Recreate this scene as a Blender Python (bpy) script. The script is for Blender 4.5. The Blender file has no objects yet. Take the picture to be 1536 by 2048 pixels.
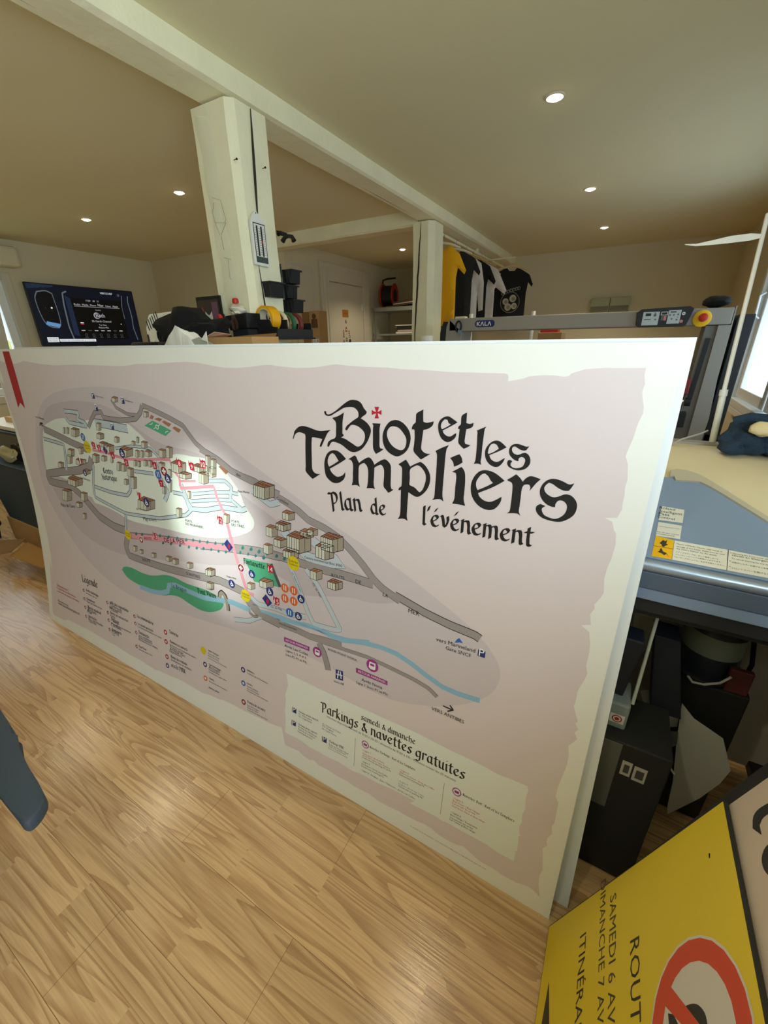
import bpy, bmesh, math, random
from mathutils import Vector, Matrix, geometry, noise
random.seed(7)
SC = bpy.context.scene
COL = SC.collection
R = math.radians

# ------------------------------------------------------------------ camera
CAM = Vector((0, 0, 1.5))
AX = Vector((0.87001804, 0.49281381, -0.01425349))      # image right
AY = Vector((0.17864335, -0.34206094, -0.92254044))     # image down
AZ = Vector((-0.45951623, 0.80008054, -0.38563709))     # view direction
FPX = 816.0
cam_data = bpy.data.cameras.new('camera')
cam = bpy.data.objects.new('camera', cam_data)
COL.objects.link(cam)
rot = Matrix((AX, -AY, -AZ)).transposed()
cam.matrix_world = Matrix.Translation(CAM) @ rot.to_4x4()
cam_data.sensor_fit = 'VERTICAL'
cam_data.sensor_height = 36.0
cam_data.lens = FPX / 2048 * 36.0
cam_data.clip_start = 0.01
SC.camera = cam

# ------------------------------------------------------------------ exposure, sky, daylight
SC.view_settings.view_transform = 'Standard'
SC.view_settings.look = 'None'
SC.view_settings.exposure = 0.08
SC.view_settings.gamma = 1.0
SC.view_settings.use_curve_mapping = False
SC.cycles.max_bounces = 10
SC.cycles.diffuse_bounces = 6
world = bpy.data.worlds.new('sky')
SC.world = world
world.use_nodes = True
bgn = world.node_tree.nodes['Background']
bgn.inputs[0].default_value = (0.68, 0.86, 1.0, 1)
bgn.inputs[1].default_value = 2.0

def area_light(name, loc, target, sx, sy, power, col):
    l = bpy.data.lights.new(name, 'AREA')
    l.shape = 'RECTANGLE'; l.size = sx; l.size_y = sy; l.energy = power; l.color = col
    o = bpy.data.objects.new(name, l); COL.objects.link(o)
    o.location = loc
    o.rotation_euler = (Vector(target) - Vector(loc)).to_track_quat('-Z', 'Y').to_euler()
    return o
# daylight entering by the three glazed openings (the lights stand outside the panes)
area_light('daylight_right_window', (1.15, 3.55, 1.65), (0, 3.2, 1.2), 1.7, 1.2, 8, (0.66, 0.86, 1.0))
area_light('daylight_left_window', (-6.0, 1.55, 1.6), (-3, 1.6, 1.0), 1.2, 1.3, 2, (0.9, 1.0, 0.85))
area_light('daylight_glass_door', (1.08, -0.40, 1.3), (-0.5, 0.35, 1.05), 1.2, 1.9, 92, (0.74, 0.90, 1.0))
WARM = (1.0, 0.85, 0.60)
LAMP_W = 2.2

# ------------------------------------------------------------------ helpers
def srgb(c):
    return tuple(((x / 255) / 12.92 if x / 255 <= 0.04045 else (((x / 255) + 0.055) / 1.055) ** 2.4) for x in c) + (1,)
MATS = {}
def mat(name, c=(200, 200, 200), rough=0.6, metal=0.0, emit=None, es=0.0, bump=0.0, bscale=40.0, vary=0.0, vscale=6.0, trans=0.0, alpha=1.0, coat=0.0, ior=1.45):
    if name in MATS: return MATS[name]
    m = bpy.data.materials.new(name); m.use_nodes = True
    nt = m.node_tree; b = nt.nodes['Principled BSDF']
    b.inputs['Base Color'].default_value = srgb(c)
    b.inputs['Roughness'].default_value = rough
    b.inputs['Metallic'].default_value = metal
    b.inputs['IOR'].default_value = ior
    b.inputs['Transmission Weight'].default_value = trans
    b.inputs['Alpha'].default_value = alpha
    b.inputs['Coat Weight'].default_value = coat
    if emit is not None:
        b.inputs['Emission Color'].default_value = srgb(emit); b.inputs['Emission Strength'].default_value = es
    if vary or bump:
        tc = nt.nodes.new('ShaderNodeTexCoord')
    if vary:
        n = nt.nodes.new('ShaderNodeTexNoise'); n.inputs['Scale'].default_value = vscale; n.inputs['Detail'].default_value = 4
        nt.links.new(tc.outputs['Object'], n.inputs['Vector'])
        mx = nt.nodes.new('ShaderNodeMix'); mx.data_type = 'RGBA'
        a = srgb(tuple(max(0, x * (1 - vary)) for x in c)); bb = srgb(tuple(min(255, x * (1 + vary * .6)) for x in c))
        mx.inputs[6].default_value = a; mx.inputs[7].default_value = bb
        nt.links.new(n.outputs['Fac'], mx.inputs[0]); nt.links.new(mx.outputs[2], b.inputs['Base Color'])
    if bump:
        n2 = nt.nodes.new('ShaderNodeTexNoise'); n2.inputs['Scale'].default_value = bscale; n2.inputs['Detail'].default_value = 5
        nt.links.new(tc.outputs['Object'], n2.inputs['Vector'])
        bp = nt.nodes.new('ShaderNodeBump'); bp.inputs['Strength'].default_value = bump; bp.inputs['Distance'].default_value = 0.01
        nt.links.new(n2.outputs['Fac'], bp.inputs['Height']); nt.links.new(bp.outputs[0], b.inputs['Normal'])
    MATS[name] = m
    return m

class MB:
    """collects shapes into one mesh"""
    def __init__(self): self.bm = bmesh.new()
    def box(self, x0, x1, y0, y1, z0, z1, bev=0.0, seg=2):
        b = self.bm; before = set(b.verts)
        vs = [b.verts.new((x, y, z)) for x in (x0, x1) for y in (y0, y1) for z in (z0, z1)]
        f = [(0, 1, 3, 2), (4, 6, 7, 5), (0, 4, 5, 1), (2, 3, 7, 6), (0, 2, 6, 4), (1, 5, 7, 3)]
        fs = [b.faces.new([vs[i] for i in q]) for q in f]
        if bev > 0:
            es = list({e for q in fs for e in q.edges})
            bmesh.ops.bevel(b, geom=es, offset=bev, segments=seg, affect='EDGES', profile=0.5)
        return self
    def obox(self, c, ux, uy, uz, bev=0.0):
        """box with centre c and half-axis vectors"""
        b = self.bm; c = Vector(c); ux, uy, uz = Vector(ux), Vector(uy), Vector(uz)
        vs = [b.verts.new(c + ux * i + uy * j + uz * k) for i in (-1, 1) for j in (-1, 1) for k in (-1, 1)]
        f = [(0, 1, 3, 2), (4, 6, 7, 5), (0, 4, 5, 1), (2, 3, 7, 6), (0, 2, 6, 4), (1, 5, 7, 3)]
        fs = [b.faces.new([vs[i] for i in q]) for q in f]
        if bev > 0:
            bmesh.ops.bevel(b, geom=list({e for q in fs for e in q.edges}), offset=bev, segments=2, affect='EDGES', profile=0.5)
        return self
    def tube(self, pts, r, n=10, cap=True, rs=None):
        b = self.bm; pts = [Vector(p) for p in pts]; rings = []
        up = None
        for i, p in enumerate(pts):
            d = (pts[min(i + 1, len(pts) - 1)] - pts[max(i - 1, 0)]).normalized()
            if up is None:
                up = d.orthogonal().normalized()
            else:
                up = (up - d * up.dot(d)).normalized()
            s = d.cross(up); rr = rs[i] if rs else r
            rings.append([b.verts.new(p + (up * math.cos(2 * math.pi * k / n) + s * math.sin(2 * math.pi * k / n)) * rr) for k in range(n)])
        for a, c in zip(rings, rings[1:]):
            for k in range(n):
                b.faces.new((a[k], a[(k + 1) % n], c[(k + 1) % n], c[k]))
        if cap:
            b.faces.new(rings[0][::-1]); b.faces.new(rings[-1])
        return self
    def cyl(self, p0, p1, r, n=20, r2=None):
        return self.tube([p0, p1], r, n, True, [r, r if r2 is None else r2])
    def lathe(self, prof, c, axis=(0, 0, 1), n=24, cap=True):
        """prof: (radius, height) along axis"""
        b = self.bm; c = Vector(c); ax = Vector(axis).normalized(); u = ax.orthogonal().normalized(); v = ax.cross(u)
        rings = [[b.verts.new(c + ax * h + (u * math.cos(2 * math.pi * k / n) + v * math.sin(2 * math.pi * k / n)) * max(r, 1e-4)) for k in range(n)] for r, h in prof]
        for a, d in zip(rings, rings[1:]):
            for k in range(n): b.faces.new((a[k], a[(k + 1) % n], d[(k + 1) % n], d[k]))
        if cap:
            b.faces.new(rings[0][::-1]); b.faces.new(rings[-1])
        return self
    def prism(self, pts, vec, bev=0.0):
        """closed polygon pts (3d) extruded by vec"""
        b = self.bm; vec = Vector(vec)
        lo = [b.verts.new(Vector(p)) for p in pts]; hi = [b.verts.new(Vector(p) + vec) for p in pts]
        n = len(pts); fs = [b.faces.new(lo[::-1]), b.faces.new(hi)]
        for k in range(n): fs.append(b.faces.new((lo[k], lo[(k + 1) % n], hi[(k + 1) % n], hi[k])))
        if bev > 0:
            bmesh.ops.bevel(b, geom=list({e for q in fs for e in q.edges}), offset=bev, segments=2, affect='EDGES', profile=0.5)
        return self
    def grid(self, fn, nu, nv, closed=False):
        b = self.bm
        g = [[b.verts.new(fn(i / nu, j / nv)) for j in range(nv + 1)] for i in range(nu + 1)]
        for i in range(nu):
            for j in range(nv): b.faces.new((g[i][j], g[i + 1][j], g[i + 1][j + 1], g[i][j + 1]))
        return self
    def blob(self, c, r, seed=0, amp=0.25, sub=3, freq=1.6):
        before = len(self.bm.verts)
        res = bmesh.ops.create_icosphere(self.bm, subdivisions=sub, radius=1.0)
        c = Vector(c); r = Vector(r)
        for v in res['verts']:
            d = v.co.normalized(); k = 1 + amp * noise.noise(d * freq + Vector((seed * 3.1, seed * 1.7, 0))) * 1.6
            v.co = Vector((c.x + d.x * r.x * k, c.y + d.y * r.y * k, c.z + d.z * r.z * k))
        return self
    def build(self, name, m, parent=None, smooth=False, bevel=None):
        b = self.bm
        bmesh.ops.recalc_face_normals(b, faces=b.faces[:])
        me = bpy.data.meshes.new(name); b.to_mesh(me); b.free()
        o = bpy.data.objects.new(name, me); COL.objects.link(o)
        ms = m if isinstance(m, (list, tuple)) else [m]
        for q in ms: me.materials.append(q)
        if smooth:
            me.polygons.foreach_set('use_smooth', [True] * len(me.polygons))
            try: me.set_sharp_from_angle(angle=R(40))
            except Exception: pass
        if parent is not None: put(o, parent)
        return o
def put(o, parent):
    o.parent = parent
    o.matrix_parent_inverse = Matrix.Translation(-parent.location) if not any(parent.rotation_euler) else parent_world(parent).inverted()
def parent_world(p):
    return Matrix.Translation(p.location) @ p.rotation_euler.to_matrix().to_4x4()
def tag(o, label, cat, group=None, kind=None):
    o['label'] = label; o['category'] = cat
    if group: o['group'] = group
    if kind: o['kind'] = kind
    return o
def thing(name, label, cat, loc=(0, 0, 0), group=None, kind=None):
    o = bpy.data.objects.new(name, None); COL.objects.link(o)
    o.location = loc; o.empty_display_size = 0.05
    return tag(o, label, cat, group, kind)
def structure(o, label, cat='room'):
    return tag(o, label, cat, None, 'structure')
def at(px, py, x=None, y=None, z=None):
    """world point on the given plane that the photograph shows at a pixel"""
    d = AX * ((px - 768) / FPX) + AY * ((py - 1024) / FPX) + AZ
    if x is not None: t = x / d.x
    elif y is not None: t = y / d.y
    else: t = (z - CAM.z) / d.z
    return CAM + d * t

# ------------------------------------------------------------------ printed artwork: flat inks laid on a surface
GLY = {  # round-gothic pen letters: advance, strokes (x-height 1)
 'a': (.85, [[(.62, .9), (.35, 1), (.12, .7), (.12, .3), (.32, 0), (.62, .25)], [(.62, 1), (.62, .1), (.78, .02)]]),
 'b': (.85, [[(.15, 1.5), (.15, .08), (.45, 0), (.7, .3), (.7, .7), (.45, 1), (.15, .8)]]),
 'c': (.75, [[(.66, .85), (.42, 1), (.13, .7), (.13, .3), (.4, 0), (.68, .18)]]),
 'd': (.85, [[(.62, .8), (.35, 1), (.12, .7), (.12, .3), (.35, 0), (.62, .25)], [(.62, 1.5), (.62, .1), (.75, .02)]]),
 'e': (.78, [[(.2, .42), (.68, .72), (.42, 1), (.13, .7), (.13, .3), (.4, 0), (.7, .2)]]),
 'f': (.6, [[(.62, 1.38), (.42, 1.5), (.28, 1.3), (.28, 0)], [(.08, .95), (.55, .98)]]),
 'g': (.85, [[(.62, .85), (.35, 1), (.12, .7), (.12, .3), (.32, .05), (.62, .3)], [(.65, 1), (.65, -.25), (.42, -.5), (.12, -.38)]]),
 'h': (.85, [[(.17, 1.5), (.17, 0)], [(.17, .78), (.48, 1), (.68, .78), (.68, .05), (.5, -.2)]]),
 'i': (.42, [[(.1, .9), (.2, 1), (.2, .1), (.33, .02)], [(.16, 1.32), (.26, 1.42)]]),
 'k': (.8, [[(.17, 1.5), (.17, 0)], [(.62, 1), (.2, .52), (.68, 0)]]),
 'l': (.42, [[(.2, 1.5), (.2, .1), (.33, .02)]]),
 'm': (1.25, [[(.08, .9), (.18, 1), (.18, 0)], [(.18, .78), (.45, 1), (.6, .8), (.6, 0)], [(.6, .78), (.88, 1), (1.03, .8), (1.03, .1), (1.15, .02)]]),
 'n': (.85, [[(.08, .9), (.18, 1), (.18, 0)], [(.18, .78), (.48, 1), (.65, .8), (.65, .1), (.78, .02)]]),
 'o': (.82, [[(.42, 1), (.13, .7), (.13, .3), (.42, 0), (.69, .3), (.69, .7), (.42, 1)]]),
 'p': (.85, [[(.08, .9), (.18, 1), (.18, -.5)], [(.18, .78), (.45, 1), (.7, .7), (.7, .3), (.45, 0), (.18, .18)]]),
 'q': (.85, [[(.62, .8), (.35, 1), (.12, .7), (.12, .3), (.35, 0), (.62, .25)], [(.65, 1), (.65, -.5)]]),
 'r': (.68, [[(.08, .9), (.18, 1), (.18, 0)], [(.18, .78), (.42, 1), (.62, .88)]]),
 's': (.7, [[(.62, .9), (.35, 1), (.15, .75), (.35, .55), (.6, .35), (.45, .02), (.15, .05), (.12, .2)]]),
 't': (.62, [[(.28, 1.3), (.28, .15), (.42, 0), (.56, .08)], [(.06, .95), (.56, 1)]]),
 'u': (.85, [[(.08, .95), (.18, 1), (.18, .2), (.38, 0), (.62, .22)], [(.62, 1), (.62, .1), (.76, .02)]]),
 'v': (.8, [[(.1, 1), (.22, .95), (.38, 0), (.66, .6), (.6, 1)]]),
 'x': (.78, [[(.1, .98), (.66, .02)], [(.64, 1), (.12, 0)]]),
 'z': (.75, [[(.12, .95), (.65, .95), (.12, .05), (.68, .05)]]),
 '&': (1.0, [[(.88, .5), (.5, 0), (.2, .15), (.2, .4), (.62, 1.05), (.45, 1.3), (.3, 1.05), (.9, 0)]]),
 "'": (.3, [[(.2, 1.55), (.1, 1.2)]]), '-': (.5, [[(.1, .5), (.4, .5)]]), ':': (.35, [[(.15, .75), (.2, .8)], [(.15, .1), (.2, .15)]]),
 'B': (1.0, [[(.25, 1.4), (.25, 0)], [(.02, 1.3), (.5, 1.5), (.75, 1.2), (.4, .85), (.82, .45), (.5, 0), (.05, .05)]]),
 'C': (.95, [[(.85, 1.3), (.5, 1.5), (.15, 1.1), (.15, .4), (.5, 0), (.88, .25)], [(.5, 1.4), (.5, .1)]]),
 'F': (.8, [[(.3, 1.35), (.3, 0), (.1, -.15)], [(.05, 1.3), (.3, 1.45), (.8, 1.4)], [(.15, .8), (.62, .82)]]),
 'L': (.85, [[(.1, 1.4), (.25, 1.5), (.25, .1), (.5, .02), (.82, .12)]]),
 'N': (1.05, [[(.1, 1.35), (.25, 1.45), (.25, 0)], [(.25, 1.35), (.75, .1)], [(.78, 1.5), (.78, 0)]]),
 'P': (.95, [[(.25, 1.4), (.25, -.15)], [(-.08, 1.38), (.1, 1.3), (.5, 1.5), (.82, 1.1), (.6, .55), (.25, .5)]]),
 'M': (1.2, [[(.15, 1.4), (.15, 0)], [(.15, 1.3), (.5, 1.5), (.58, 0)], [(.58, 1.3), (.95, 1.5), (1.0, .1), (1.12, 0)]]),
 'R': (1.0, [[(.25, 1.4), (.25, 0)], [(-.02, 1.35), (.5, 1.5), (.78, 1.15), (.3, .75), (.85, 0)]]),
 'T': (.9, [[(.02, 1.2), (.2, 1.45), (.5, 1.38), (.85, 1.42)], [(.42, 1.4), (.42, .15), (.62, 0), (.8, .1)]]),
 'V': (.95, [[(.08, 1.4), (.25, 1.45), (.42, 0), (.8, .9), (.72, 1.45)]]),
 ' ': (.45, [])}
ACC = {'é': 'e', 'è': 'e', 'à': 'a', 'É': 'E'}
_font_cache = {}
def font_faces(body):
    if body in _font_cache: return _font_cache[body]
    c = bpy.data.curves.new('t', 'FONT'); c.body = body; c.resolution_u = 2
    o = bpy.data.objects.new('t', c); COL.objects.link(o)
    bpy.context.view_layer.update()
    me = bpy.data.meshes.new_from_object(o.evaluated_get(bpy.context.evaluated_depsgraph_get()))
    vs = [v.co.to_2d() for v in me.vertices]
    fs = [tuple(p.vertices) for p in me.polygons]
    bpy.data.objects.remove(o); bpy.data.curves.remove(c); bpy.data.meshes.remove(me)
    x0 = min((v.x for v in vs), default=0); x1 = max((v.x for v in vs), default=1)
    _font_cache[body] = (vs, fs, x0, x1)
    return _font_cache[body]
def smooth_poly(p, step=3):
    """rounds gentle turns, keeps sharp corners"""
    n = len(p); out = []
    P = [Vector(q) for q in p]
    sharp = []
    for i in range(n):
        a = P[i] - P[i - 1]; b = P[(i + 1) % n] - P[i]
        sharp.append(a.length < 1e-6 or b.length < 1e-6 or a.angle(b) > R(52))
    for i in range(n):
        p1, p2 = P[i], P[(i + 1) % n]
        t1 = (p2 - P[i - 1]) * .5 if not sharp[i] else (p2 - p1)
        t2 = (P[(i + 2) % n] - p1) * .5 if not sharp[(i + 1) % n] else (p2 - p1)
        L = (p2 - p1).length
        if t1.length > 1e-6: t1 = t1.normalized() * L
        if t2.length > 1e-6: t2 = t2.normalized() * L
        for k in range(step):
            t = k / step
            out.append(p1 * (2 * t ** 3 - 3 * t * t + 1) + t1 * (t ** 3 - 2 * t * t + t) + p2 * (-2 * t ** 3 + 3 * t * t) + t2 * (t ** 3 - t * t))
    return [(q.x, q.y) for q in out]
class Ink:
    """inks in surface millimetres (u right, v up), each on a thin layer"""
    def __init__(self, colors): self.items = []; self.colors = colors
    def face(self, pts, m, l): self.items.append(([Vector(p) for p in pts], [tuple(range(len(pts)))], m, l))
    def mesh(self, vs, fs, m, l): self.items.append(([Vector(v) for v in vs], fs, m, l))
    def poly(self, loops, m, l):
        loops = [[Vector((x, y, 0)) for x, y in q] for q in loops]
        flat = [p.to_2d() for q in loops for p in q]
        tris = geometry.tessellate_polygon(loops)
        self.mesh(flat, [tuple(t) for t in tris], m, l)
    def rect(self, u0, v0, u1, v1, m, l): self.face([(u0, v0), (u1, v0), (u1, v1), (u0, v1)], m, l)
    def disc(self, u, v, r, m, l, n=24):
        self.face([(u + r * math.cos(2 * math.pi * k / n), v + r * math.sin(2 * math.pi * k / n)) for k in range(n)], m, l)
    def line(self, pts, w, m, l, rounded=True):
        P = [Vector(p) for p in pts]
        if len(P) > 2:      # soften the bends
            Q = [P[0]]
            for i in range(1, len(P) - 1):
                Q += [P[i] * .75 + P[i - 1] * .25, P[i] * .96 + (P[i - 1] + P[i + 1]) * .02, P[i] * .75 + P[i + 1] * .25]
            P = Q + [P[-1]]
        lft, rgt = [], []
        for i, p in enumerate(P):
            d = P[min(i + 1, len(P) - 1)] - P[max(i - 1, 0)]
            if d.length < 1e-9: d = Vector((1, 0))
            nrm = Vector((-d.y, d.x)).normalized() * w / 2
            lft.append(p + nrm); rgt.append(p - nrm)
        for i in range(len(P) - 1): self.face([rgt[i], rgt[i + 1], lft[i + 1], lft[i]], m, l)
    def text(self, a, b, body, m, l, full=None):
        a, b = Vector(a), Vector(b); d = b - a; L = d.length; ux = d / L; uy = Vector((-ux.y, ux.x))
        vs, fs, x0, x1 = font_faces(body)
        s = L / max(x1 - x0, .01)
        if full and full != body: vs, fs, _, _ = font_faces(full)
        self.mesh([a + ux * ((v.x - x0) * s) + uy * (v.y * s) for v in vs], fs, m, l)
    def gothic(self, a, b, body, m, l, nib=.26):
        a, b = Vector(a), Vector(b); d = b - a; ux = d.normalized(); uy = Vector((-ux.y, ux.x))
        adv = sum(GLY.get(ACC.get(c, c), GLY['o'])[0] for c in body); s = d.length / adv
        nv = Vector((math.cos(R(38)), math.sin(R(38)))) * nib / 2; tmin = nib * .32 / 2; x = 0
        for ch in body:
            w, st = GLY.get(ACC.get(ch, ch), GLY['o'])
            st = list(st)
            if ch in 'é': st.append([(.36, 1.22), (.52, 1.5)])
            if ch in 'è': st.append([(.52, 1.22), (.36, 1.5)])
            for path in st:
                q = [Vector(p) for p in path]
                if len(q) > 3:
                    z = [q[0]]
                    for i in range(len(q) - 1): z += [q[i] * .7 + q[i + 1] * .3, q[i] * .3 + q[i + 1] * .7]
                    q = z + [q[-1]]
                for p0, p1 in zip(q, q[1:]):
                    dd = p1 - p0
                    if dd.length < 1e-6: continue
                    dd.normalize(); n1 = Vector((-dd.y, dd.x)); off = nv * (1 if nv.dot(n1) >= 0 else -1)
                    if abs(off.dot(n1)) < tmin: off = n1 * tmin + dd * off.dot(dd) * .5
                    e = dd * .02
                    qd = [p0 - e - off, p1 + e - off, p1 + e + off, p0 - e + off]
                    self.face([a + ux * ((x + t.x) * s) + uy * (t.y * s) for t in qd], m, l)
            x += w
    def read(self, lines, skip=()):
        for ln in lines:
            f = ln.split('|'); k = f[0]; pl = lambda s: [tuple(float(c) for c in p.split(',')) for p in s.split()]
            if k in 'PS':
                loops = [pl(s) for s in f[3:]]
                if k == 'S': loops = [smooth_poly(q) for q in loops]
                self.poly(loops, f[1], float(f[2]))
            elif k == 'L': self.line(pl(f[4]), float(f[3]), f[1], float(f[2]))
            elif k == 'C': self.disc(float(f[3]), float(f[4]), float(f[5]), f[1], float(f[2]))
            elif k == 'H':       # little drawn house: roof, two walls, ink outlines, n bays
                l = float(f[1]); n = int(f[2]); Aa, B, C, D, A2, D2, C2 = [Vector(p) for p in pl(f[3])]
                self.poly([[A2, Aa, B, C, C2, D2]], 'wall', l - .6); self.poly([[Aa, B, C, D]], 'roof', l)
                self.poly([[Aa, D, D2, A2]], 'wlight', l); self.poly([[D, C, C2, D2]], 'wall', l)
                w = max(1.1, min(2.0, (C - Aa).length / 34))
                for p, q in ((Aa, B), (B, C), (C, D), (D, Aa), (Aa, A2), (A2, D2), (D2, C2), (C2, C), (D, D2)): self.line([p, q], w, 'ink', l + .5)
                for i in range(1, n):
                    t = i / n
                    for p, q in ((Aa.lerp(D, t), A2.lerp(D2, t)), (Aa.lerp(D, t), B.lerp(C, t))): self.line([p, q], w * .8, 'ink', l + .5)
                if n > 2:
                    self.line([D.lerp(C, .5), D2.lerp(C2, .5)], w * .8, 'ink', l + .5); self.line([Aa.lerp(B, .5), D.lerp(C, .5)], w * .8, 'ink', l + .5)
            elif k == 'Q':
                u, v, h = map(float, f[3:6]); h /= 2; self.rect(u - h, v - h, u + h, v + h, f[1], float(f[2]))
            elif k == 'T':
                a, b = pl(f[4]); (self.gothic if f[3] == 'G' else self.text)(a, b, f[5], f[1], float(f[2]))
            elif k == 'F':
                a, b = pl(f[3]); self.text(a, b, f[4], f[1], float(f[2]), f[5])
        return self
    def build(self, name, fn, parent, cuts=None, dl=0.00022, base=0.0):
        """fn(u_m, v_m, lift_m) -> world point"""
        keys = sorted({i[2] for i in self.items}); verts = []; faces = []; mi = []
        for pts, fs, m, l in self.items:
            o = len(verts); verts += [(p.x / 1000, p.y / 1000, base + l * dl) for p in pts]
            for f in fs:
                faces.append(tuple(o + k for k in f)); mi.append(keys.index(m))
        me = bpy.data.meshes.new(name); me.from_pydata(verts, [], faces)
        me.polygons.foreach_set('material_index', mi)
        bm = bmesh.new(); bm.from_mesh(me)
        if cuts:
            for c in cuts:
                bmesh.ops.bisect_plane(bm, geom=bm.verts[:] + bm.edges[:] + bm.faces[:], plane_co=(0, c, 0), plane_no=(0, 1, 0), dist=1e-6)
        for v in bm.verts: v.co = fn(*v.co)
        # faces look along the surface normal
        nrm = (fn(.1, .1, .01) - fn(.1, .1, 0))
        bm.normal_update()
        for f in bm.faces:
            if f.normal.dot(nrm) < 0: f.normal_flip()
        bm.to_mesh(me); bm.free()
        for k in keys: me.materials.append(self.colors[k])
        o = bpy.data.objects.new(name, me); COL.objects.link(o)
        put(o, parent)
        return o
def load(txt):
    d = {}; k = None
    for ln in txt.strip().splitlines():
        if ln.startswith('#'): k = ln[1:]; d[k] = []
        elif ln: d[k].append(ln)
    return d

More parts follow.
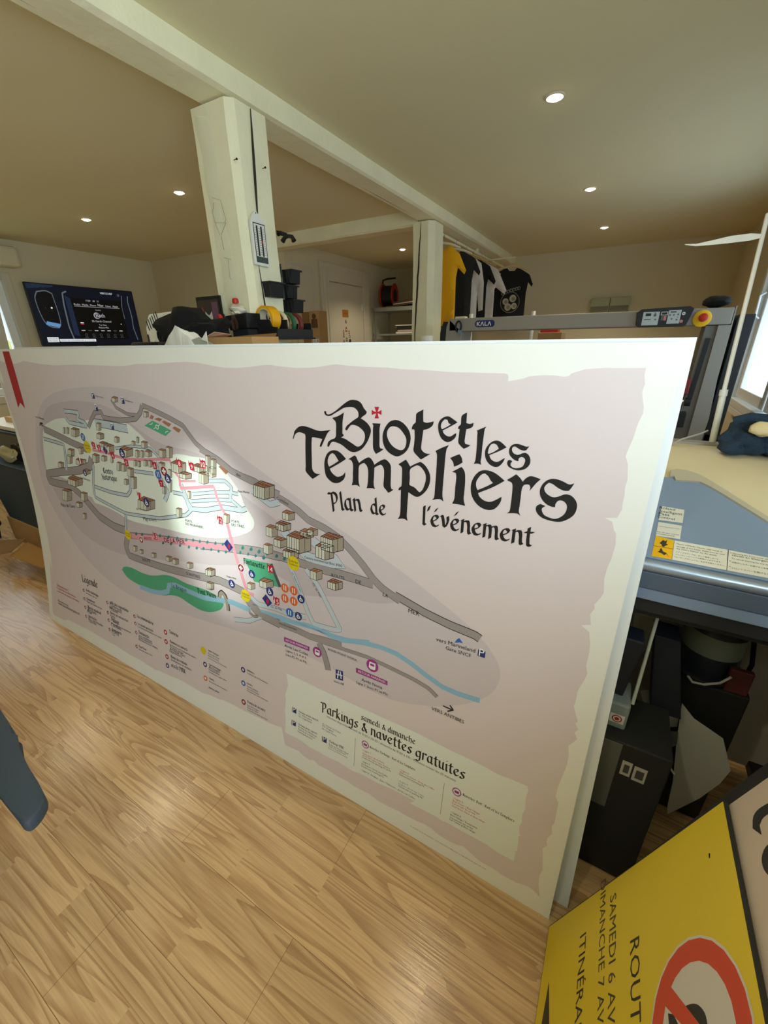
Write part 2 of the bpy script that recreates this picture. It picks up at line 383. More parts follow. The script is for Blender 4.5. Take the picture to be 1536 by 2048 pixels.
ART = r"""#title
S|ink|6|1914,1236 1919,1248 1923,1259 1932,1268 1943,1275 1957,1278 1971,1277 1987,1274 2004,1270 2020,1269 2039,1272 2056,1275 2045,1266 2038,1255 2030,1241 2020,1224 2014,1224 2017,1232 2022,1241 2025,1247 2009,1248 1995,1249 1988,1248 1986,1238 1984,1215 1983,1186 1982,1162 1983,1152 1990,1144 2001,1141 2012,1143 1999,1134 1982,1123 1969,1132 1957,1144 1958,1159 1960,1198 1962,1227 1964,1247 1963,1255 1955,1257 1942,1259 1931,1255 1924,1249 1918,1238
S|ink|6|2036,1323 2039,1326 2044,1324 2043,1320 2048,1317 2058,1319 2075,1328 2092,1340 2108,1351 2124,1359 2138,1360 2150,1358 2159,1352 2166,1341 2175,1332 2172,1326 2163,1320 2156,1314 2165,1310 2177,1302 2185,1292 2187,1283 2184,1273 2178,1259 2169,1245 2158,1233 2145,1225 2132,1221 2119,1222 2107,1228 2094,1236 2079,1241 2064,1243 2056,1240 2051,1233 2047,1227 2042,1227 2043,1235 2047,1242 2058,1249 2068,1253 2073,1260 2074,1273 2075,1295 2072,1301 2064,1307 2064,1309 2078,1313 2091,1319 2103,1326 2100,1315 2097,1299 2096,1281 2095,1269 2100,1265 2098,1262 2090,1257 2104,1255 2117,1249 2130,1243 2141,1238 2150,1239 2160,1247 2166,1257 2168,1269 2165,1279 2156,1287 2145,1293 2133,1295 2125,1294 2118,1288 2112,1280 2107,1278 2105,1282 2110,1290 2119,1297 2131,1306 2147,1316 2149,1320 2148,1330 2142,1337 2133,1341 2120,1341 2104,1338 2088,1330 2071,1321 2058,1314 2046,1313 2039,1316
P|red|6|2198,1346 2212,1347 2210,1340 2207,1334 2213,1336 2219,1340 2219,1327 2213,1329 2208,1331 2209,1325 2211,1318 2198,1317 2201,1324 2203,1330 2197,1328 2190,1325 2190,1338 2196,1335 2203,1333 2201,1339
S|ink|6|2191,1304 2216,1305 2213,1291 2213,1270 2213,1247 2215,1241 2225,1239 2217,1233 2202,1224 2196,1232 2193,1240 2193,1263 2193,1289 2194,1298
S|ink|6|2222,1271 2224,1284 2232,1300 2243,1312 2256,1317 2268,1317 2282,1311 2293,1301 2300,1290 2303,1276 2301,1261 2295,1246 2284,1234 2270,1226 2260,1225 2245,1230 2232,1240 2224,1255|2235,1282 2239,1293 2247,1300 2259,1301 2270,1298 2281,1288 2290,1275 2291,1262 2287,1249 2279,1243 2269,1243 2256,1248 2245,1257 2237,1270
S|ink|6|2335,1348 2335,1334 2336,1319 2344,1317 2354,1319 2363,1322 2362,1315 2357,1308 2347,1302 2337,1299 2335,1282 2333,1262 2333,1252 2338,1246 2346,1242 2358,1242 2345,1233 2333,1225 2324,1232 2312,1244 2313,1260 2314,1280 2313,1297 2308,1299 2306,1296 2306,1303 2310,1311 2315,1315 2316,1325 2317,1337 2326,1343
S|ink|6|2028,1174 2031,1189 2038,1204 2049,1214 2063,1219 2078,1218 2091,1211 2105,1199 2092,1190 2071,1177 2047,1163 2052,1155 2060,1148 2072,1143 2084,1146 2094,1152 2101,1161 2101,1152 2097,1141 2087,1131 2073,1124 2057,1123 2044,1129 2033,1139 2029,1153|2041,1187 2044,1196 2050,1205 2058,1210 2066,1207 2074,1197 2079,1190 2061,1178 2045,1169 2041,1177
S|ink|6|2112,1199 2122,1205 2133,1212 2138,1210 2143,1201 2148,1193 2161,1203 2178,1212 2186,1210 2193,1202 2197,1194 2210,1204 2228,1213 2237,1210 2246,1201 2248,1191 2248,1165 2248,1142 2251,1134 2257,1134 2250,1128 2241,1122 2233,1130 2226,1138 2227,1162 2227,1183 2223,1193 2217,1197 2208,1193 2197,1186 2196,1163 2195,1138 2199,1126 2188,1127 2172,1124 2175,1135 2177,1154 2177,1176 2173,1188 2165,1195 2157,1192 2148,1184 2146,1164 2146,1139 2150,1124 2140,1128 2122,1125 2126,1138 2127,1161 2128,1184 2125,1193 2120,1198
S|ink|6|2270,1205 2280,1212 2291,1220 2297,1213 2304,1203 2316,1211 2332,1219 2342,1214 2352,1204 2359,1191 2361,1178 2359,1163 2353,1149 2344,1137 2332,1127 2323,1125 2311,1129 2301,1134 2300,1111 2299,1078 2299,1064 2302,1053 2292,1057 2282,1056 2271,1052 2277,1062 2279,1077 2279,1104 2279,1137 2272,1134 2272,1139 2276,1144 2280,1147 2281,1169 2281,1190 2279,1199 2272,1203|2304,1195 2314,1204 2325,1209 2336,1204 2346,1192 2349,1179 2347,1164 2341,1147 2334,1139 2329,1141 2319,1149 2306,1153 2303,1155 2304,1173
S|ink|6|2375,1309 2376,1320 2382,1329 2392,1335 2401,1336 2411,1331 2423,1324 2409,1315 2387,1302 2390,1296 2399,1290 2408,1290 2416,1296 2421,1299 2421,1292 2416,1284 2406,1277 2397,1276 2386,1282 2378,1295|2382,1311 2384,1321 2391,1329 2398,1328 2401,1321 2407,1318 2393,1309 2385,1305
S|ink|6|2444,1348 2444,1336 2444,1324 2453,1323 2461,1326 2460,1318 2454,1313 2445,1310 2444,1298 2443,1282 2445,1276 2458,1274 2450,1268 2442,1264 2434,1270 2428,1277 2428,1291 2429,1309 2425,1309 2426,1315 2431,1320 2431,1333 2433,1341
S|ink|6|2470,1309 2481,1315 2491,1320 2488,1313 2487,1297 2486,1274 2486,1248 2485,1240 2487,1231 2479,1233 2469,1231 2472,1238 2473,1252 2473,1278 2472,1298 2472,1306
S|ink|6|2494,1255 2494,1268 2500,1280 2510,1289 2520,1291 2528,1288 2541,1278 2526,1268 2504,1256 2508,1248 2516,1243 2525,1243 2533,1249 2540,1254 2538,1247 2533,1238 2525,1231 2515,1231 2505,1236 2498,1244|2500,1260 2501,1270 2505,1280 2512,1284 2519,1281 2524,1273 2514,1265 2503,1259
S|ink|6|2589,1286 2586,1280 2583,1276 2575,1275 2567,1278 2559,1282 2554,1280 2553,1274 2557,1267 2566,1264 2572,1266 2577,1269 2584,1270 2591,1265 2595,1256 2595,1247 2590,1238 2582,1232 2570,1229 2559,1231 2550,1235 2546,1242 2547,1249 2552,1251 2557,1248 2554,1243 2554,1238 2560,1234 2569,1234 2580,1239 2584,1249 2584,1255 2581,1259 2575,1260 2570,1256 2570,1250 2563,1251 2555,1256 2549,1263 2547,1273 2550,1282 2557,1287 2565,1288 2575,1286 2584,1284
S|ink|6|2371,1251 2388,1261 2405,1269 2400,1259 2398,1243 2397,1210 2396,1170 2396,1141 2400,1125 2390,1130 2368,1124 2374,1131 2375,1155 2376,1198 2376,1235 2375,1244
S|ink|6|2410,1238 2422,1245 2433,1250 2439,1242 2442,1231 2431,1223 2421,1218 2418,1229
S|ink|6|2417,1205 2428,1212 2440,1220 2446,1214 2450,1205 2452,1184 2452,1156 2452,1139 2457,1124 2440,1125 2423,1124 2428,1138 2428,1164 2429,1192 2427,1203
S|ink|6|2467,1170 2468,1187 2475,1204 2486,1216 2500,1220 2516,1218 2529,1212 2545,1201 2520,1182 2486,1162 2490,1154 2502,1146 2516,1145 2528,1151 2542,1162 2542,1153 2537,1140 2527,1128 2512,1124 2497,1127 2483,1136 2472,1151|2480,1177 2479,1188 2484,1200 2491,1209 2498,1212 2507,1206 2513,1197 2519,1192 2504,1181 2484,1169
S|ink|6|2550,1204 2560,1212 2569,1220 2578,1213 2585,1205 2591,1214 2600,1220 2611,1219 2622,1216 2614,1206 2608,1196 2602,1186 2603,1194 2600,1200 2594,1200 2588,1197 2585,1188 2585,1167 2585,1146 2585,1133 2590,1124 2581,1128 2558,1124 2564,1130 2565,1145 2565,1172 2564,1191 2561,1199 2553,1202
S|ink|6|2690,1217 2686,1207 2682,1199 2672,1198 2660,1202 2648,1209 2640,1211 2634,1204 2632,1196 2637,1187 2647,1181 2655,1180 2665,1184 2675,1190 2686,1190 2696,1183 2702,1173 2703,1160 2699,1146 2688,1134 2674,1126 2655,1125 2638,1128 2627,1135 2621,1145 2622,1154 2629,1160 2640,1157 2634,1151 2634,1145 2640,1136 2651,1132 2663,1131 2674,1137 2682,1148 2684,1162 2680,1171 2673,1175 2665,1174 2660,1166 2660,1158 2651,1158 2638,1164 2628,1175 2624,1187 2625,1199 2631,1211 2641,1219 2653,1221 2667,1218 2681,1213
T|ink|6|G|2047,1039 2158,1053|Plan
T|ink|6|G|2185,1051 2237,1055|de
T|ink|6|G|2342,1052 2625,1054|l'événement
#bg
P|bg|1|81,1439 110,1435 232,1427 333,1441 477,1430 607,1425 775,1431 960,1430 1095,1429 1138,1431 1205,1438 1320,1440 1408,1445 1476,1448 1540,1445 1600,1438 1658,1432 1715,1432 1771,1436 1814,1441 1850,1443 1889,1439 1946,1436 1992,1437 2030,1440 2040,1442 2083,1447 2123,1444 2170,1442 2238,1441 2280,1438 2341,1437 2405,1434 2465,1434 2521,1434 2528,1431 2529,1418 2548,1422 2561,1425 2569,1429 2595,1432 2622,1432 2638,1430 2647,1432 2651,1437 2674,1445 2709,1448 2743,1448 2774,1449 2774,1436 2778,1421 2776,1407 2780,1392 2784,1380 2785,1368 2781,1352 2779,1331 2778,1320 2775,1304 2772,1285 2779,1269 2784,1239 2783,1222 2785,1205 2785,1184 2786,1176 2781,1157 2759,1152 2774,1146 2780,1129 2785,1123 2789,1097 2788,1085 2787,1064 2783,1040 2782,1014 2787,981 2782,965 2774,948 2776,937 2770,921 2776,896 2757,888 2776,876 2783,847 2785,824 2784,788 2790,769 2788,752 2778,711 2779,680 2777,667 2785,648 2793,628 2788,623 2797,607 2791,595 2800,579 2783,555 2798,576 2784,550 2789,526 2790,495 2786,459 2781,418 2780,387 2790,372 2790,340 2791,305 2786,292 2791,269 2782,250 2782,236 2786,226 2776,209 2781,182 2787,142 2782,118 2785,90 2794,53 2779,62 2762,66 2731,57 2693,53 2660,58 2622,56 2567,74 2549,67 2521,63 2488,64 2461,72 2437,73 2406,67 2379,65 2346,66 2313,61 2267,59 2233,66 2192,63 2171,61 2142,66 2098,62 2053,66 2014,63 1990,72 1970,63 1942,65 1917,74 1884,70 1850,66 1830,133 1769,122 1714,120 1653,115 1580,113 1509,109 1472,101 1424,97 1369,86 1312,87 1254,88 1194,85 1144,78 1067,73 1020,64 922,70 819,66 711,72 598,69 480,71 354,67 267,63 213,60 174,43 109,42 60,37 43,52 45,124 53,211 64,304 75,380 90,309 98,426 95,538 84,654 54,764 42,884 43,958 35,1051 30,1142 14,1210 16,1278 13,1324 10,1351 40,1330 52,1380 44,1425
#ribbon
P|ribbon|6|146,1482 215,1482 211,1418 201,1305 195,1221 161,1247 121,1220 126,1302 133,1392
#map
S|tint1|2|278,1168 393,1260 539,1311 724,1337 922,1350 1093,1347 1244,1328 1378,1295 1548,1235 1679,1160 1806,1102 1927,1047 2041,995 2149,955 2284,901 2395,848 2486,800 2545,760 2584,714 2596,672 2582,619 2539,569 2470,522 2378,482 2277,457 2164,460 2042,476 1909,484 1815,479 1662,465 1492,448 1304,429 1093,403 859,396 629,437 437,524 276,655 175,801 172,960 229,1094
S|tint2|3|313,1150 428,1239 607,1275 797,1285 941,1271 1064,1229 1164,1183 1279,1152 1449,1143 1548,1110 1659,1028 1793,972 1919,919 2095,868 2221,836 2288,823 2273,794 2188,767 2115,762 1911,709 1821,711 1675,709 1457,702 1165,650 857,598 645,599 472,640 336,747 243,891 240,1020
S|town|4|335,1139 389,1164 480,1190 567,1200 654,1192 796,1210 943,1209 1060,1214 1106,1192 1134,1178 1176,1144 1206,1125 1236,1103 1340,1125 1433,1126 1503,1128 1568,1114 1618,1074 1659,1029 1677,985 1715,939 1709,907 1665,877 1577,843 1467,818 1330,804 1160,796 1044,787 923,786 852,802 749,815 667,816 650,841 576,845 450,833 549,889 399,899 249,912 258,980 280,1048
S|tint1|4|1457,702 1729,763 1868,743 1843,669 1669,626 1505,619
L|ink|4.5|19.6|1184,1292 1249,1278 1329,1258 1405,1235 1430,1208 1462,1177 1508,1153 1564,1136 1601,1118 1653,1091 1712,1077 1763,1068 1844,1053
L|road|5|17.1|1184,1292 1249,1278 1329,1258 1405,1235 1430,1208 1462,1177 1508,1153 1564,1136 1601,1118 1653,1091 1712,1077 1763,1068 1844,1053
L|ink|4.5|24.9|1479,1160 1556,1136 1628,1100 1682,1087 1735,1079 1824,1044 1878,1027 1920,1009 1956,987 2021,973 2070,954 2113,925 2160,886 2197,849 2229,828 2289,804
L|road|5|22.6|1479,1160 1556,1136 1628,1100 1682,1087 1735,1079 1824,1044 1878,1027 1920,1009 1956,987 2021,973 2070,954 2113,925 2160,886 2197,849 2229,828 2289,804
L|ink|4.5|26.4|2272,818 2369,792 2445,779 2516,773 2531,767
L|road|5|21.8|2272,818 2369,792 2445,779 2516,773 2531,767
L|ink|4.5|30.4|902,706 1139,743 1386,775 1600,803 1727,821 1827,828
L|road|5|27.3|902,706 1139,743 1386,775 1600,803 1727,821 1827,828
L|ink|4.5|30.4|1407,771 1558,801 1708,824 1795,830 1888,829 1987,829 2089,832 2197,832
L|road|5|27.7|1407,771 1558,801 1708,824 1795,830 1888,829 1987,829 2089,832 2197,832
L|ink|4.5|35.3|331,1133 454,1113 577,1090 696,1073
L|road|5|31.2|331,1133 454,1113 577,1090 696,1073
L|ink|4.5|40.3|721,1035 691,994 578,960 379,925 252,900 251,861 334,861 465,868 545,840 617,795 688,752 804,727 895,726
L|road|5|35.6|721,1035 691,994 578,960 379,925 252,900 251,861 334,861 465,868 545,840 617,795 688,752 804,727 895,726
L|ink|4.5|35.0|898,690 878,648 891,605 988,606 1158,612 1366,632 1507,650 1634,641 1665,605 1712,574 1816,565
L|road|5|31.4|898,690 878,648 891,605 988,606 1158,612 1366,632 1507,650 1634,641 1665,605 1712,574 1816,565
L|ink|4.5|25.0|1624,625 1680,609 1713,580 1762,567 1828,566 1901,568 1953,564 2020,573 2088,579
L|road|5|22.9|1624,625 1680,609 1713,580 1762,567 1828,566 1901,568 1953,564 2020,573 2088,579
L|ink|4.5|13.2|1959,559 2026,563 2103,568 2187,574 2266,569 2348,562 2400,552 2429,535
L|road|5|11.3|1959,559 2026,563 2103,568 2187,574 2266,569 2348,562 2400,552 2429,535
L|ink|4.5|24.4|1993,553 2014,525 2028,488 2035,463
L|road|5|21.8|1993,553 2014,525 2028,488 2035,463
L|ink|4.5|20.3|754,1175 797,1213 836,1243 888,1249 890,1226 1019,1224 1122,1237 1163,1264 1184,1292
L|road|5|17.2|754,1175 797,1213 836,1243 888,1249 890,1226 1019,1224 1122,1237 1163,1264 1184,1292
L|ink|4.5|14.1|982,1303 1004,1273 1074,1252 1139,1253
L|road|5|11.5|982,1303 1004,1273 1074,1252 1139,1253
L|ink|4.5|20.5|577,1233 702,1234 674,1204 736,1193 742,1178 594,1184 576,1204
L|lroad|5|15.6|577,1233 702,1234 674,1204 736,1193 742,1178 594,1184 576,1204
L|ink|4.5|35.5|817,1200 915,1198 1052,1193
L|lroad|5|30.9|817,1200 915,1198 1052,1193
L|ink|4.5|17.1|722,1006 686,910 677,846 917,811 1169,837 1345,885 1390,920 1342,970 1282,967
L|lroad|5|12.6|722,1006 686,910 677,846 917,811 1169,837 1345,885 1390,920 1342,970 1282,967
L|ink|4.5|18.0|696,900 828,894 955,900 987,927 1002,1014 999,1041
L|lroad|5|13.3|696,900 828,894 955,900 987,927 1002,1014 999,1041
L|ink|4.5|14.1|932,1102 1073,1127 1182,1129 1225,1102
L|lroad|5|10.0|932,1102 1073,1127 1182,1129 1225,1102
L|ink|4.5|16.3|1038,1019 1173,1027
L|lroad|5|12.0|1038,1019 1173,1027
L|ink|4.5|22.8|1198,1079 1212,1016 1251,962 1221,923
L|lroad|5|18.6|1198,1079 1212,1016 1251,962 1221,923
L|ink|4.5|20.9|1341,1009 1360,960 1370,916 1466,928 1559,957 1659,963 1684,974
L|lroad|5|17.0|1341,1009 1360,960 1370,916 1466,928 1559,957 1659,963 1684,974
L|ink|4.5|14.8|1402,980 1523,1006 1610,1020 1650,1021
L|lroad|5|11.3|1402,980 1523,1006 1610,1020 1650,1021
L|ink|4.5|15.5|1386,949 1537,981 1622,993
L|lroad|5|11.8|1386,949 1537,981 1622,993
L|ink|4.5|16.0|1505,1046 1591,1059 1621,1040 1606,996 1659,970
L|lroad|5|12.5|1505,1046 1591,1059 1621,1040 1606,996 1659,970
L|ink|4.5|17.4|915,803 892,714
L|lroad|5|12.3|915,803 892,714
L|ink|4.5|19.3|304,1083 496,1074 472,974 456,940
L|lroad|5|13.6|304,1083 496,1074 472,974 456,940
L|ink|4.5|12.2|1730,1040 1800,1007
L|lroad|5|9.0|1730,1040 1800,1007
L|ink|4.5|19.3|1872,805 1904,745 1945,655 1970,618 2052,625 2079,634 2067,652 1988,769 1940,812
L|lroad|5|17.4|1872,805 1904,745 1945,655 1970,618 2052,625 2079,634 2067,652 1988,769 1940,812
L|ink|4.5|21.1|1676,628 1715,612 1793,621 1866,621 1936,633
L|lroad|5|19.0|1676,628 1715,612 1793,621 1866,621 1936,633
L|ink|4.5|20.4|1579,505 1660,525 1713,559 1733,570
L|lroad|5|18.1|1579,505 1660,525 1713,559 1733,570
L|ink|4.5|34.7|1849,927 1945,858 2089,863 1974,919
L|lroad|5|32.4|1849,927 1945,858 2089,863 1974,919
L|ink|4.5|23.2|1719,1045 1798,1009 1839,1025
L|lroad|5|20.6|1719,1045 1798,1009 1839,1025
L|pink|6|12.7|744,1075 841,1075 913,1069 1008,1066 1123,1077 1233,1093 1294,1098 1305,1061 1337,1034 1332,992 1426,1009 1528,1031 1538,990 1558,951 1576,930 1578,886 1594,842
L|pink|6|9.2|1339,1021 1431,1035
L|pink|6|24.0|939,710 1138,740 1385,772 1583,802
L|pink|6|16.0|1577,913 1586,861 1606,786 1645,676 1659,642 1691,642
S|green|5|815,515 838,535 903,546 976,542 1059,549 1153,578 1218,585 1300,578 1389,583 1464,581 1517,566 1520,546 1495,518 1437,491 1379,481 1309,488 1249,499 1195,494 1115,470 1023,470 927,474 854,486
L|river|6|22.5|950,465 1046,469 1117,482 1164,503 1174,536 1224,550 1306,545 1404,545 1499,564 1570,576 1622,575 1671,574
L|river|5|17.3|1719,585 1782,590 1829,594 1883,593 1936,603 1987,606 2040,599 2091,599 2144,615 2193,629
L|river|5|16.6|1817,584 1904,598 1986,605 2058,601 2114,607 2173,620 2230,627 2285,626 2338,612 2391,591 2442,575 2489,573 2552,579
P|green|5|1650,780 1783,791 1826,712 1696,699 1674,742
L|gdark|6|14.1|1785,792 1799,760 1823,714
P|green|5|1231,1239 1335,1211 1294,1187 1173,1216
L|white|6|2.3|1227,1208 1272,1227
C|white|6|1252|1217|9
C|green|6.5|1252|1217|6
L|white|6|2.4|1206,1223 1222,1225 1229,1232
L|white|6|2.3|1297,1197 1299,1203 1316,1207
P|roof|6|1214,1246 1229,1261 1246,1255 1233,1244
P|roof|6|1243,1246 1270,1253 1293,1249 1276,1239
P|roof|6|1287,1238 1302,1245 1341,1235 1324,1223
P|roof|6|1342,1221 1358,1228 1392,1219 1375,1206
L|ink|6|20.3|1500,574 1503,592 1515,603 1532,594 1544,567 1548,532
L|wall|6.5|15.6|1501,573 1505,591 1515,600 1530,592 1541,567 1546,533
L|ink|6|10.1|1663,580 1667,561 1687,553 1709,562
L|wall|6.5|6.4|1663,580 1667,561 1687,553 1708,562
H|8|2|1851,993 1870,1005 1904,1002 1877,991 1849,970 1875,968 1902,978
H|8|2|1773,927 1793,939 1826,937 1799,926 1770,894 1797,893 1824,904
H|8|3|1819,948 1843,963 1885,961 1851,947 1817,927 1850,925 1883,939
H|8|2|1805,889 1827,903 1864,902 1835,889 1803,864 1833,862 1862,875
H|8|2|1756,857 1772,867 1799,866 1777,857 1753,826 1775,825 1797,835
H|8|3|1844,857 1869,874 1913,873 1878,857 1843,833 1877,831 1912,847
H|8|5|1865,915 1902,939 1966,935 1916,913 1862,864 1914,861 1964,884
H|8|2|1922,943 1942,956 1978,954 1950,942 1921,924 1949,922 1977,934
H|8|2|1953,955 1968,965 1995,964 1974,954 1952,937 1973,936 1994,944
H|8|5|2006,943 2037,963 2090,960 2049,940 2005,899 2048,897 2090,916
H|8|3|1984,907 2009,925 2055,922 2020,906 1982,867 2019,865 2054,881
H|8|2|1959,814 1976,826 2008,826 1983,813 1958,785 1983,784 2007,796
H|8|3|2029,794 2050,810 2087,809 2059,794 2029,771 2059,770 2087,785
H|8|5|1731,1067 1766,1086 1825,1080 1778,1063 1726,1027 1773,1022 1821,1039
H|8|1|1441,682 1459,693 1488,694 1464,683 1438,654 1461,655 1485,665
H|8|1|1438,621 1451,630 1474,631 1456,622 1435,593 1453,593 1471,602
H|8|1|1660,682 1675,692 1701,693 1680,683 1659,661 1679,661 1700,671
H|8|2|1725,712 1749,729 1792,729 1758,712 1723,687 1757,687 1791,704
H|8|1|937,661 950,668 972,669 954,662 932,637 949,638 967,645
H|8|1|986,654 997,660 1016,661 1000,655 982,638 997,638 1013,644
H|8|1|1073,659 1087,667 1110,668 1091,660 1069,641 1088,642 1107,649
H|8|1|1176,669 1193,678 1220,679 1198,669 1173,650 1194,650 1217,659
H|8|1|1221,669 1237,678 1263,679 1241,670 1217,647 1238,647 1260,656
H|8|1|1313,674 1329,684 1355,685 1333,675 1310,653 1330,653 1352,663
H|8|2|1428,676 1449,689 1484,690 1455,677 1425,651 1453,651 1481,664
H|8|1|1429,619 1445,630 1472,631 1450,620 1426,592 1447,593 1469,603
H|8|1|829,1198 844,1203 867,1201 847,1196 816,1169 834,1167 855,1171
H|8|1|528,1155 538,1157 551,1156 539,1154 515,1128 525,1127 538,1129
H|8|1|559,1157 570,1160 586,1159 571,1156 545,1129 558,1128 572,1131
H|8|2|601,1156 631,1165 674,1161 635,1153 586,1124 620,1120 659,1129
H|8|1|944,1150 959,1156 983,1153 962,1148 936,1130 954,1128 975,1133
H|8|1|812,1153 835,1161 870,1158 839,1151 803,1133 831,1130 862,1137
H|8|2|819,1115 845,1124 884,1121 849,1112 812,1099 843,1096 877,1104
H|8|2|854,1108 884,1119 930,1115 890,1105 842,1079 879,1075 919,1085
H|8|2|969,1106 1006,1120 1064,1115 1014,1102 958,1077 1004,1073 1054,1085
H|8|1|1063,1144 1074,1149 1092,1147 1077,1143 1057,1129 1071,1128 1087,1131
H|8|1|1103,1165 1110,1168 1123,1166 1112,1164 1095,1143 1105,1141 1115,1144
H|8|1|1130,1149 1147,1156 1173,1153 1151,1147 1123,1127 1143,1125 1166,1130
H|8|1|1076,1109 1089,1114 1108,1112 1091,1108 1068,1083 1083,1081 1100,1086
H|8|1|1112,1112 1123,1116 1139,1115 1125,1111 1104,1087 1117,1085 1131,1089
H|8|1|1143,1114 1162,1122 1191,1119 1166,1112 1137,1094 1160,1092 1185,1098
H|8|1|523,1054 548,1062 585,1060 552,1052 508,1021 537,1019 570,1027
H|8|1|502,1024 523,1031 555,1029 527,1022 484,984 509,983 537,990
H|8|1|578,1013 605,1023 646,1021 610,1012 568,989 600,987 635,996
H|8|1|642,1019 654,1024 672,1023 656,1019 635,1001 649,1000 664,1004
H|8|1|394,975 418,983 453,982 422,974 383,952 411,950 443,958
H|8|1|626,1072 644,1079 670,1077 647,1071 614,1045 634,1043 658,1049
H|8|1|735,1053 759,1062 795,1059 763,1051 721,1019 750,1017 782,1025
H|8|1|808,1055 827,1062 856,1060 830,1054 800,1035 823,1033 848,1039
H|8|1|887,1070 896,1074 910,1073 898,1070 874,1035 885,1034 897,1038
H|8|1|922,1041 937,1047 959,1046 940,1040 909,1005 927,1004 947,1009
H|8|1|953,1038 970,1044 995,1043 973,1036 943,1007 963,1006 985,1012
H|8|1|994,1025 1013,1033 1042,1031 1017,1023 983,992 1006,990 1032,997
H|8|1|1008,989 1025,996 1052,995 1029,988 993,939 1014,938 1037,945
H|8|1|1053,1066 1062,1069 1076,1068 1064,1065 1046,1043 1057,1042 1069,1045
H|8|1|1078,1065 1088,1069 1103,1068 1090,1064 1071,1043 1083,1042 1096,1045
H|8|1|1123,1075 1134,1079 1152,1078 1136,1074 1116,1052 1130,1051 1145,1055
H|8|1|1153,1077 1165,1082 1184,1080 1168,1076 1146,1053 1161,1051 1177,1056
H|8|1|953,971 966,977 988,976 969,971 946,949 962,948 981,953
H|8|3|457,906 514,928 600,925 525,904 444,874 512,871 586,891
H|8|1|624,968 650,978 689,976 654,966 617,951 648,950 682,959
H|8|2|370,831 411,847 471,846 418,831 349,778 397,778 451,793
H|8|1|555,847 579,857 617,857 584,847 540,808 570,807 603,817
H|8|1|487,787 512,797 551,797 518,787 479,764 509,764 543,774
H|8|1|531,738 547,745 572,746 551,739 522,711 542,711 563,718
H|8|1|1238,1130 1256,1137 1283,1134 1260,1128 1230,1101 1252,1099 1275,1105
H|8|1|1285,1145 1301,1151 1325,1148 1304,1143 1275,1106 1294,1104 1315,1109
H|8|1|1220,1077 1237,1084 1262,1082 1241,1076 1212,1047 1232,1045 1254,1051
H|8|3|1301,1088 1336,1103 1390,1098 1344,1084 1293,1054 1336,1050 1382,1063
H|8|2|1341,1052 1369,1064 1414,1061 1377,1051 1337,1035 1373,1033 1410,1043
H|8|3|1425,1093 1456,1105 1507,1102 1465,1090 1421,1073 1461,1070 1503,1081
H|8|2|1456,1068 1477,1078 1510,1075 1482,1066 1449,1032 1475,1029 1503,1038
H|8|1|1505,1138 1515,1142 1530,1140 1517,1136 1491,1065 1503,1064 1516,1068
H|8|1|1531,1128 1542,1133 1560,1132 1545,1127 1521,1076 1535,1074 1550,1079
H|8|1|1514,1096 1529,1103 1554,1100 1533,1094 1508,1063 1527,1061 1548,1068
H|8|1|1274,1057 1283,1061 1298,1060 1286,1056 1266,1026 1278,1025 1291,1028
H|8|1|1219,981 1229,985 1245,984 1231,980 1212,952 1224,951 1238,955
H|8|1|1268,1015 1276,1019 1289,1018 1278,1014 1256,965 1266,965 1277,968
H|8|1|1374,986 1383,990 1396,989 1385,985 1369,958 1379,957 1390,961
H|8|1|1288,902 1302,909 1326,909 1306,902 1281,866 1299,866 1318,872
H|8|1|1563,930 1576,937 1598,936 1580,929 1558,898 1575,897 1593,904
H|8|3|1031,894 1079,917 1154,914 1091,893 1021,856 1081,854 1145,875
H|8|1|1185,1268 1198,1272 1218,1270 1201,1266 1179,1250 1195,1248 1212,1252
H|8|1|991,1311 1009,1317 1035,1313 1012,1308 985,1296 1005,1293 1028,1297
P|roof|8|1567,1108 1580,1112 1613,1094 1600,1083
P|roof|8|478,919 600,909 583,894 462,900
P|tree|7|978,737 985,732 982,724 976,721 973,718 972,721 965,721 969,729
P|tree|7|1024,745 1031,740 1028,732 1022,729 1019,726 1018,728 1011,729 1015,736
P|tree|7|1154,766 1161,761 1158,753 1152,751 1150,747 1149,750 1143,751 1146,758
P|tree|7|1214,774 1220,769 1217,761 1212,759 1209,755 1209,758 1202,759 1206,766
P|tree|7|1271,781 1277,776 1274,769 1269,766 1266,763 1266,765 1260,766 1263,773
P|tree|7|1329,787 1335,782 1332,775 1327,772 1325,769 1324,772 1318,772 1322,779
P|tree|7|1372,795 1378,790 1376,783 1371,781 1368,778 1368,780 1362,781 1365,788
P|tree|7|1412,799 1418,794 1416,787 1411,785 1409,782 1408,784 1403,785 1406,791
P|tree|7|1457,806 1463,801 1461,794 1456,792 1454,789 1453,791 1448,792 1451,798
P|tree|7|1504,812 1509,807 1507,800 1503,798 1501,795 1500,797 1495,798 1497,805
P|tree|7|1545,817 1550,813 1548,806 1544,804 1542,801 1541,803 1536,804 1539,810
P|tree|7|1170,738 1177,733 1174,725 1168,723 1165,719 1165,722 1159,722 1162,730
P|tree|7|1224,746 1230,742 1228,734 1222,731 1219,728 1219,731 1213,731 1216,738
P|tree|7|1284,753 1290,748 1288,741 1282,738 1280,735 1279,738 1273,738 1276,745
P|tree|7|1340,759 1346,754 1344,747 1339,744 1337,741 1336,744 1330,744 1333,751
P|tree|7|1389,766 1395,761 1393,754 1388,752 1385,749 1385,751 1379,752 1382,758
P|tree|7|1430,773 1436,769 1434,762 1429,759 1426,756 1426,759 1420,759 1423,766
P|tree|7|1476,780 1481,775 1479,768 1475,766 1472,763 1472,765 1467,766 1469,772
P|tree|7|1517,783 1523,779 1521,772 1516,769 1514,766 1514,769 1509,770 1511,776
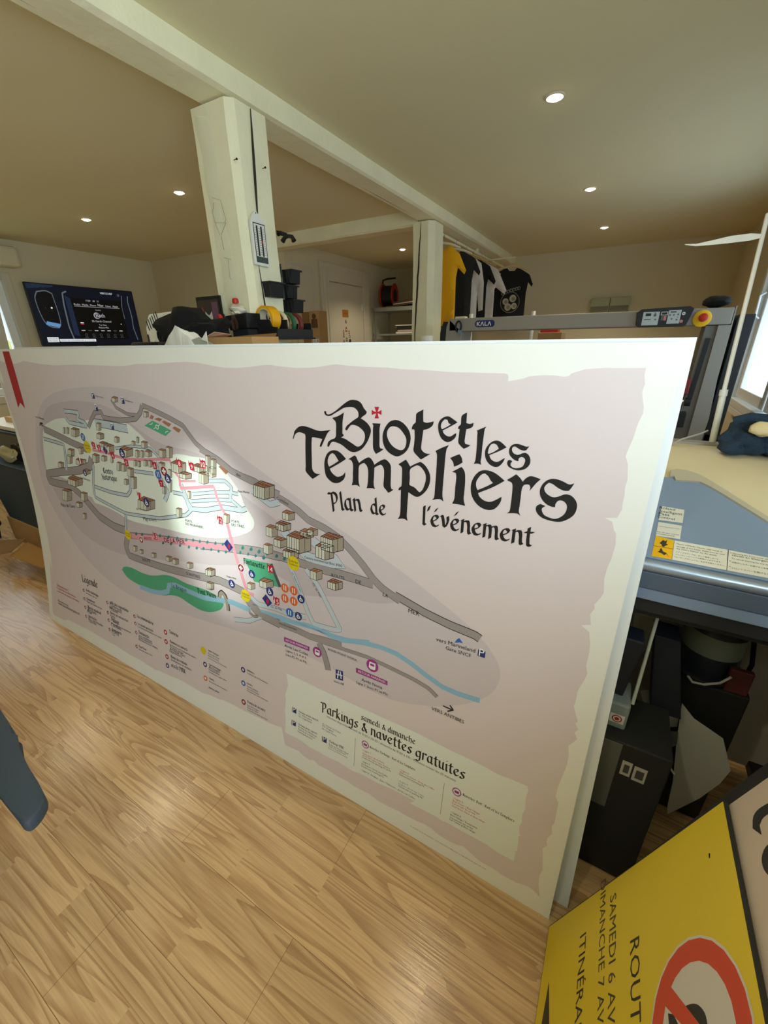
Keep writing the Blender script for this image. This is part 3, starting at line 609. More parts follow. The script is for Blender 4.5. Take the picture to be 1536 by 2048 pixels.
P|tree|7|1558,789 1564,785 1562,778 1557,776 1555,773 1555,775 1550,776 1552,782
P|tree|7|1649,828 1654,823 1653,817 1649,815 1647,812 1646,814 1641,815 1644,821
P|tree|7|1690,831 1695,827 1694,821 1690,819 1688,816 1687,818 1683,819 1685,825
P|tree|7|1732,834 1737,830 1736,824 1732,822 1730,819 1730,821 1725,822 1727,828
P|tree|7|1636,806 1641,802 1639,796 1635,793 1633,790 1633,793 1628,793 1630,799
P|tree|7|1676,809 1681,804 1679,798 1675,796 1673,793 1673,795 1668,796 1670,802
P|tree|7|1713,812 1718,807 1717,801 1713,799 1711,796 1710,798 1706,799 1708,805
P|tree|7|1754,815 1759,811 1758,805 1754,803 1752,800 1751,802 1747,803 1749,809
P|tree|7|1650,829 1657,824 1655,816 1648,813 1645,810 1645,813 1641,814 1643,820
P|tree|7|1693,834 1700,829 1698,821 1691,818 1689,815 1688,818 1684,819 1686,826
P|tree|7|1731,833 1738,828 1736,821 1730,817 1727,814 1726,817 1722,818 1724,825
P|tree|7|1771,835 1778,830 1776,823 1770,820 1767,817 1767,820 1763,821 1765,827
P|tree|7|1814,837 1820,832 1819,825 1813,822 1810,819 1810,822 1805,823 1808,829
P|tree|7|1849,835 1855,830 1854,823 1848,820 1845,817 1845,820 1841,821 1843,827
P|tree|7|1751,816 1758,811 1757,803 1750,800 1747,797 1747,800 1743,801 1745,807
Q|navy|9|855|1311|22
T|white|9.5|B|848,1303 863,1303|P
Q|navy|9|1063|1302|22
T|white|9.5|B|1055,1294 1070,1294|P
Q|navy|9|857|1262|22
T|white|9.5|B|849,1254 865,1254|P
Q|navy|9|946|1193|22
T|white|9.5|B|939,1185 954,1185|P
Q|navy|9|2540|725|20
T|white|9.5|B|2533,717 2547,717|P
C|white|9|1632|736|17.099999999999998
C|maroon|9.3|1632|736|15
P|white|9.7|1629,745 1635,745 1635,739 1641,739 1641,733 1635,733 1635,726 1629,726 1629,733 1623,733 1623,739 1629,739
C|white|9|1246|1047|21.659999999999997
C|maroon|9.3|1246|1047|19
P|white|9.7|1242,1059 1250,1059 1250,1051 1258,1051 1258,1043 1250,1043 1250,1035 1242,1035 1242,1043 1234,1043 1234,1051 1242,1051
C|white|9|1009|707|15.959999999999999
C|maroon|9.3|1009|707|14
P|white|9.7|1006,716 1012,716 1012,710 1017,710 1017,705 1012,705 1012,699 1006,699 1006,705 1000,705 1000,710 1006,710
C|navy|9.3|1687|726|16
C|white|9.7|1686|723|6.7
C|navy|9.9|1686|724|4.2
L|white|9.95|2.9|1684,736 1685,726 1691,725 1694,718
C|navy|9.3|1576|656|17
C|white|9.7|1576|653|7.1
C|navy|9.9|1576|654|4.4
L|white|9.95|3.1|1574,667 1575,656 1582,656 1584,648
C|navy|9.3|1917|696|16
C|white|9.7|1916|693|6.7
C|navy|9.9|1917|694|4.2
L|white|9.95|2.9|1915,706 1915,696 1922,695 1924,688
C|navy|9.3|1904|626|16
C|white|9.7|1903|623|6.7
C|navy|9.9|1904|624|4.2
L|white|9.95|2.9|1902,636 1903,626 1909,626 1911,618
C|navy|9.3|977|1087|20
C|white|9.7|976|1083|8.4
C|navy|9.9|977|1084|5.2
L|white|9.95|3.6|974,1099 975,1087 983,1086 986,1077
C|navy|9.3|1263|1020|19
C|white|9.7|1262|1017|8.0
C|navy|9.9|1262|1017|4.9
L|white|9.95|3.4|1260,1032 1261,1020 1268,1019 1271,1010
C|navy|9.3|1091|893|20
C|white|9.7|1090|889|8.4
C|navy|9.9|1091|890|5.2
L|white|9.95|3.6|1088,905 1089,893 1097,892 1100,883
C|navy|9.3|633|956|16
C|white|9.7|633|953|6.7
C|navy|9.9|633|954|4.2
L|white|9.95|2.9|631,966 632,956 638,955 641,948
C|orange|9.3|1845|716|17
L|white|9.7|3.4|1841,726 1841,707
L|white|9.7|3.4|1850,726 1850,707
C|orange|9.3|1885|718|17
L|white|9.7|3.4|1880,727 1880,708
L|white|9.7|3.4|1889,727 1889,708
C|orange|9.3|1844|676|17
L|white|9.7|3.4|1839,685 1839,667
L|white|9.7|3.4|1848,685 1848,667
C|orange|9.3|1884|677|17
L|white|9.7|3.4|1879,686 1879,668
L|white|9.7|3.4|1888,686 1888,668
C|blue|9.3|1865|627|17
L|white|9.7|3.4|1860,636 1860,617
L|white|9.7|3.4|1869,636 1869,617
C|blue|9.3|1205|1028|19
L|white|9.7|3.8|1200,1039 1200,1018
L|white|9.7|3.8|1210,1039 1210,1018
C|blue|9.3|689|1127|18
L|white|9.7|3.6|685,1137 685,1117
L|white|9.7|3.6|694,1137 694,1117
C|navy|9.3|1773|681|17
C|white|9.7|1772|678|7.1
C|navy|9.9|1772|679|4.4
L|white|9.95|3.1|1770,692 1771,681 1778,681 1780,673
C|yellow|9.3|1888|820|26
T|ink|9.7|B|1868,822 1907,822|Entrée
T|ink|9.7|B|1868,812 1907,812|Visiteurs
C|yellow|9.3|1648|627|25
T|ink|9.7|B|1629,629 1667,629|Entrée
T|ink|9.7|B|1629,619 1667,619|Visiteurs
C|yellow|9.3|908|709|24
T|ink|9.7|B|890,711 926,711|Entrée
T|ink|9.7|B|890,701 926,701|Visiteurs
C|yellow|9.3|707|1084|28
T|ink|9.7|B|686,1086 728,1086|Entrée
T|ink|9.7|B|686,1075 728,1075|Visiteurs
P|red|9|750,1119 754,1110 760,1111 763,1115 769,1111 777,1111 776,1083 753,1082 752,1097 747,1099
T|white|9.5|B|758,1087 769,1087|2
P|red|9|791,1112 795,1103 801,1103 805,1108 810,1103 818,1104 818,1076 795,1075 793,1090 789,1092
T|white|9.5|B|800,1080 810,1080|3
P|red|9|888,1092 892,1082 898,1083 901,1087 906,1083 915,1084 914,1056 891,1054 889,1070 885,1071
T|white|9.5|B|896,1059 906,1059|4
P|red|9|982,1071 987,1062 993,1063 996,1067 1001,1063 1010,1063 1009,1035 986,1034 984,1049 980,1051
T|white|9.5|B|991,1039 1001,1039|5
P|red|9|1178,1084 1182,1075 1188,1076 1191,1080 1197,1076 1205,1077 1204,1049 1181,1047 1180,1062 1175,1064
T|white|9.5|B|1186,1052 1197,1052|6
P|red|9|1201,1015 1205,1006 1211,1007 1215,1011 1220,1007 1228,1008 1227,980 1205,978 1203,993 1199,995
T|white|9.5|B|1210,983 1220,983|7
P|red|9|1337,1113 1341,1104 1347,1104 1350,1109 1356,1104 1364,1105 1363,1077 1340,1076 1339,1091 1334,1093
T|white|9.5|B|1345,1081 1356,1081|8
P|red|9|1406,1111 1410,1101 1416,1102 1420,1107 1425,1102 1433,1103 1433,1075 1410,1073 1408,1089 1404,1090
T|white|9.5|B|1415,1079 1425,1079|9
P|red|9|1472,1126 1476,1117 1482,1118 1485,1122 1491,1118 1499,1119 1498,1091 1475,1089 1474,1104 1469,1106
T|white|9.5|B|1475,1094 1496,1094|10
P|red|9|600,1028 605,1019 611,1020 614,1024 619,1020 628,1020 627,992 604,991 602,1006 598,1008
T|white|9.5|B|609,996 619,996|1
P|red|9|1034,936 1038,926 1044,927 1048,931 1053,927 1061,928 1060,900 1038,898 1036,914 1032,915
T|white|9.5|B|1038,903 1058,903|11
P|red|9|1528,925 1532,916 1538,916 1542,921 1547,916 1555,917 1555,889 1532,888 1530,903 1526,905
T|white|9.5|B|1532,893 1552,893|12
P|red|9|1105,769 1109,760 1115,761 1118,765 1123,761 1132,762 1131,734 1108,732 1106,747 1102,749
T|white|9.5|B|1108,737 1129,737|13
P|red|9|1768,793 1772,784 1778,785 1781,789 1786,785 1795,786 1794,757 1771,756 1769,771 1765,773
T|white|9.5|B|1771,761 1791,761|14
P|red|9|1790,674 1795,665 1801,666 1804,670 1809,666 1818,667 1817,639 1794,637 1792,652 1788,654
T|white|9.5|B|1794,642 1814,642|15
P|navy|9|1550,813 1570,835 1598,809 1577,787
P|red|9.5|1574,821 1584,813 1579,797 1570,806
P|navy|9|1734,643 1753,665 1782,638 1761,617
P|red|9.5|1758,650 1768,643 1763,626 1753,636
P|navy|9|833,1087 848,1103 869,1083 853,1067
P|red|9.5|851,1092 858,1087 855,1074 848,1081
P|blue|6|2463,730 2470,744 2475,749 2487,737 2477,736 2471,733
L|ink|6|4.4|2450,514 2481,513
L|ink|6|4.4|2470,525 2482,514 2465,502
L|ink|6|8.0|315,1161 330,1144
L|ink|6|6.9|303,1146 315,1161 338,1158
P|purple|6|1836,521 1953,523 1953,506 1836,502
T|white|7|B|1844,507 1945,511|RETOUR PARKINGS
P|purple|6|2146,519 2264,518 2265,503 2147,501
T|white|7|B|2156,506 2257,507|RETOUR PARKINGS
C|purple|9.3|1987|516|19
P|white|9.7|1978,525 1997,525 1998,508 1994,504 1981,504 1977,508
P|purple|9.9|1981,521 1994,521 1994,515 1981,515
C|purple|9.3|2207|551|22
P|white|9.7|2196,562 2218,562 2219,542 2214,537 2199,537 2194,542
P|purple|9.9|2199,557 2214,557 2214,549 2199,549
P|navy|6|2066,480 2096,484 2098,448 2067,444
L|white|7|3.7|2075,449 2078,479
L|white|7|3.7|2090,452 2085,479
L|white|7|3.7|2069,463 2094,466
T|ink|9.6|B|1839,482 1946,485|Arrêt Les Colles
T|ink|9.6|B|1845,465 1939,470|Lignes 2, 3, 4 et 6
T|ink|9.6|B|1844,448 1941,452|(vers P2, P3 et P4)
T|ink|9.6|B|2170,479 2247,481|Arrêt Noria
T|ink|9.6|B|2150,462 2268,466|Ligne 1 (vers P1 et P5)
T|ink|9.6|B|2060,428 2102,432|Vers A8
T|ink|9.6|B|2033,541 2149,543|ROND-POINT NORIA
T|ink|9.6|B|2410,716 2523,721|vers Marineland
T|ink|9.6|B|2440,700 2513,702|Gare SNCF
T|ink|9.6|B|2416,485 2517,485|VERS ANTIBES
T|ink|9.6|B|2045,815 2095,817|ROUTE
T|ink|9.6|B|2136,819 2156,819|DE
T|ink|9.6|B|2232,804 2250,802|LA
T|ink|9.6|B|2318,777 2353,776|MER
T|ink|9.6|B|1936,851 2086,858|Centre commercial Biot 3000
T|ink|9.6|B|1829,1034 1878,1021|Combes
T|ink|9.6|B|1651,1087 1672,1084|des
T|ink|9.6|G|1648,759 1755,763|Fontanette
T|ink|9.6|G|1368,556 1481,565|Pont Vieux
T|ink|9.6|G|798,977 877,982|Centre
T|ink|9.6|G|778,946 899,955|historique
T|ink|9.6|B|1337,858 1379,860|PORTE
T|ink|9.6|B|1335,844 1442,850|DES MIGRANIERS
T|ink|9.6|B|1604,909 1644,911|PORTE
T|ink|9.6|B|1602,894 1667,900|DES TINES
T|ink|9.6|B|999,605 1058,612|ROUTE
T|ink|9.6|B|1305,621 1392,626|D'ANTIBES
T|ink|9.6|B|1036,715 1089,724|ROUTE
T|ink|9.6|B|1180,735 1318,756|DE LA MER
T|ink|9.6|B|1195,534 1295,538|La Brague
T|ink|9.6|B|1776,619 1830,623|Ch. du Plan
T|ink|9.6|B|1965,768 1999,727|Ch. du Plan
T|ink|9.6|B|1878,785 1916,720|Ch. Fanton d'Andon
T|ink|9.6|B|1814,565 1897,566|ROUTE D'ANTIBES
T|ink|9.6|B|279,1183 365,1177|vers Valbonne
T|ink|9.6|B|873,1310 931,1305|Parking de la Chèvre
T|ink|9.6|B|1080,1303 1129,1298|Parking Bonnard
T|ink|9.6|B|1549,677 1602,681|Théâtre Noël
T|ink|9.6|B|1651,1028 1707,1033|Place Marius
T|ink|9.6|B|584,922 665,920|Les Bachettes
T|ink|9.6|B|325,739 468,756|Place du Caire
T|ink|9.6|B|1006,846 1078,852|Salle Paroissiale
T|ink|9.6|B|1049,805 1143,819|Migraniers
#notice
P|paper|5|1843,280 1847,259 1843,214 1849,173 1847,122 1872,121 1893,124 1930,123 1971,116 2018,119 2049,117 2100,123 2133,120 2159,118 2193,125 2227,126 2261,126 2309,133 2356,135 2397,136 2379,118 2427,121 2474,123 2488,120 2513,124 2551,123 2591,124 2629,125 2668,119 2712,121 2712,153 2705,152 2716,159 2712,208 2717,215 2713,215 2709,240 2713,256 2711,282 2715,305 2712,330 2712,349 2714,363 2710,378 2669,376 2629,371 2600,375 2542,377 2488,377 2440,378 2388,382 2246,379 2129,377 2002,374 1911,376 1847,374 1855,327
T|ink|6.5|G|2176,334 2377,338|samedi & dimanche
T|ink|6.5|G|2012,290 2542,300|Parkings & navettes gratuites
T|ink|6.5|B|2038,276 2516,279|Navettes disponibles samedi de 9h30 à 23h30 / dimanche de 9h30 à 19h - Rotation toutes les 20 minutes
T|ink|6.5|G|1910,238 2001,241|Parkings grande capacité
T|ink|6.5|B|1911,228 1972,229|P1 / Marineland
T|ink|6.5|B|1911,218 1972,219|P5 / Ingénierie
T|ink|6.5|G|1911,184 1999,185|Parkings petite capacité
T|ink|6.5|B|1911,174 1998,173|Parking des Bâchettes
T|ink|6.5|B|1911,164 1990,163|Parking de la Rabine
T|ink|6.5|B|1910,153 1977,153|Parking Bonnard
T|ink|6.5|B|2020,238 2100,239|P2 / Maison du Coeur
T|ink|6.5|B|2020,229 2069,229|P3 / Hugues
T|ink|6.5|B|2020,218 2082,218|P4 / Saint Pierre
T|ink|6.5|G|2054,182 2116,184|Parkings PMR
T|ink|6.5|B|2053,170 2136,172|École du Moulin Neuf
T|ink|6.5|B|2054,163 2125,165|Place de la gendarmerie
T|ink|6.5|B|2053,155 2134,157|Réservés aux titulaires de carte
T|ink|6.5|G|2217,243 2385,245|Navettes: Parkings - Biot et les Templiers
T|red|6.5|B|2191,218 2222,220|› Ligne 1
T|red|6.5|B|2192,206 2276,211|Marineland / Arrêt Noria
T|red|6.5|B|2193,199 2298,202|Arrêt des Colles / Saint Antoine
T|ink|6.5|B|2192,191 2302,193|Desservant les parkings P1 & P5
T|ink|6.5|B|2192,174 2224,177|› Ligne 2
T|ink|6.5|B|2192,165 2293,168|Eucalyptus / Arrêt des Colles
T|ink|6.5|B|2192,156 2278,158|Desservant le parking P2
T|ink|6.5|B|2192,140 2396,142|› Ligne 6  Antibes - Juan / Valbonne - Arrêt Les Colles
T|redt|6.5|B|2335,219 2365,219|› Ligne 3
T|redt|6.5|B|2335,210 2454,212|Maison du Coeur / Arrêt des Colles
T|ink|6.5|B|2334,201 2421,203|Desservant le parking P3
T|bluet|6.5|B|2335,176 2367,177|› Ligne 4
T|bluet|6.5|B|2335,166 2425,168|Hugues / Arrêt des Colles
T|ink|6.5|B|2335,157 2420,159|Desservant le parking P4
T|ink|6.5|G|2542,245 2694,245|Navettes: Biot - Biot et les Templiers
T|redt|6.5|B|2515,218 2547,219|› Ligne 5
T|redt|6.5|B|2516,208 2599,210|Bois Fleuri / Biot Village
T|redt|6.5|B|2515,199 2587,202|Desservant les arrêts
T|redt|6.5|B|2516,190 2617,192|Saint Roch, Place et Biot village
T|ink|6.5|B|2515,167 2547,167|› Ligne 6
T|ink|6.5|B|2515,156 2599,159|Biot Village / Fontanette
T|ink|6.5|B|2515,146 2587,149|Desservant les arrêts
T|ink|6.5|B|2515,139 2595,140|Les Colles & Biot village
Q|navy|9|1889|236|21
T|white|9.5|B|1881,228 1896,228|P
Q|navy|9|1889|181|21
T|white|9.5|B|1882,173 1897,173|P
Q|navy|9|2032|181|21
T|white|9.5|B|2025,173 2039,173|P
C|purple|9.3|2200|247|14
C|paper|9.6|2200|247|11
P|purple|9.8|2193,251 2207,251 2207,242 2193,242
C|purple|9.3|2524|247|14
C|paper|9.6|2524|247|11
P|purple|9.8|2517,251 2531,251 2531,242 2517,242
L|grey|6|1.4|2160,252 2162,141
L|grey|6|1.3|2483,255 2484,140
T|grey|6|B|2392,37 2643,40|ne pas jeter sur la voie publique - sous réserve de modifications et intempéries en cours de route
#legend
T|ink|6|G|417,344 572,350|Légende
T|ink|6|G|448,299 567,299|Centre historique
T|ink|6|B|445,283 548,283|Animations de rue
C|maroon|6|423|296|9
C|bg|6.5|425|296|5
T|ink|6|G|446,249 526,250|Campement
T|ink|6|B|443,234 589,236|Place de Gaulle et rue
C|maroon|6|421|247|9
C|bg|6.5|422|246|5
T|ink|6|G|448,201 579,204|Marché médiéval
T|ink|6|B|445,185 530,187|Artisans
T|ink|6|B|443,174 484,175|Rue
C|maroon|6|423|198|9
C|bg|6.5|424|198|5
T|ink|6|G|448,150 529,152|Spectacles
T|ink|6|B|446,134 586,139|Place des Arcades
T|ink|6|B|445,122 522,125|Tournois
C|maroon|6|423|146|9
C|bg|6.5|425|146|5
T|ink|6|G|671,296 834,297|Salle des expositions
T|ink|6|B|669,282 777,282|Conférences
T|ink|6|B|667,270 775,271|Ateliers enfants
T|ink|6|B|666,259 739,260|Musée
C|maroon|6|649|294|9
C|bg|6.5|650|294|5
T|ink|6|G|669,240 826,242|Marché des artisans d'art
T|ink|6|B|667,225 711,226|Ruelles
C|maroon|6|646|237|9
C|bg|6.5|648|237|5
T|ink|6|G|671,199 744,201|Village
T|ink|6|B|669,184 841,188|Démonstrations et animations
T|ink|6|B|668,173 759,175|Combats
C|maroon|6|648|196|9
C|bg|6.5|650|196|5
T|ink|6|G|673,148 760,151|Campements
T|ink|6|B|671,133 734,136|Porte
T|ink|6|B|670,122 700,123|Tour
C|maroon|6|650|145|9
C|bg|6.5|651|145|5
T|ink|6|G|905,295 1036,296|La commanderie
C|maroon|6|884|293|9
C|bg|6.5|886|293|5
T|ink|6|G|907,258 1029,259|Les grands spectacles
T|ink|6|B|905,244 1090,246|Concerts et animations sur scène
C|maroon|6|887|256|9
C|bg|6.5|888|255|5
T|ink|6|G|909,212 994,213|Fontanette
T|ink|6|B|908,197 1015,200|Jeux médiévaux
T|ink|6|B|907,187 1014,190|Joutes équestres
T|ink|6|B|906,176 1057,180|Animations pour enfants
C|maroon|6|889|209|9
C|bg|6.5|890|209|5
T|ink|6|G|906,137 966,140|Pont Vieux
T|ink|6|B|905,123 1013,128|Initiation au tir à l'arc
C|maroon|6|885|134|9
C|bg|6.5|887|134|5
T|ink|6|G|1151,298 1217,297|Taverne
C|red|6|1123|291|12
C|bg|6.5|1123|291|6
T|ink|6|G|1152,251 1277,251|Commerces ouverts
T|ink|6|B|1151,236 1330,236|Restaurants et boutiques du centre
T|ink|6|B|1151,225 1247,225|Produits locaux
T|ink|6|B|1150,214 1258,214|Artisanat d'art
T|ink|6|B|1149,202 1234,203|Expositions
C|red|6|1124|244|12
C|bg|6.5|1124|244|6
T|ink|6|G|1154,176 1271,178|Camp des enfants
T|ink|6|B|1153,161 1299,164|Animations et ateliers
C|red|6|1126|169|12
C|bg|6.5|1126|169|6
T|ink|6|G|1155,131 1258,134|Accès PMR
C|navy|6|1127|124|12
C|bg|6.5|1127|124|6
T|ink|6|G|1414,304 1479,303|Entrée Visiteurs
T|ink|6|B|1413,290 1481,289|Porte des Tines
T|ink|6|B|1413,280 1478,279|Route de la Mer
T|ink|6|B|1412,269 1526,268|Contrôle et billetterie de l'événement
C|yellow|6|1382|295|17
T|ink|6|G|1415,239 1489,239|Point d'information
T|ink|6|B|1415,225 1481,225|Accueil
T|ink|6|B|1415,214 1481,215|Fontanette
T|ink|6|B|1414,204 1524,205|Renseignements et objets trouvés
C|navy|6|1391|232|12
C|bg|6.5|1391|232|6
T|ink|6|G|1417,173 1449,173|Buvette
T|ink|6|B|1416,159 1527,161|Restauration de la Fontanette
C|orange|6|1392|166|12
C|white|6.5|1392|166|6
T|ink|6|G|1412,128 1479,130|Itinéraire piéton
T|ink|6|G|1642,303 1684,302|Sanitaires
T|ink|6|B|1642,290 1754,289|Toilettes de la Fontanette
C|navy|6|1621|298|12
C|bg|6.5|1621|298|6
T|ink|6|G|1643,244 1674,244|Garderie
T|ink|6|B|1643,231 1704,231|Espace enfants
T|ink|6|B|1643,221 1708,221|Rue du Portugon
T|ink|6|B|1643,211 1756,212|Fontanette et centre historique
C|blue|6|1622|238|12
C|bg|6.5|1622|238|6
T|ink|6|G|1645,159 1743,162|Postes de secours
T|ink|6|B|1646,146 1709,148|Rue du Portugon
T|ink|6|B|1646,136 1707,138|Route de la Mer
T|ink|6|B|1646,126 1758,130|Fontanette et centre historique
C|maroon|6|1624|153|12
C|bg|6.5|1624|153|6
T|red|6|B|127,238 254,239|Scannez-moi !
T|red|6|B|123,221 329,224|Programme et informations
T|red|6|B|120,203 360,207|à retrouver en version interactive
T|ink|6|B|120,143 234,145|Retrouvez-nous
T|ink|6|B|117,126 358,130|www.biotetlestempliers.fr
"""
ART2 = r"""#ring
C|white|1|301|597|118
C|red|2|301|597|114
C|white|3|301|597|84
P|black|4|268,531 272,546 288,558 293,558 289,533
S|black|4|267,576 267,592 271,607 282,620 294,623 302,622 299,605 288,598
P|red|5|236,541 311,628 313,602 257,523
#arrow
P|black|1|132,52 252,99 245,37
#sign
F|black|1|77,197 233,209|ITINÉRA|ITINÉRAIRE
F|black2|1|-13,282 250,303|DIMANCHE 7 AV|DIMANCHE 7 AVRIL
F|black2|1|34,331 256,342|SAMEDI 6 AV|SAMEDI 6 AVRIL
F|black|1|142,417 267,421|ROUT|ROUTE
#hole
P|hole|1|75,674 77,678 84,676 84,673
#beige
S|black|1|48,860 47,836 44,800 50,782 68,774 86,789 70,790 62,802 63,831 65,853
S|black|1|103,838 104,814 106,791 118,778 135,777 149,787 154,805 154,825 146,828 143,806 133,794 120,795 115,806 116,833
P|black|1|169,780 167,813 177,816 178,791 201,800 191,782
#cover
P|blue|1|145,292 154,293 158,278 180,281 209,283 226,272 252,249 282,220 304,199 337,166 359,146 384,129 369,-15 324,-9 255,7 158,6 117,-1 126,109
P|trim|1|145,292 154,293 158,278 180,281 209,283 226,272 252,249 282,220 304,199 337,166 359,146 360,161 338,183 298,224 259,264 226,297 205,314 181,323 159,325 146,317
#plabel
P|lab|2|133,176 179,174 176,127 128,125
P|lab|2|128,118 175,118 172,73 125,71
P|yel|2|125,71 161,66 158,6 120,5
P|black|3|123,37 160,38 160,39 123,38
P|lab|2|162,66 259,66 255,6 159,6
P|lab|2|261,66 351,63 346,7 256,6
P|black|3|133,49 140,61 144,58 148,63 146,51 150,49 144,43 142,39 138,41 138,45
P|black|3|135,32 138,34 141,25 147,23 153,12 147,20 144,14 140,18 131,21 135,26
P|black|3|260,65 261,66 256,6 255,6
F|blackb|3|128,166 160,165|Roland|Roland
F|blackb|3|129,153 175,153|Intelligent|Intelligent
F|blackb|3|127,143 149,143|Pass|Pass
F|blackb|3|125,133 160,132|Control|Control
F|black|3|129,103 171,104|COLOR MANAGEMENT SYSTEM|COLOR MANAGEMENT SYSTEM
F|black|3|126,83 170,84|2001 All rights reserved|2001 All rights reserved
F|black|3|126,77 161,78|and patents pending|and patents pending
F|black|3|166,55 249,55|Misuse of Media Clamps may result in|Misuse of Media Clamps may result in
F|black|3|166,47 253,48|damage of the heads. Make sure to read|damage of the heads. Make sure to read
F|black|3|166,40 240,41|the "User's Manual" for the details.|the "User's Manual" for the details.
F|black|3|165,30 242,31|メディアクランプは、正しく使用しないと|メディアクランプは、正しく使用しないと
F|black|3|164,22 247,24|プリンティングヘッドの故障につながります。|プリンティングヘッドの故障につながります。
F|black|3|163,14 253,16|「ユーザーズマニュアル」を必ずお読みください。|「ユーザーズマニュアル」を必ずお読みください。
F|black|3|267,56 350,57|Opening the front cover while printing|Opening the front cover while printing
F|black|3|266,50 350,50|causes an emergency stop.|causes an emergency stop.
F|black|3|265,41 349,41|To cancel printing for any other reason,|To cancel printing for any other reason,
F|black|3|265,30 348,30|印刷中にカバーを開けると非常停止します。|印刷中にカバーを開けると非常停止します。
F|black|3|263,13 347,16|フロントカバーを開けるときは注意|フロントカバーを開けるときは注意
C|black|3|264|58|1
C|black|3|262|34|1
C|black|3|261|18|1
"""
# ------------------------------------------------------------------ materials
wallm = mat('wall_paint', (216, 207, 176), .85, bump=.05, bscale=180)
ceilm = mat('ceiling_paint', (226, 219, 182), .9, bump=.04, bscale=160)
beamm = mat('painted_timber', (242, 238, 206), .7, bump=.35, bscale=22, vary=.06, vscale=5)
crackm = mat('timber_crack', (52, 46, 34), .9)
doorm = mat('door_paint', (208, 202, 182), .6)
white = mat('white_plastic', (232, 232, 226), .45)
whitem = mat('white_lacquer', (236, 240, 240), .35)
black = mat('black_plastic', (22, 22, 24), .5)
blackc = mat('black_cloth', (14, 14, 15), .95, bump=.3, bscale=60)
greym = mat('grey_metal', (128, 128, 124), .5)
darkm = mat('dark_plastic', (38, 40, 44), .55)
card = mat('cardboard', (176, 140, 92), .85, vary=.08, vscale=9)
cardd = mat('cardboard_dark', (138, 104, 60), .85, vary=.08, vscale=9)
steel = mat('galvanised_steel', (168, 172, 170), .4, .7)
chrome = mat('chrome', (210, 212, 214), .22, 1.0)
paper = mat('white_paper', (226, 224, 218), .8)
wood = mat('hanger_wood', (214, 178, 120), .5)
redp = mat('red_plastic', (190, 40, 34), .45)
yellowp = mat('yellow_plastic', (236, 190, 20), .45)
slate = mat('slate_plastic', (52, 62, 72), .55)
clear = mat('clear_film', (235, 240, 230), .15, alpha=.16)
glassm = mat('window_glass', (255, 255, 255), .02, alpha=.06)
bulbm = mat('lamp_glow', (255, 236, 200), .5, emit=(255, 232, 190), es=22)

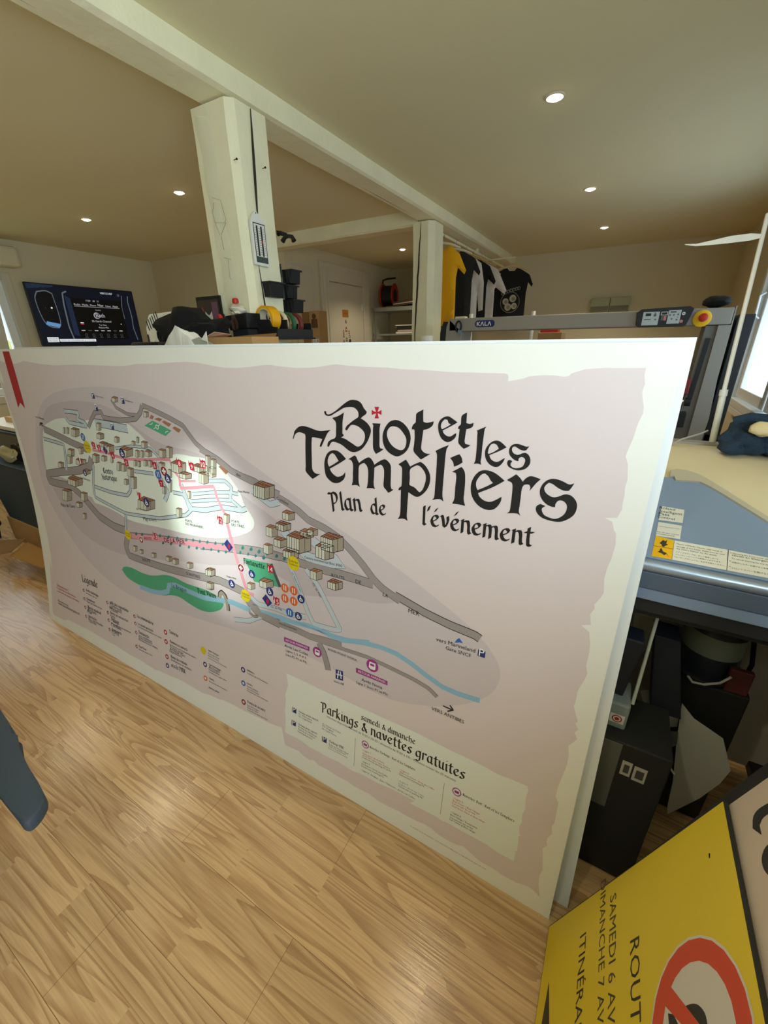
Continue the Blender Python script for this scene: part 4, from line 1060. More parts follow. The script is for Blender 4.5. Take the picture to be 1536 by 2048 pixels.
def oak():
    m = bpy.data.materials.new('oak_laminate'); m.use_nodes = True
    nt = m.node_tree; b = nt.nodes['Principled BSDF']; N = nt.nodes.new; Lk = nt.links.new
    tc = N('ShaderNodeTexCoord')
    br = N('ShaderNodeTexBrick'); br.offset = .37; br.offset_frequency = 2
    br.inputs['Color1'].default_value = (0, 0, 0, 1); br.inputs['Color2'].default_value = (1, 1, 1, 1)
    br.inputs['Mortar'].default_value = (.5, .5, .5, 1)
    br.inputs['Scale'].default_value = 1; br.inputs['Mortar Size'].default_value = .0006
    br.inputs['Brick Width'].default_value = 1.28; br.inputs['Row Height'].default_value = .196
    sh = N('ShaderNodeVectorMath'); sh.operation = 'ADD'; sh.inputs[1].default_value = (.52, .02, 0)
    Lk(tc.outputs['Object'], sh.inputs[0]); Lk(sh.outputs[0], br.inputs['Vector'])
    # three printed strips per plank
    b2 = N('ShaderNodeTexBrick'); b2.offset = .43; b2.offset_frequency = 2
    b2.inputs['Color1'].default_value = (0, 0, 0, 1); b2.inputs['Color2'].default_value = (1, 1, 1, 1); b2.inputs['Mortar'].default_value = (.5, .5, .5, 1)
    b2.inputs['Mortar Size'].default_value = 0; b2.inputs['Scale'].default_value = 1
    b2.inputs['Brick Width'].default_value = .62; b2.inputs['Row Height'].default_value = .098
    Lk(sh.outputs[0], b2.inputs['Vector'])
    # grain coordinates: stretched along the plank, shifted per strip
    off = N('ShaderNodeVectorMath'); off.operation = 'MULTIPLY_ADD'
    off.inputs[1].default_value = (7.3, 13.1, 3.7)
    Lk(b2.outputs['Color'], off.inputs[0]); Lk(tc.outputs['Object'], off.inputs[2])
    mp = N('ShaderNodeMapping'); mp.inputs['Scale'].default_value = (.42, 4.6, 1)
    Lk(off.outputs[0], mp.inputs['Vector'])
    n1 = N('ShaderNodeTexNoise'); n1.inputs['Scale'].default_value = 2.1; n1.inputs['Detail'].default_value = 2; n1.inputs['Distortion'].default_value = .5
    Lk(mp.outputs[0], n1.inputs['Vector'])
    # cathedral rings: sine of the smooth noise
    ml = N('ShaderNodeMath'); ml.operation = 'MULTIPLY'; ml.inputs[1].default_value = 12; Lk(n1.outputs['Fac'], ml.inputs[0])
    fr = N('ShaderNodeMath'); fr.operation = 'FRACT'; Lk(ml.outputs[0], fr.inputs[0])
    sn = N('ShaderNodeMapRange'); sn.interpolation_type = 'SMOOTHSTEP'; sn.inputs[1].default_value = .35; sn.inputs[2].default_value = .97; sn.inputs[3].default_value = .5; sn.inputs[4].default_value = -1.0
    Lk(fr.outputs[0], sn.inputs[0])
    mp2 = N('ShaderNodeMapping'); mp2.inputs['Scale'].default_value = (4, 130, 1); Lk(off.outputs[0], mp2.inputs['Vector'])
    n2 = N('ShaderNodeTexNoise'); n2.inputs['Scale'].default_value = 1.5; n2.inputs['Detail'].default_value = 4; Lk(mp2.outputs[0], n2.inputs['Vector'])
    r1 = N('ShaderNodeValToRGB'); r1.color_ramp.elements[0].position = .08; r1.color_ramp.elements[1].position = .72
    r1.color_ramp.elements[0].color = srgb((162, 122, 80)); r1.color_ramp.elements[1].color = srgb((222, 184, 135))
    ad = N('ShaderNodeMath'); ad.operation = 'MULTIPLY_ADD'; ad.inputs[1].default_value = .2; ad.inputs[2].default_value = .37; Lk(sn.outputs[0], ad.inputs[0])
    a2 = N('ShaderNodeMath'); a2.operation = 'MULTIPLY_ADD'; a2.inputs[1].default_value = .55; Lk(n2.outputs['Fac'], a2.inputs[0]); Lk(ad.outputs[0], a2.inputs[2])
    a3 = N('ShaderNodeMath'); a3.operation = 'SUBTRACT'; a3.inputs[1].default_value = .22; Lk(a2.outputs[0], a3.inputs[0])
    Lk(a3.outputs[0], r1.inputs[0])
    # tone per strip
    hv = N('ShaderNodeHueSaturation'); hv.inputs['Saturation'].default_value = 1.0
    mr = N('ShaderNodeMapRange'); mr.inputs[3].default_value = .9; mr.inputs[4].default_value = 1.08; Lk(b2.outputs['Color'], mr.inputs[0])
    Lk(mr.outputs[0], hv.inputs['Value']); Lk(r1.outputs[0], hv.inputs['Color'])
    mx = N('ShaderNodeMix'); mx.data_type = 'RGBA'; mx.inputs[7].default_value = srgb((120, 86, 52))
    Lk(br.outputs['Fac'], mx.inputs[0]); Lk(hv.outputs[0], mx.inputs[6])
    Lk(mx.outputs[2], b.inputs['Base Color'])
    b.inputs['Roughness'].default_value = .2; b.inputs['Specular IOR Level'].default_value = .5
    bp = N('ShaderNodeBump'); bp.inputs['Strength'].default_value = .12; bp.inputs['Distance'].default_value = .004
    Lk(n2.outputs['Fac'], bp.inputs['Height']); Lk(bp.outputs[0], b.inputs['Normal'])
    return m

# ------------------------------------------------------------------ room shell
XL, XR, YB, YF, ZC = -5.68, 0.83, 6.28, -2.7, 2.5
structure(MB().box(XL - .1, XR + .1, YF - .1, YB + .1, -.08, 0).build('floor', oak()), 'light oak laminate floor of long planks', 'floor')
structure(MB().box(XL - .1, XR + .1, YF - .1, YB + .1, ZC, ZC + .08).build('ceiling', ceilm), 'flat matt ceiling with recessed spotlights', 'ceiling')
structure(MB().box(-3.4, XR + .1, YB, YB + .1, 0, ZC).build('wall_back', wallm), 'plain far wall behind the grey laminator', 'wall')
structure(MB().box(XL, -3.4, 3.87, 3.97, 0, ZC).build('wall_partition', wallm), 'plain partition wall to the right of the television', 'wall')
structure(MB().box(-3.5, -3.4, 3.971, YB, 0, ZC).build('wall_doors', wallm), 'plain wall holding the two pale doors', 'wall')
def holed(name, axis, c0, c1, a0, a1, ha0, ha1, hz0, hz1, label):
    b = MB()
    def bx(p0, p1, z0, z1):
        if p1 - p0 < 1e-4 or z1 - z0 < 1e-4: return
        if axis == 'x': b.box(c0, c1, p0, p1, z0, z1)
        else: b.box(p0, p1, c0, c1, z0, z1)
    bx(a0, ha0, 0, ZC); bx(ha1, a1, 0, ZC); bx(ha0, ha1, 0, hz0); bx(ha0, ha1, hz1, ZC)
    return structure(b.build(name, wallm), label, 'wall')
holed('wall_right', 'x', XR, XR + .1, .35, YB, 2.55, 4.54, 1.0, 2.2, 'wall on the right with the white window')
holed('wall_right_near', 'x', XR, XR + .1, YF, .349, -1.05, .2, 0.1, 2.25, 'wall on the right beside the viewer with a glazed door')
holed('wall_left', 'x', XL - .1, XL, YF, 3.87, .75, 2.26, .95, 2.2, 'wall on the left carrying the television')
structure(MB().box(XL, XR, YF - .1, YF, 0, ZC).build('wall_front', wallm), 'plain wall behind the viewer', 'wall')
structure(MB().box(XL, XL + .012, YF, 3.87, 0, .08).build('baseboard_left', doorm), 'low skirting along the left wall', 'skirting')

# right window: white frame standing proud of the wall, two sashes
w = structure(thing('window_1', '', 'window', (XR, 3.5, 1.0)), 'white framed double window in the right wall', 'window')
MB().box(XR - .05, XR + .1, 2.55, 4.56, .97, 1.03, .006).box(XR - .05, XR + .1, 2.55, 4.56, 2.16, 2.22, .006).box(XR - .05, XR + .1, 4.50, 4.56, 1.03, 2.16, .006).box(XR - .05, XR + .1, 2.55, 2.61, 1.03, 2.16, .006).box(XR - .05, XR + .1, 2.61, 4.5, .92, .968, .004).build('window_frame', whitem, w)
for y0, y1 in ((3.62, 4.49), (2.62, 3.58)):
    s = MB().box(XR - .02, XR + .04, y0, y0 + .075, 1.04, 2.15, .006).box(XR - .02, XR + .04, y1 - .075, y1, 1.04, 2.15, .006).box(XR - .02, XR + .04, y0 + .075, y1 - .075, 1.04, 1.115, .006).box(XR - .02, XR + .04, y0 + .075, y1 - .075, 2.075, 2.15, .006).build('sash', whitem, w)
    MB().box(XR + .008, XR + .014, y0 + .07, y1 - .07, 1.11, 2.08).build('pane', glassm, s)
MB().tube([(XR - .03, 4.44, 1.62), (XR - .055, 4.44, 1.64), (XR - .06, 4.44, 1.78), (XR - .03, 4.44, 1.8)], .008, 8).build('handle', whitem, w, True)
# left window with roller shutter box
w = structure(thing('window_2', '', 'window', (XL, 1.5, 1.0)), 'window beside the television with greenery outside', 'window')
MB().box(XL - .08, XL + .015, 2.2, 2.27, .95, 2.2, .004).box(XL - .08, XL + .015, .75, .82, .95, 2.2, .004).box(XL - .08, XL + .015, .82, 2.2, .95, 1.02, .004).box(XL - .08, XL + .015, .82, 2.2, 2.13, 2.2, .004).build('window_frame', doorm, w)
s = MB().box(XL - .06, XL - .01, 2.12, 2.19, 1.03, 2.12, .004).box(XL - .06, XL - .01, .83, .9, 1.03, 2.12, .004).box(XL - .06, XL - .01, .9, 2.12, 1.03, 1.1, .004).box(XL - .06, XL - .01, .9, 2.12, 2.05, 2.12, .004).build('sash', whitem, w)
MB().box(XL - .04, XL - .034, .89, 2.13, 1.09, 2.06).build('pane', glassm, s)
b = MB().box(XL, XL + .17, .7, 2.35, 2.24, 2.42, .03).build('shutter_box', wallm, w)
# glazed door beside the viewer
w = structure(thing('window_3', '', 'window', (XR, -.42, 0)), 'tall glazed opening letting daylight in beside the viewer', 'window')
MB().box(XR + .02, XR + .08, -1.05, -.99, .1, 2.25, .004).box(XR + .02, XR + .08, .14, .2, .1, 2.25, .004).box(XR + .02, XR + .08, -.99, .14, 2.19, 2.25, .004).box(XR + .02, XR + .08, -.99, .14, .1, .16, .004).build('window_frame', whitem, w)
MB().box(XR + .04, XR + .046, -1.0, .15, .15, 2.2).build('pane', glassm, w)

# outside the left window
gnd = MB().box(-16, XL - .3, -4, 8, -.4, -.3).build('ground', mat('lawn', (150, 160, 90), .95, vary=.3, vscale=3)); structure(gnd, 'grass outside the left window', 'ground')
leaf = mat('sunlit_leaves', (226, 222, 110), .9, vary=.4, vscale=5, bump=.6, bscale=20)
t = thing('garden_shrub', 'bright yellow-green shrub seen through the left window', 'shrub', (-8.5, 2.6, -.3))
b = MB()
for k in range(14): b.blob((-8.6 + random.uniform(-.6, .5), 2.4 + random.uniform(-1.1, 1.3), .3 + random.uniform(-.3, 1.1)), (.5, .5, .45), k, .4)
b.build('foliage', leaf, t, True)
MB().tube([(-8.0, 2.55, -.3), (-7.98, 2.62, .8), (-8.0, 2.85, 1.5), (-8.05, 2.95, 2.6)], .07, 8).build('trunk', mat('bark', (112, 92, 66), .9, bump=.5), t, True)

# ------------------------------------------------------------------ timber frame
def rough_beam(name, p0, p1, wv, hv, n=26, amp=.006, seed=0):
    """hewn timber between two points; wv, hv full cross-section vectors"""
    p0, p1, wv, hv = map(Vector, (p0, p1, wv, hv)); b = MB(); rings = []
    cs = [(-.5, -.38), (-.42, -.5), (.38, -.5), (.5, -.4), (.5, .5), (-.5, .5)]
    for i in range(n + 1):
        t = i / n; c = p0.lerp(p1, t)
        row = []
        for k, (a, e) in enumerate(cs):
            j = noise.noise(Vector((t * 6 + seed, k * 2.3, seed))) * amp * 1.5 + noise.noise(Vector((t * 25 + seed, k * 2.3, seed + 5))) * amp * .5
            row.append(b.bm.verts.new(c + wv * a + hv * e + wv.normalized() * j + (hv.normalized() * noise.noise(Vector((t * 7, k, seed + 9))) * amp if e < .45 else Vector())))
        rings.append(row)
    m = len(cs)
    for a, c in zip(rings, rings[1:]):
        for k in range(m): b.bm.faces.new((a[k], a[(k + 1) % m], c[(k + 1) % m], c[k]))
    b.bm.faces.new(rings[0][::-1]); b.bm.faces.new(rings[-1])
    return b
main = thing('ceiling_beam', '', 'beam', (-1.65, 1.8, 2.42)); structure(main, 'long white painted main beam crossing the ceiling', 'beam')
rough_beam('b', (-1.652, -2.7, 2.457), (-1.652, 6.28, 2.457), (.178, 0, 0), (0, 0, .086), 70, .006, 1).build('timber', beamm, main)
cr = MB()
pts = [(-1.70 + noise.noise(Vector((k * .35, 0, 0))) * .012, -.3 + k * .18, 2.4165) for k in range(38)]
cr.tube(pts, .0035, 5, rs=[.0015 + .0025 * abs(noise.noise(Vector((k * .9, 4, 0)))) for k in range(38)])
cr.build('crack', crackm, main)
crossb = structure(rough_beam('c', (-3.4, 3.76, 2.445), (-1.745, 3.76, 2.445), (0, .16, 0), (0, 0, .11), 20, .003, 4).build('ceiling_beam', beamm), 'shorter white cross beam between the posts and the door wall', 'beam')
def post(label, x0, x1, y0, y1, ch, seed, cracks):
    t = thing('timber_post', '', 'post', ((x0 + x1) / 2, (y0 + y1) / 2, 0)); structure(t, label, 'post')
    b = MB(); n = 24; rings = []
    cs = [(x0, y0), (x1 - ch, y0), (x1, y0 + ch), (x1, y1), (x0, y1)]
    for i in range(n + 1):
        z = 2.405 * i / n; row = []
        for k, (x, y) in enumerate(cs):
            j = noise.noise(Vector((z * 2.2, k * 3.1, seed))) * .006; j2 = noise.noise(Vector((z * 9, k * 3.1, seed + 3))) * .0025
            row.append(b.bm.verts.new((x + j + j2, y + (j2 if k in (0, 1) else j), z)))
        rings.append(row)
    m = len(cs)
    for a, c in zip(rings, rings[1:]):
        for k in range(m): b.bm.faces.new((a[k], a[(k + 1) % m], c[(k + 1) % m], c[k]))
    b.bm.faces.new(rings[0][::-1]); b.bm.faces.new(rings[-1])
    b.build('timber', beamm, t)
    for cpts, w in cracks:
        c = MB(); nn = len(cpts)
        c.tube(cpts, w, 5, rs=[w * (.25 + math.sin(math.pi * (k + .3) / nn)) for k in range(nn)]); c.build('crack', crackm, t)
    return t
X1 = -1.563
post('nearer white timber post carrying the tape holder and thermometer', -1.787, X1, 1.54, 1.745, .03, 2,
     [([(X1 + .003, 1.655 - .004 * k + noise.noise(Vector((k, 1, 0))) * .004, 2.40 - .055 * k) for k in range(8)], .005),
      ([(X1 + .003, 1.63 - .0045 * k, 2.02 - .03 * k) for k in range(6)], .003),
      ([(X1 + .003, 1.60 + .002 * k, 1.83 - .03 * k) for k in range(12)], .003)])
P2 = -1.588
post('farther white timber post beside the hanging T-shirts', -1.77, P2, 3.645, 3.865, .045, 6,
     [([(-1.70 - .0025 * k + noise.noise(Vector((k * .7, 2, 0))) * .007, 3.642, 2.40 - .05 * k) for k in range(20)], .006)])
for px, py, lb in ((468, 320, 'upper left of the two screws on the nearer post'), (525, 337, 'screw sticking out at the right edge of the nearer post')):
    p = at(px, py, x=X1)
    tag(MB().cyl(p, p + Vector((.022, -.006, -.002)), .0016, 8).cyl(p + Vector((.021, -.006, -.002)), p + Vector((.024, -.0065, -.002)), .004, 10).build('screw', mat('dark_steel', (50, 46, 40), .4, .8)), lb, 'screw', 'screws in the nearer post')

# ------------------------------------------------------------------ doors
d = structure(thing('door_1', '', 'door', (-3.4, 4.1, 0)), 'narrow pale cupboard door left of the panelled door', 'door')
MB().box(-3.399, -3.385, 3.975, 4.375, .02, 2.3, .003).build('leaf', doorm, d)
MB().box(-3.384, -3.38, 4.30, 4.36, .1, 2.28).build('frame', doorm, d)
d = structure(thing('door_2', '', 'door', (-3.4, 4.95, 0)), 'pale panelled door with an orange notice and tree stickers', 'door')
b = MB().box(-3.399, -3.355, 4.44, 4.60, 0, 2.38, .006).box(-3.399, -3.355, 5.38, 5.52, 0, 2.38, .006).box(-3.399, -3.355, 4.60, 5.38, 2.19, 2.38, .006)
b.box(-3.356, -3.345, 4.47, 4.50, 0, 2.36, .003).box(-3.356, -3.345, 4.54, 4.56, 0, 2.3, .003)
b.build('frame', doorm, d)
MB().box(-3.399, -3.378, 4.605, 5.375, .005, 2.185, .002).build('leaf', doorm, d)
MB().box(-3.3765, -3.366, 5.34, 5.372, 1.9, 1.98, .003).box(-3.3765, -3.366, 5.34, 5.372, .3, .38, .003).build('hinge', white, d)
DC = dict(orange=mat('orange_card', (176, 112, 44), .7), brown=mat('decal_brown', (84, 50, 40), .7), cream=mat('decal_cream', (226, 214, 196), .7), dred=mat('decal_red', (140, 52, 46), .7), navy=mat('decal_navy', (40, 40, 66), .7))
dfn = lambda u, v, l: Vector((-3.3775 + l, u, v))
k = Ink(DC); k.rect(4870, 1800, 5010, 1890, 'orange', 1); k.text((4890, 1835), (4990, 1835), 'MAGASIN', 'brown', 2)
k.build('door_notice', dfn, d)['label'] = 'small orange notice'
k = Ink(DC)
for (yy, zz, w_, h_, m_, m2) in [(4945, 1755, 24, 52, 'brown', 'brown'), (4945, 1660, 44, 66, 'dred', 'cream'), (4880, 1630, 30, 50, 'dred', 'cream'), (5010, 1625, 30, 50, 'dred', 'cream'), (4880, 1580, 36, 44, 'brown', 'cream'), (4945, 1600, 26, 34, 'cream', 'dred'), (5020, 1575, 34, 40, 'dred', 'cream'), (4880, 1515, 22, 42, 'brown', 'brown'), (4945, 1535, 44, 54, 'brown', 'cream'), (5025, 1520, 54, 46, 'navy', 'navy'), (4880, 1460, 26, 34, 'brown', 'dred'), (4948, 1470, 46, 44, 'brown', 'cream'), (5020, 1450, 40, 40, 'dred', 'cream')]:
    k.face([(yy - w_ / 2, zz - h_ / 2), (yy + w_ / 2, zz - h_ / 2), (yy + w_ * .42, zz + h_ * .1), (yy, zz + h_ / 2), (yy - w_ * .42, zz + h_ * .1)], m_, 1)
    k.disc(yy, zz - h_ * .12, min(w_, h_) * .27, m2, 2, 12)
k.build('tree_stickers', dfn, d)['label'] = 'stickers set out as a little tree'

# ------------------------------------------------------------------ recessed spotlights
bez = mat('lamp_bezel', (225, 222, 205), .4)
def downlight(x, y, label, power=LAMP_W):
    if y > 3: power *= 2.6
    if y < 2: power *= 1.6
    t = thing('ceiling_light', label, 'spotlight', (x, y, ZC), 'recessed spotlights in the ceiling')
    MB().lathe([(.043, 0), (.043, -.004), (.036, -.006), (.033, -.002), (.031, -.0005)], (x, y, ZC), n=28, cap=False).build('bezel', bez, t, True)
    MB().lathe([(.026, -.0005), (.026, -.008), (.018, -.013), (.001, -.015)], (x, y, ZC), n=20, cap=True).build('bulb', bulbm, t, True)
    l = bpy.data.lights.new('spot', 'SPOT'); l.energy = power * 4; l.color = WARM; l.spot_size = R(125); l.spot_blend = .5; l.shadow_soft_size = .03
    o = bpy.data.objects.new('light', l); COL.objects.link(o); o.location = (x, y, ZC - .03); put(o, t)
    return t
for x, y, lb in ((-.505, 2.473, 'nearest and brightest spotlight in the ceiling right of the main beam'),
                 (-.475, 3.90, 'middle spotlight of the three right of the main beam'),
                 (-.455, 5.20, 'farthest spotlight of the three right of the main beam'),
                 (-3.004, 2.379, 'spotlight just left of the nearer post'),
                 (-4.258, 2.387, 'leftmost ceiling spotlight, above the television'),
                 (-2.568, 5.005, 'spotlight above the metal shelf near the farther post'),
                 (-.49, 1.1, 'spotlight above the near right end of the map board'),
                 (-3.05, 1.1, 'spotlight above the left half of the map board'),
                 (-4.4, 1.05, 'spotlight above the near left corner of the room'),
                 (-.49, -.3, 'spotlight above the viewer at the right'),
                 ):
    downlight(x, y, lb)
# added out-of-view narrow spotlight that makes the pale pool over the map's town
t = thing('ceiling_light', 'added out-of-view narrow spotlight brightening the middle of the map board', 'spotlight', (-1.5, -.9, ZC), 'recessed spotlights in the ceiling')
MB().lathe([(.05, 0), (.05, -.005), (.04, -.007), (.036, -.0005)], (-1.5, -.9, ZC), n=28, cap=False).build('bezel', bez, t, True)
aim = (Vector((-1.24, .88, .88)) - Vector((-1.5, -.9, ZC))).normalized()
p = Vector((-1.5, -.9, ZC - .012))
MB().cyl(p, p + aim * .035, .034, 24).build('housing', bez, t, True)
MB().cyl(p + aim * .0355, p + aim * .037, .026, 20).build('bulb', bulbm, t, True)
l = bpy.data.lights.new('spot', 'SPOT'); l.energy = 330; l.color = (.86, 1.0, .9); l.spot_size = R(15); l.spot_blend = 1.0; l.shadow_soft_size = .02
o = bpy.data.objects.new('light', l); COL.objects.link(o); o.location = p + aim * .045
o.rotation_euler = aim.to_track_quat('-Z', 'Y').to_euler(); put(o, t)
# ------------------------------------------------------------------ the big map board
PX0 = -2.747
def bow(z):
    z = min(max(z, 0.0), 1.6); return 0.751 + 0.168 * (1 - (1 - z / 1.6) ** 2.2)
def board_pt(u, v, l=0.0):
    """u metres from the left edge, v height, l lift towards the front"""
    dz = .002; s = (bow(v + dz) - bow(v - dz)) / (2 * dz); q = math.hypot(1, s)
    return Vector((PX0 + u, bow(v) - l / q, v + l * s / q))
CUTS = [k * .06 for k in range(1, 26)]
forex = mat('foam_board', (238, 238, 232), .5)
INK = dict(ink=mat('print_black', (30, 30, 33), .5), red=mat('print_red', (184, 30, 58), .5), bg=mat('print_blush', (222, 209, 211), .5),
           ribbon=mat('print_ribbon', (178, 22, 38), .5), tint1=mat('print_mauve', (208, 197, 203), .5), tint2=mat('print_mauve_dark', (196, 184, 190), .5), town=mat('print_pale_green', (226, 234, 226), .5),
           road=mat('print_road', (158, 150, 151), .5), lroad=mat('print_lane', (190, 202, 212), .5), pink=mat('print_pink', (222, 150, 166), .5),
           river=mat('print_river', (142, 186, 212), .5), green=mat('print_green', (80, 168, 130), .5), gdark=mat('print_slate', (82, 86, 94), .5),
           white=mat('print_white', (240, 240, 236), .5), roof=mat('print_roof', (168, 116, 88), .5), wall=mat('print_wall', (160, 150, 136), .5),
           wlight=mat('print_wall_light', (206, 206, 192), .5), tree=mat('print_tree', (52, 124, 124), .5), navy=mat('print_navy', (36, 52, 118), .5),
           maroon=mat('print_maroon', (140, 28, 44), .5), orange=mat('print_orange', (216, 104, 52), .5), blue=mat('print_blue', (44, 104, 186), .5),
           yellow=mat('print_yellow', (222, 200, 34), .5), purple=mat('print_purple', (158, 56, 142), .5), paper=mat('print_paper', (232, 236, 230), .5),
           grey=mat('print_grey', (128, 122, 122), .5), redt=mat('print_red_text', (196, 70, 84), .5), bluet=mat('print_blue_text', (90, 140, 170), .5))
mb_ = thing('map_board', 'huge blush event plan board with black gothic title, leaning across the room', 'map board', (-1.33, .76, 0))
def sheet(name, fn, u0, u1, v1, thick, m, parent, nu=14, nv=25):
    b = MB(); bm = b.bm
    ks = [0.0005] + CUTS[:24] + [v1]
    F = [[bm.verts.new(fn(u0 + (u1 - u0) * i / nu, v, 0)) for v in ks] for i in range(nu + 1)]
    K = [[bm.verts.new(fn(u0 + (u1 - u0) * i / nu, v, -thick)) for v in ks] for i in range(nu + 1)]
    n, mm = nu, len(ks) - 1
    for i in range(n):
        for j in range(mm):
            bm.faces.new((F[i][j], F[i + 1][j], F[i + 1][j + 1], F[i][j + 1])); bm.faces.new((K[i][j], K[i][j + 1], K[i + 1][j + 1], K[i + 1][j]))
        bm.faces.new((F[i][0], K[i][0], K[i + 1][0], F[i + 1][0])); bm.faces.new((F[i][mm], F[i + 1][mm], K[i + 1][mm], K[i][mm]))
    for j in range(mm):
        bm.faces.new((F[0][j], F[0][j + 1], K[0][j + 1], K[0][j])); bm.faces.new((F[n][j], K[n][j], K[n][j + 1], F[n][j + 1]))
    return b.build(name, m, parent)
sheet('board', board_pt, 0.0, 2.827, 1.492, .006, forex, mb_)
A = load(ART)
for key, nm, lb in (('bg', 'printed_background', None), ('ribbon', 'printed_ribbon', 'printed red ribbon'), ('map', 'printed_map', None), ('notice', 'printed_parking_notice', 'pale torn-paper parking notice'), ('legend', 'printed_legend', None), ('title', 'printed_title', 'black gothic title lettering')):
    o = Ink(INK).read(A[key]).build(nm, board_pt, mb_, CUTS, .00016, .0003)
    if lb: o['label'] = lb
# second blank sheet standing behind it
def back_pt(u, v, l=0.0):
    p = board_pt(u, v, l); return p + Vector((-.019 * v, .05 - .030 * v / 1.5, .002))
bb = sheet('blank_board', back_pt, .25, 2.869, 1.497, .005, mat('blank_board_white', (240, 244, 246), .4), None)
tag(bb, 'blank white board standing just behind the printed event plan', 'board')

# ------------------------------------------------------------------ the two signs lying on their side at the right
SD = Vector((.2465, 0, .811)).normalized(); SN = Vector((-SD.z, 0, SD.x))
def sign_pt(u, v, l=0.0): return Vector((.0825, .735, .004)) + Vector((0, -u, 0)) + SD * v + SN * l
sy = mat('sign_yellow', (228, 200, 44), .45); edge = mat('composite_edge', (40, 40, 38), .6)
SINK = dict(white=mat('sign_white', (214, 208, 196), .5), red=mat('sign_red', (214, 76, 48), .5), black=mat('sign_black', (44, 44, 40), .5), black2=mat('sign_grey', (70, 66, 46), .5), hole=mat('sign_hole', (20, 20, 18), .8))
A2 = load(ART2)
def slab(name, m, u0, u1, v0, v1, l0, l1, parent):
    b = MB(); P = [sign_pt(u, v, l) for u in (u0, u1) for v in (v0, v1) for l in (l0, l1)]
    vs = [b.bm.verts.new(p) for p in P]
    for q in [(0, 1, 3, 2), (4, 6, 7, 5), (0, 4, 5, 1), (2, 3, 7, 6), (0, 2, 6, 4), (1, 5, 7, 3)]: b.bm.faces.new([vs[k] for k in q])
    return b.build(name, m, parent)
t = thing('road_sign', 'yellow road closure sign lying on its side with a red prohibition ring', 'sign', (.1, .4, 0))
slab('edging', edge, 0, 1.1, 0, .738, -.0045, -.0006, t)
slab('panel', sy, .003, 1.097, .003, .731, -.0005, .0, t)
for ln in A2['sign']:
    Ink(SINK).read([ln]).build('lettering', sign_pt, t, None, .0002, .0001)
for key, nm in (('ring', 'prohibition_ring'), ('arrow', 'arrow_mark'), ('hole', 'screw_hole')):
    Ink(SINK).read(A2[key]).build(nm, sign_pt, t, None, .0002, .0001)
t = thing('event_sign', 'beige sign with large black lettering behind the yellow sign', 'sign', (.3, .3, 0))
MB().prism([sign_pt(u, v, -.0135) for u, v in ((1.1, 0), (-.003, 0), (-.022, .75), (-.030, 1.35), (1.1, 1.35))], SN * .0030).build('edging', edge, t)
slab('panel', mat('sign_beige', (206, 188, 168), .5), .004, 1.097, .003, 1.347, -.0104, -.0095, t)
Ink(SINK).read(A2['beige']).build('sign_lettering', lambda u, v, l: sign_pt(u, v, l - .0095), t, None, .0002, .0001)

cb0 = thing('light_blocker', 'plain white unseen box added at the right to block light, signs lean on it', 'cabinet', (.63, .15, 0))  # unseen box added to shade the clutter under the printer; signs lean on it
MB().box(.437, .82, -.36, .70, .05, 1.1, .003).build('carcass', whitem, cb0)
MB().box(.45, .81, -.34, .69, 0, .0499).build('plinth', darkm, cb0)
# ------------------------------------------------------------------ wide format printer on the right
cream = mat('printer_cream', (222, 210, 176), .5); pblue = mat('printer_blue', (132, 152, 180), .45); pdark = mat('printer_blue_dark', (88, 102, 122), .5)
trimm = mat('printer_trim', (188, 182, 160), .5)
t = thing('wide_format_printer', 'large cream and blue printer with a sloping front cover, behind the board', 'printer', (-.3, 1.25, 0))
LX, RX = -1.1, .76
PS = math.hypot(.265, .115); PV = Vector((0, .265 / PS, .115 / PS)); PN = Vector((0, -.115 / PS, .265 / PS))
def pr_pt(u, v, l=0.0): return Vector((0, 1.0, 1.035)) + Vector((u, 0, 0)) + PV * v + PN * l
prof = [(.998, .99), (1.0, 1.03)] + [(1.0 + .265 * k, 1.033 + .115 * k) for k in (.05, .5, .95)] + [(1.30, 1.162), (1.38, 1.182), (1.46, 1.192), (1.545, 1.196), (1.56, 1.19), (1.56, .94), (1.03, .94)]
MB().prism([(LX, y, z) for y, z in prof], (RX - LX, 0, 0)).build('body', cream, t, True)
MB().box(LX, RX, 1.535, 1.575, 1.185, 1.203, .004).build('rear_edge', mat('printer_grey', (150, 146, 136), .5), t)
outl = [tuple(float(c) for c in p.split(',')) for p in A2['cover'][0].split('|')[3].split()]
outl = [(u / 1000, v / 1000) for u, v in outl]
left = [(u, v) for u, v in outl if u > .15 and v > 20 / 1000] 
cov = [(LX + .2, .29)] + [(u, v) for u, v in outl if v > .1 and u > .14] + [(RX - .03, .02), (RX - .03, .0), (LX + .2, .0)]
MB().prism([pr_pt(u, v, .001) for u, v in cov], PN * .006).build('front_cover', pblue, t)
fcov = [q for q in t.children if q.name.startswith('front_cover')][0]
tr = [tuple(float(c) / 1000 for c in p.split(',')) for p in A2['cover'][1].split('|')[3].split()]
MB().prism([pr_pt(u, v, .002) for u, v in tr], PN * .011).build('cover_trim', trimm, fcov)
MB().cyl((LX + .1, .990, 1.026), (RX - .02, .990, 1.026), .014, 20).build('front_rail', mat('rail_satin', (168, 184, 206), .28, .55), t, True)
MB().box(LX + .1, RX - .02, .984, 1.04, .968, 1.012, .003).build('front_band', pdark, t)
MB().box(LX + .1, RX - .02, .988, 1.05, .938, .967, .002).build('lower_band', pblue, t)
MB().box(LX + .1, RX - .02, 1.0, 1.05, .90, .937).build('underside', darkm, t)
MB().box(LX + .02, RX - .02, 1.05, 1.545, .86, .9395).build('lower_chassis', darkm, t)
MB().box(LX + .02, RX - .005, 1.548, 1.56, .03, .86).build('stand_back', mat('stand_grey', (222, 214, 204), .6), t)
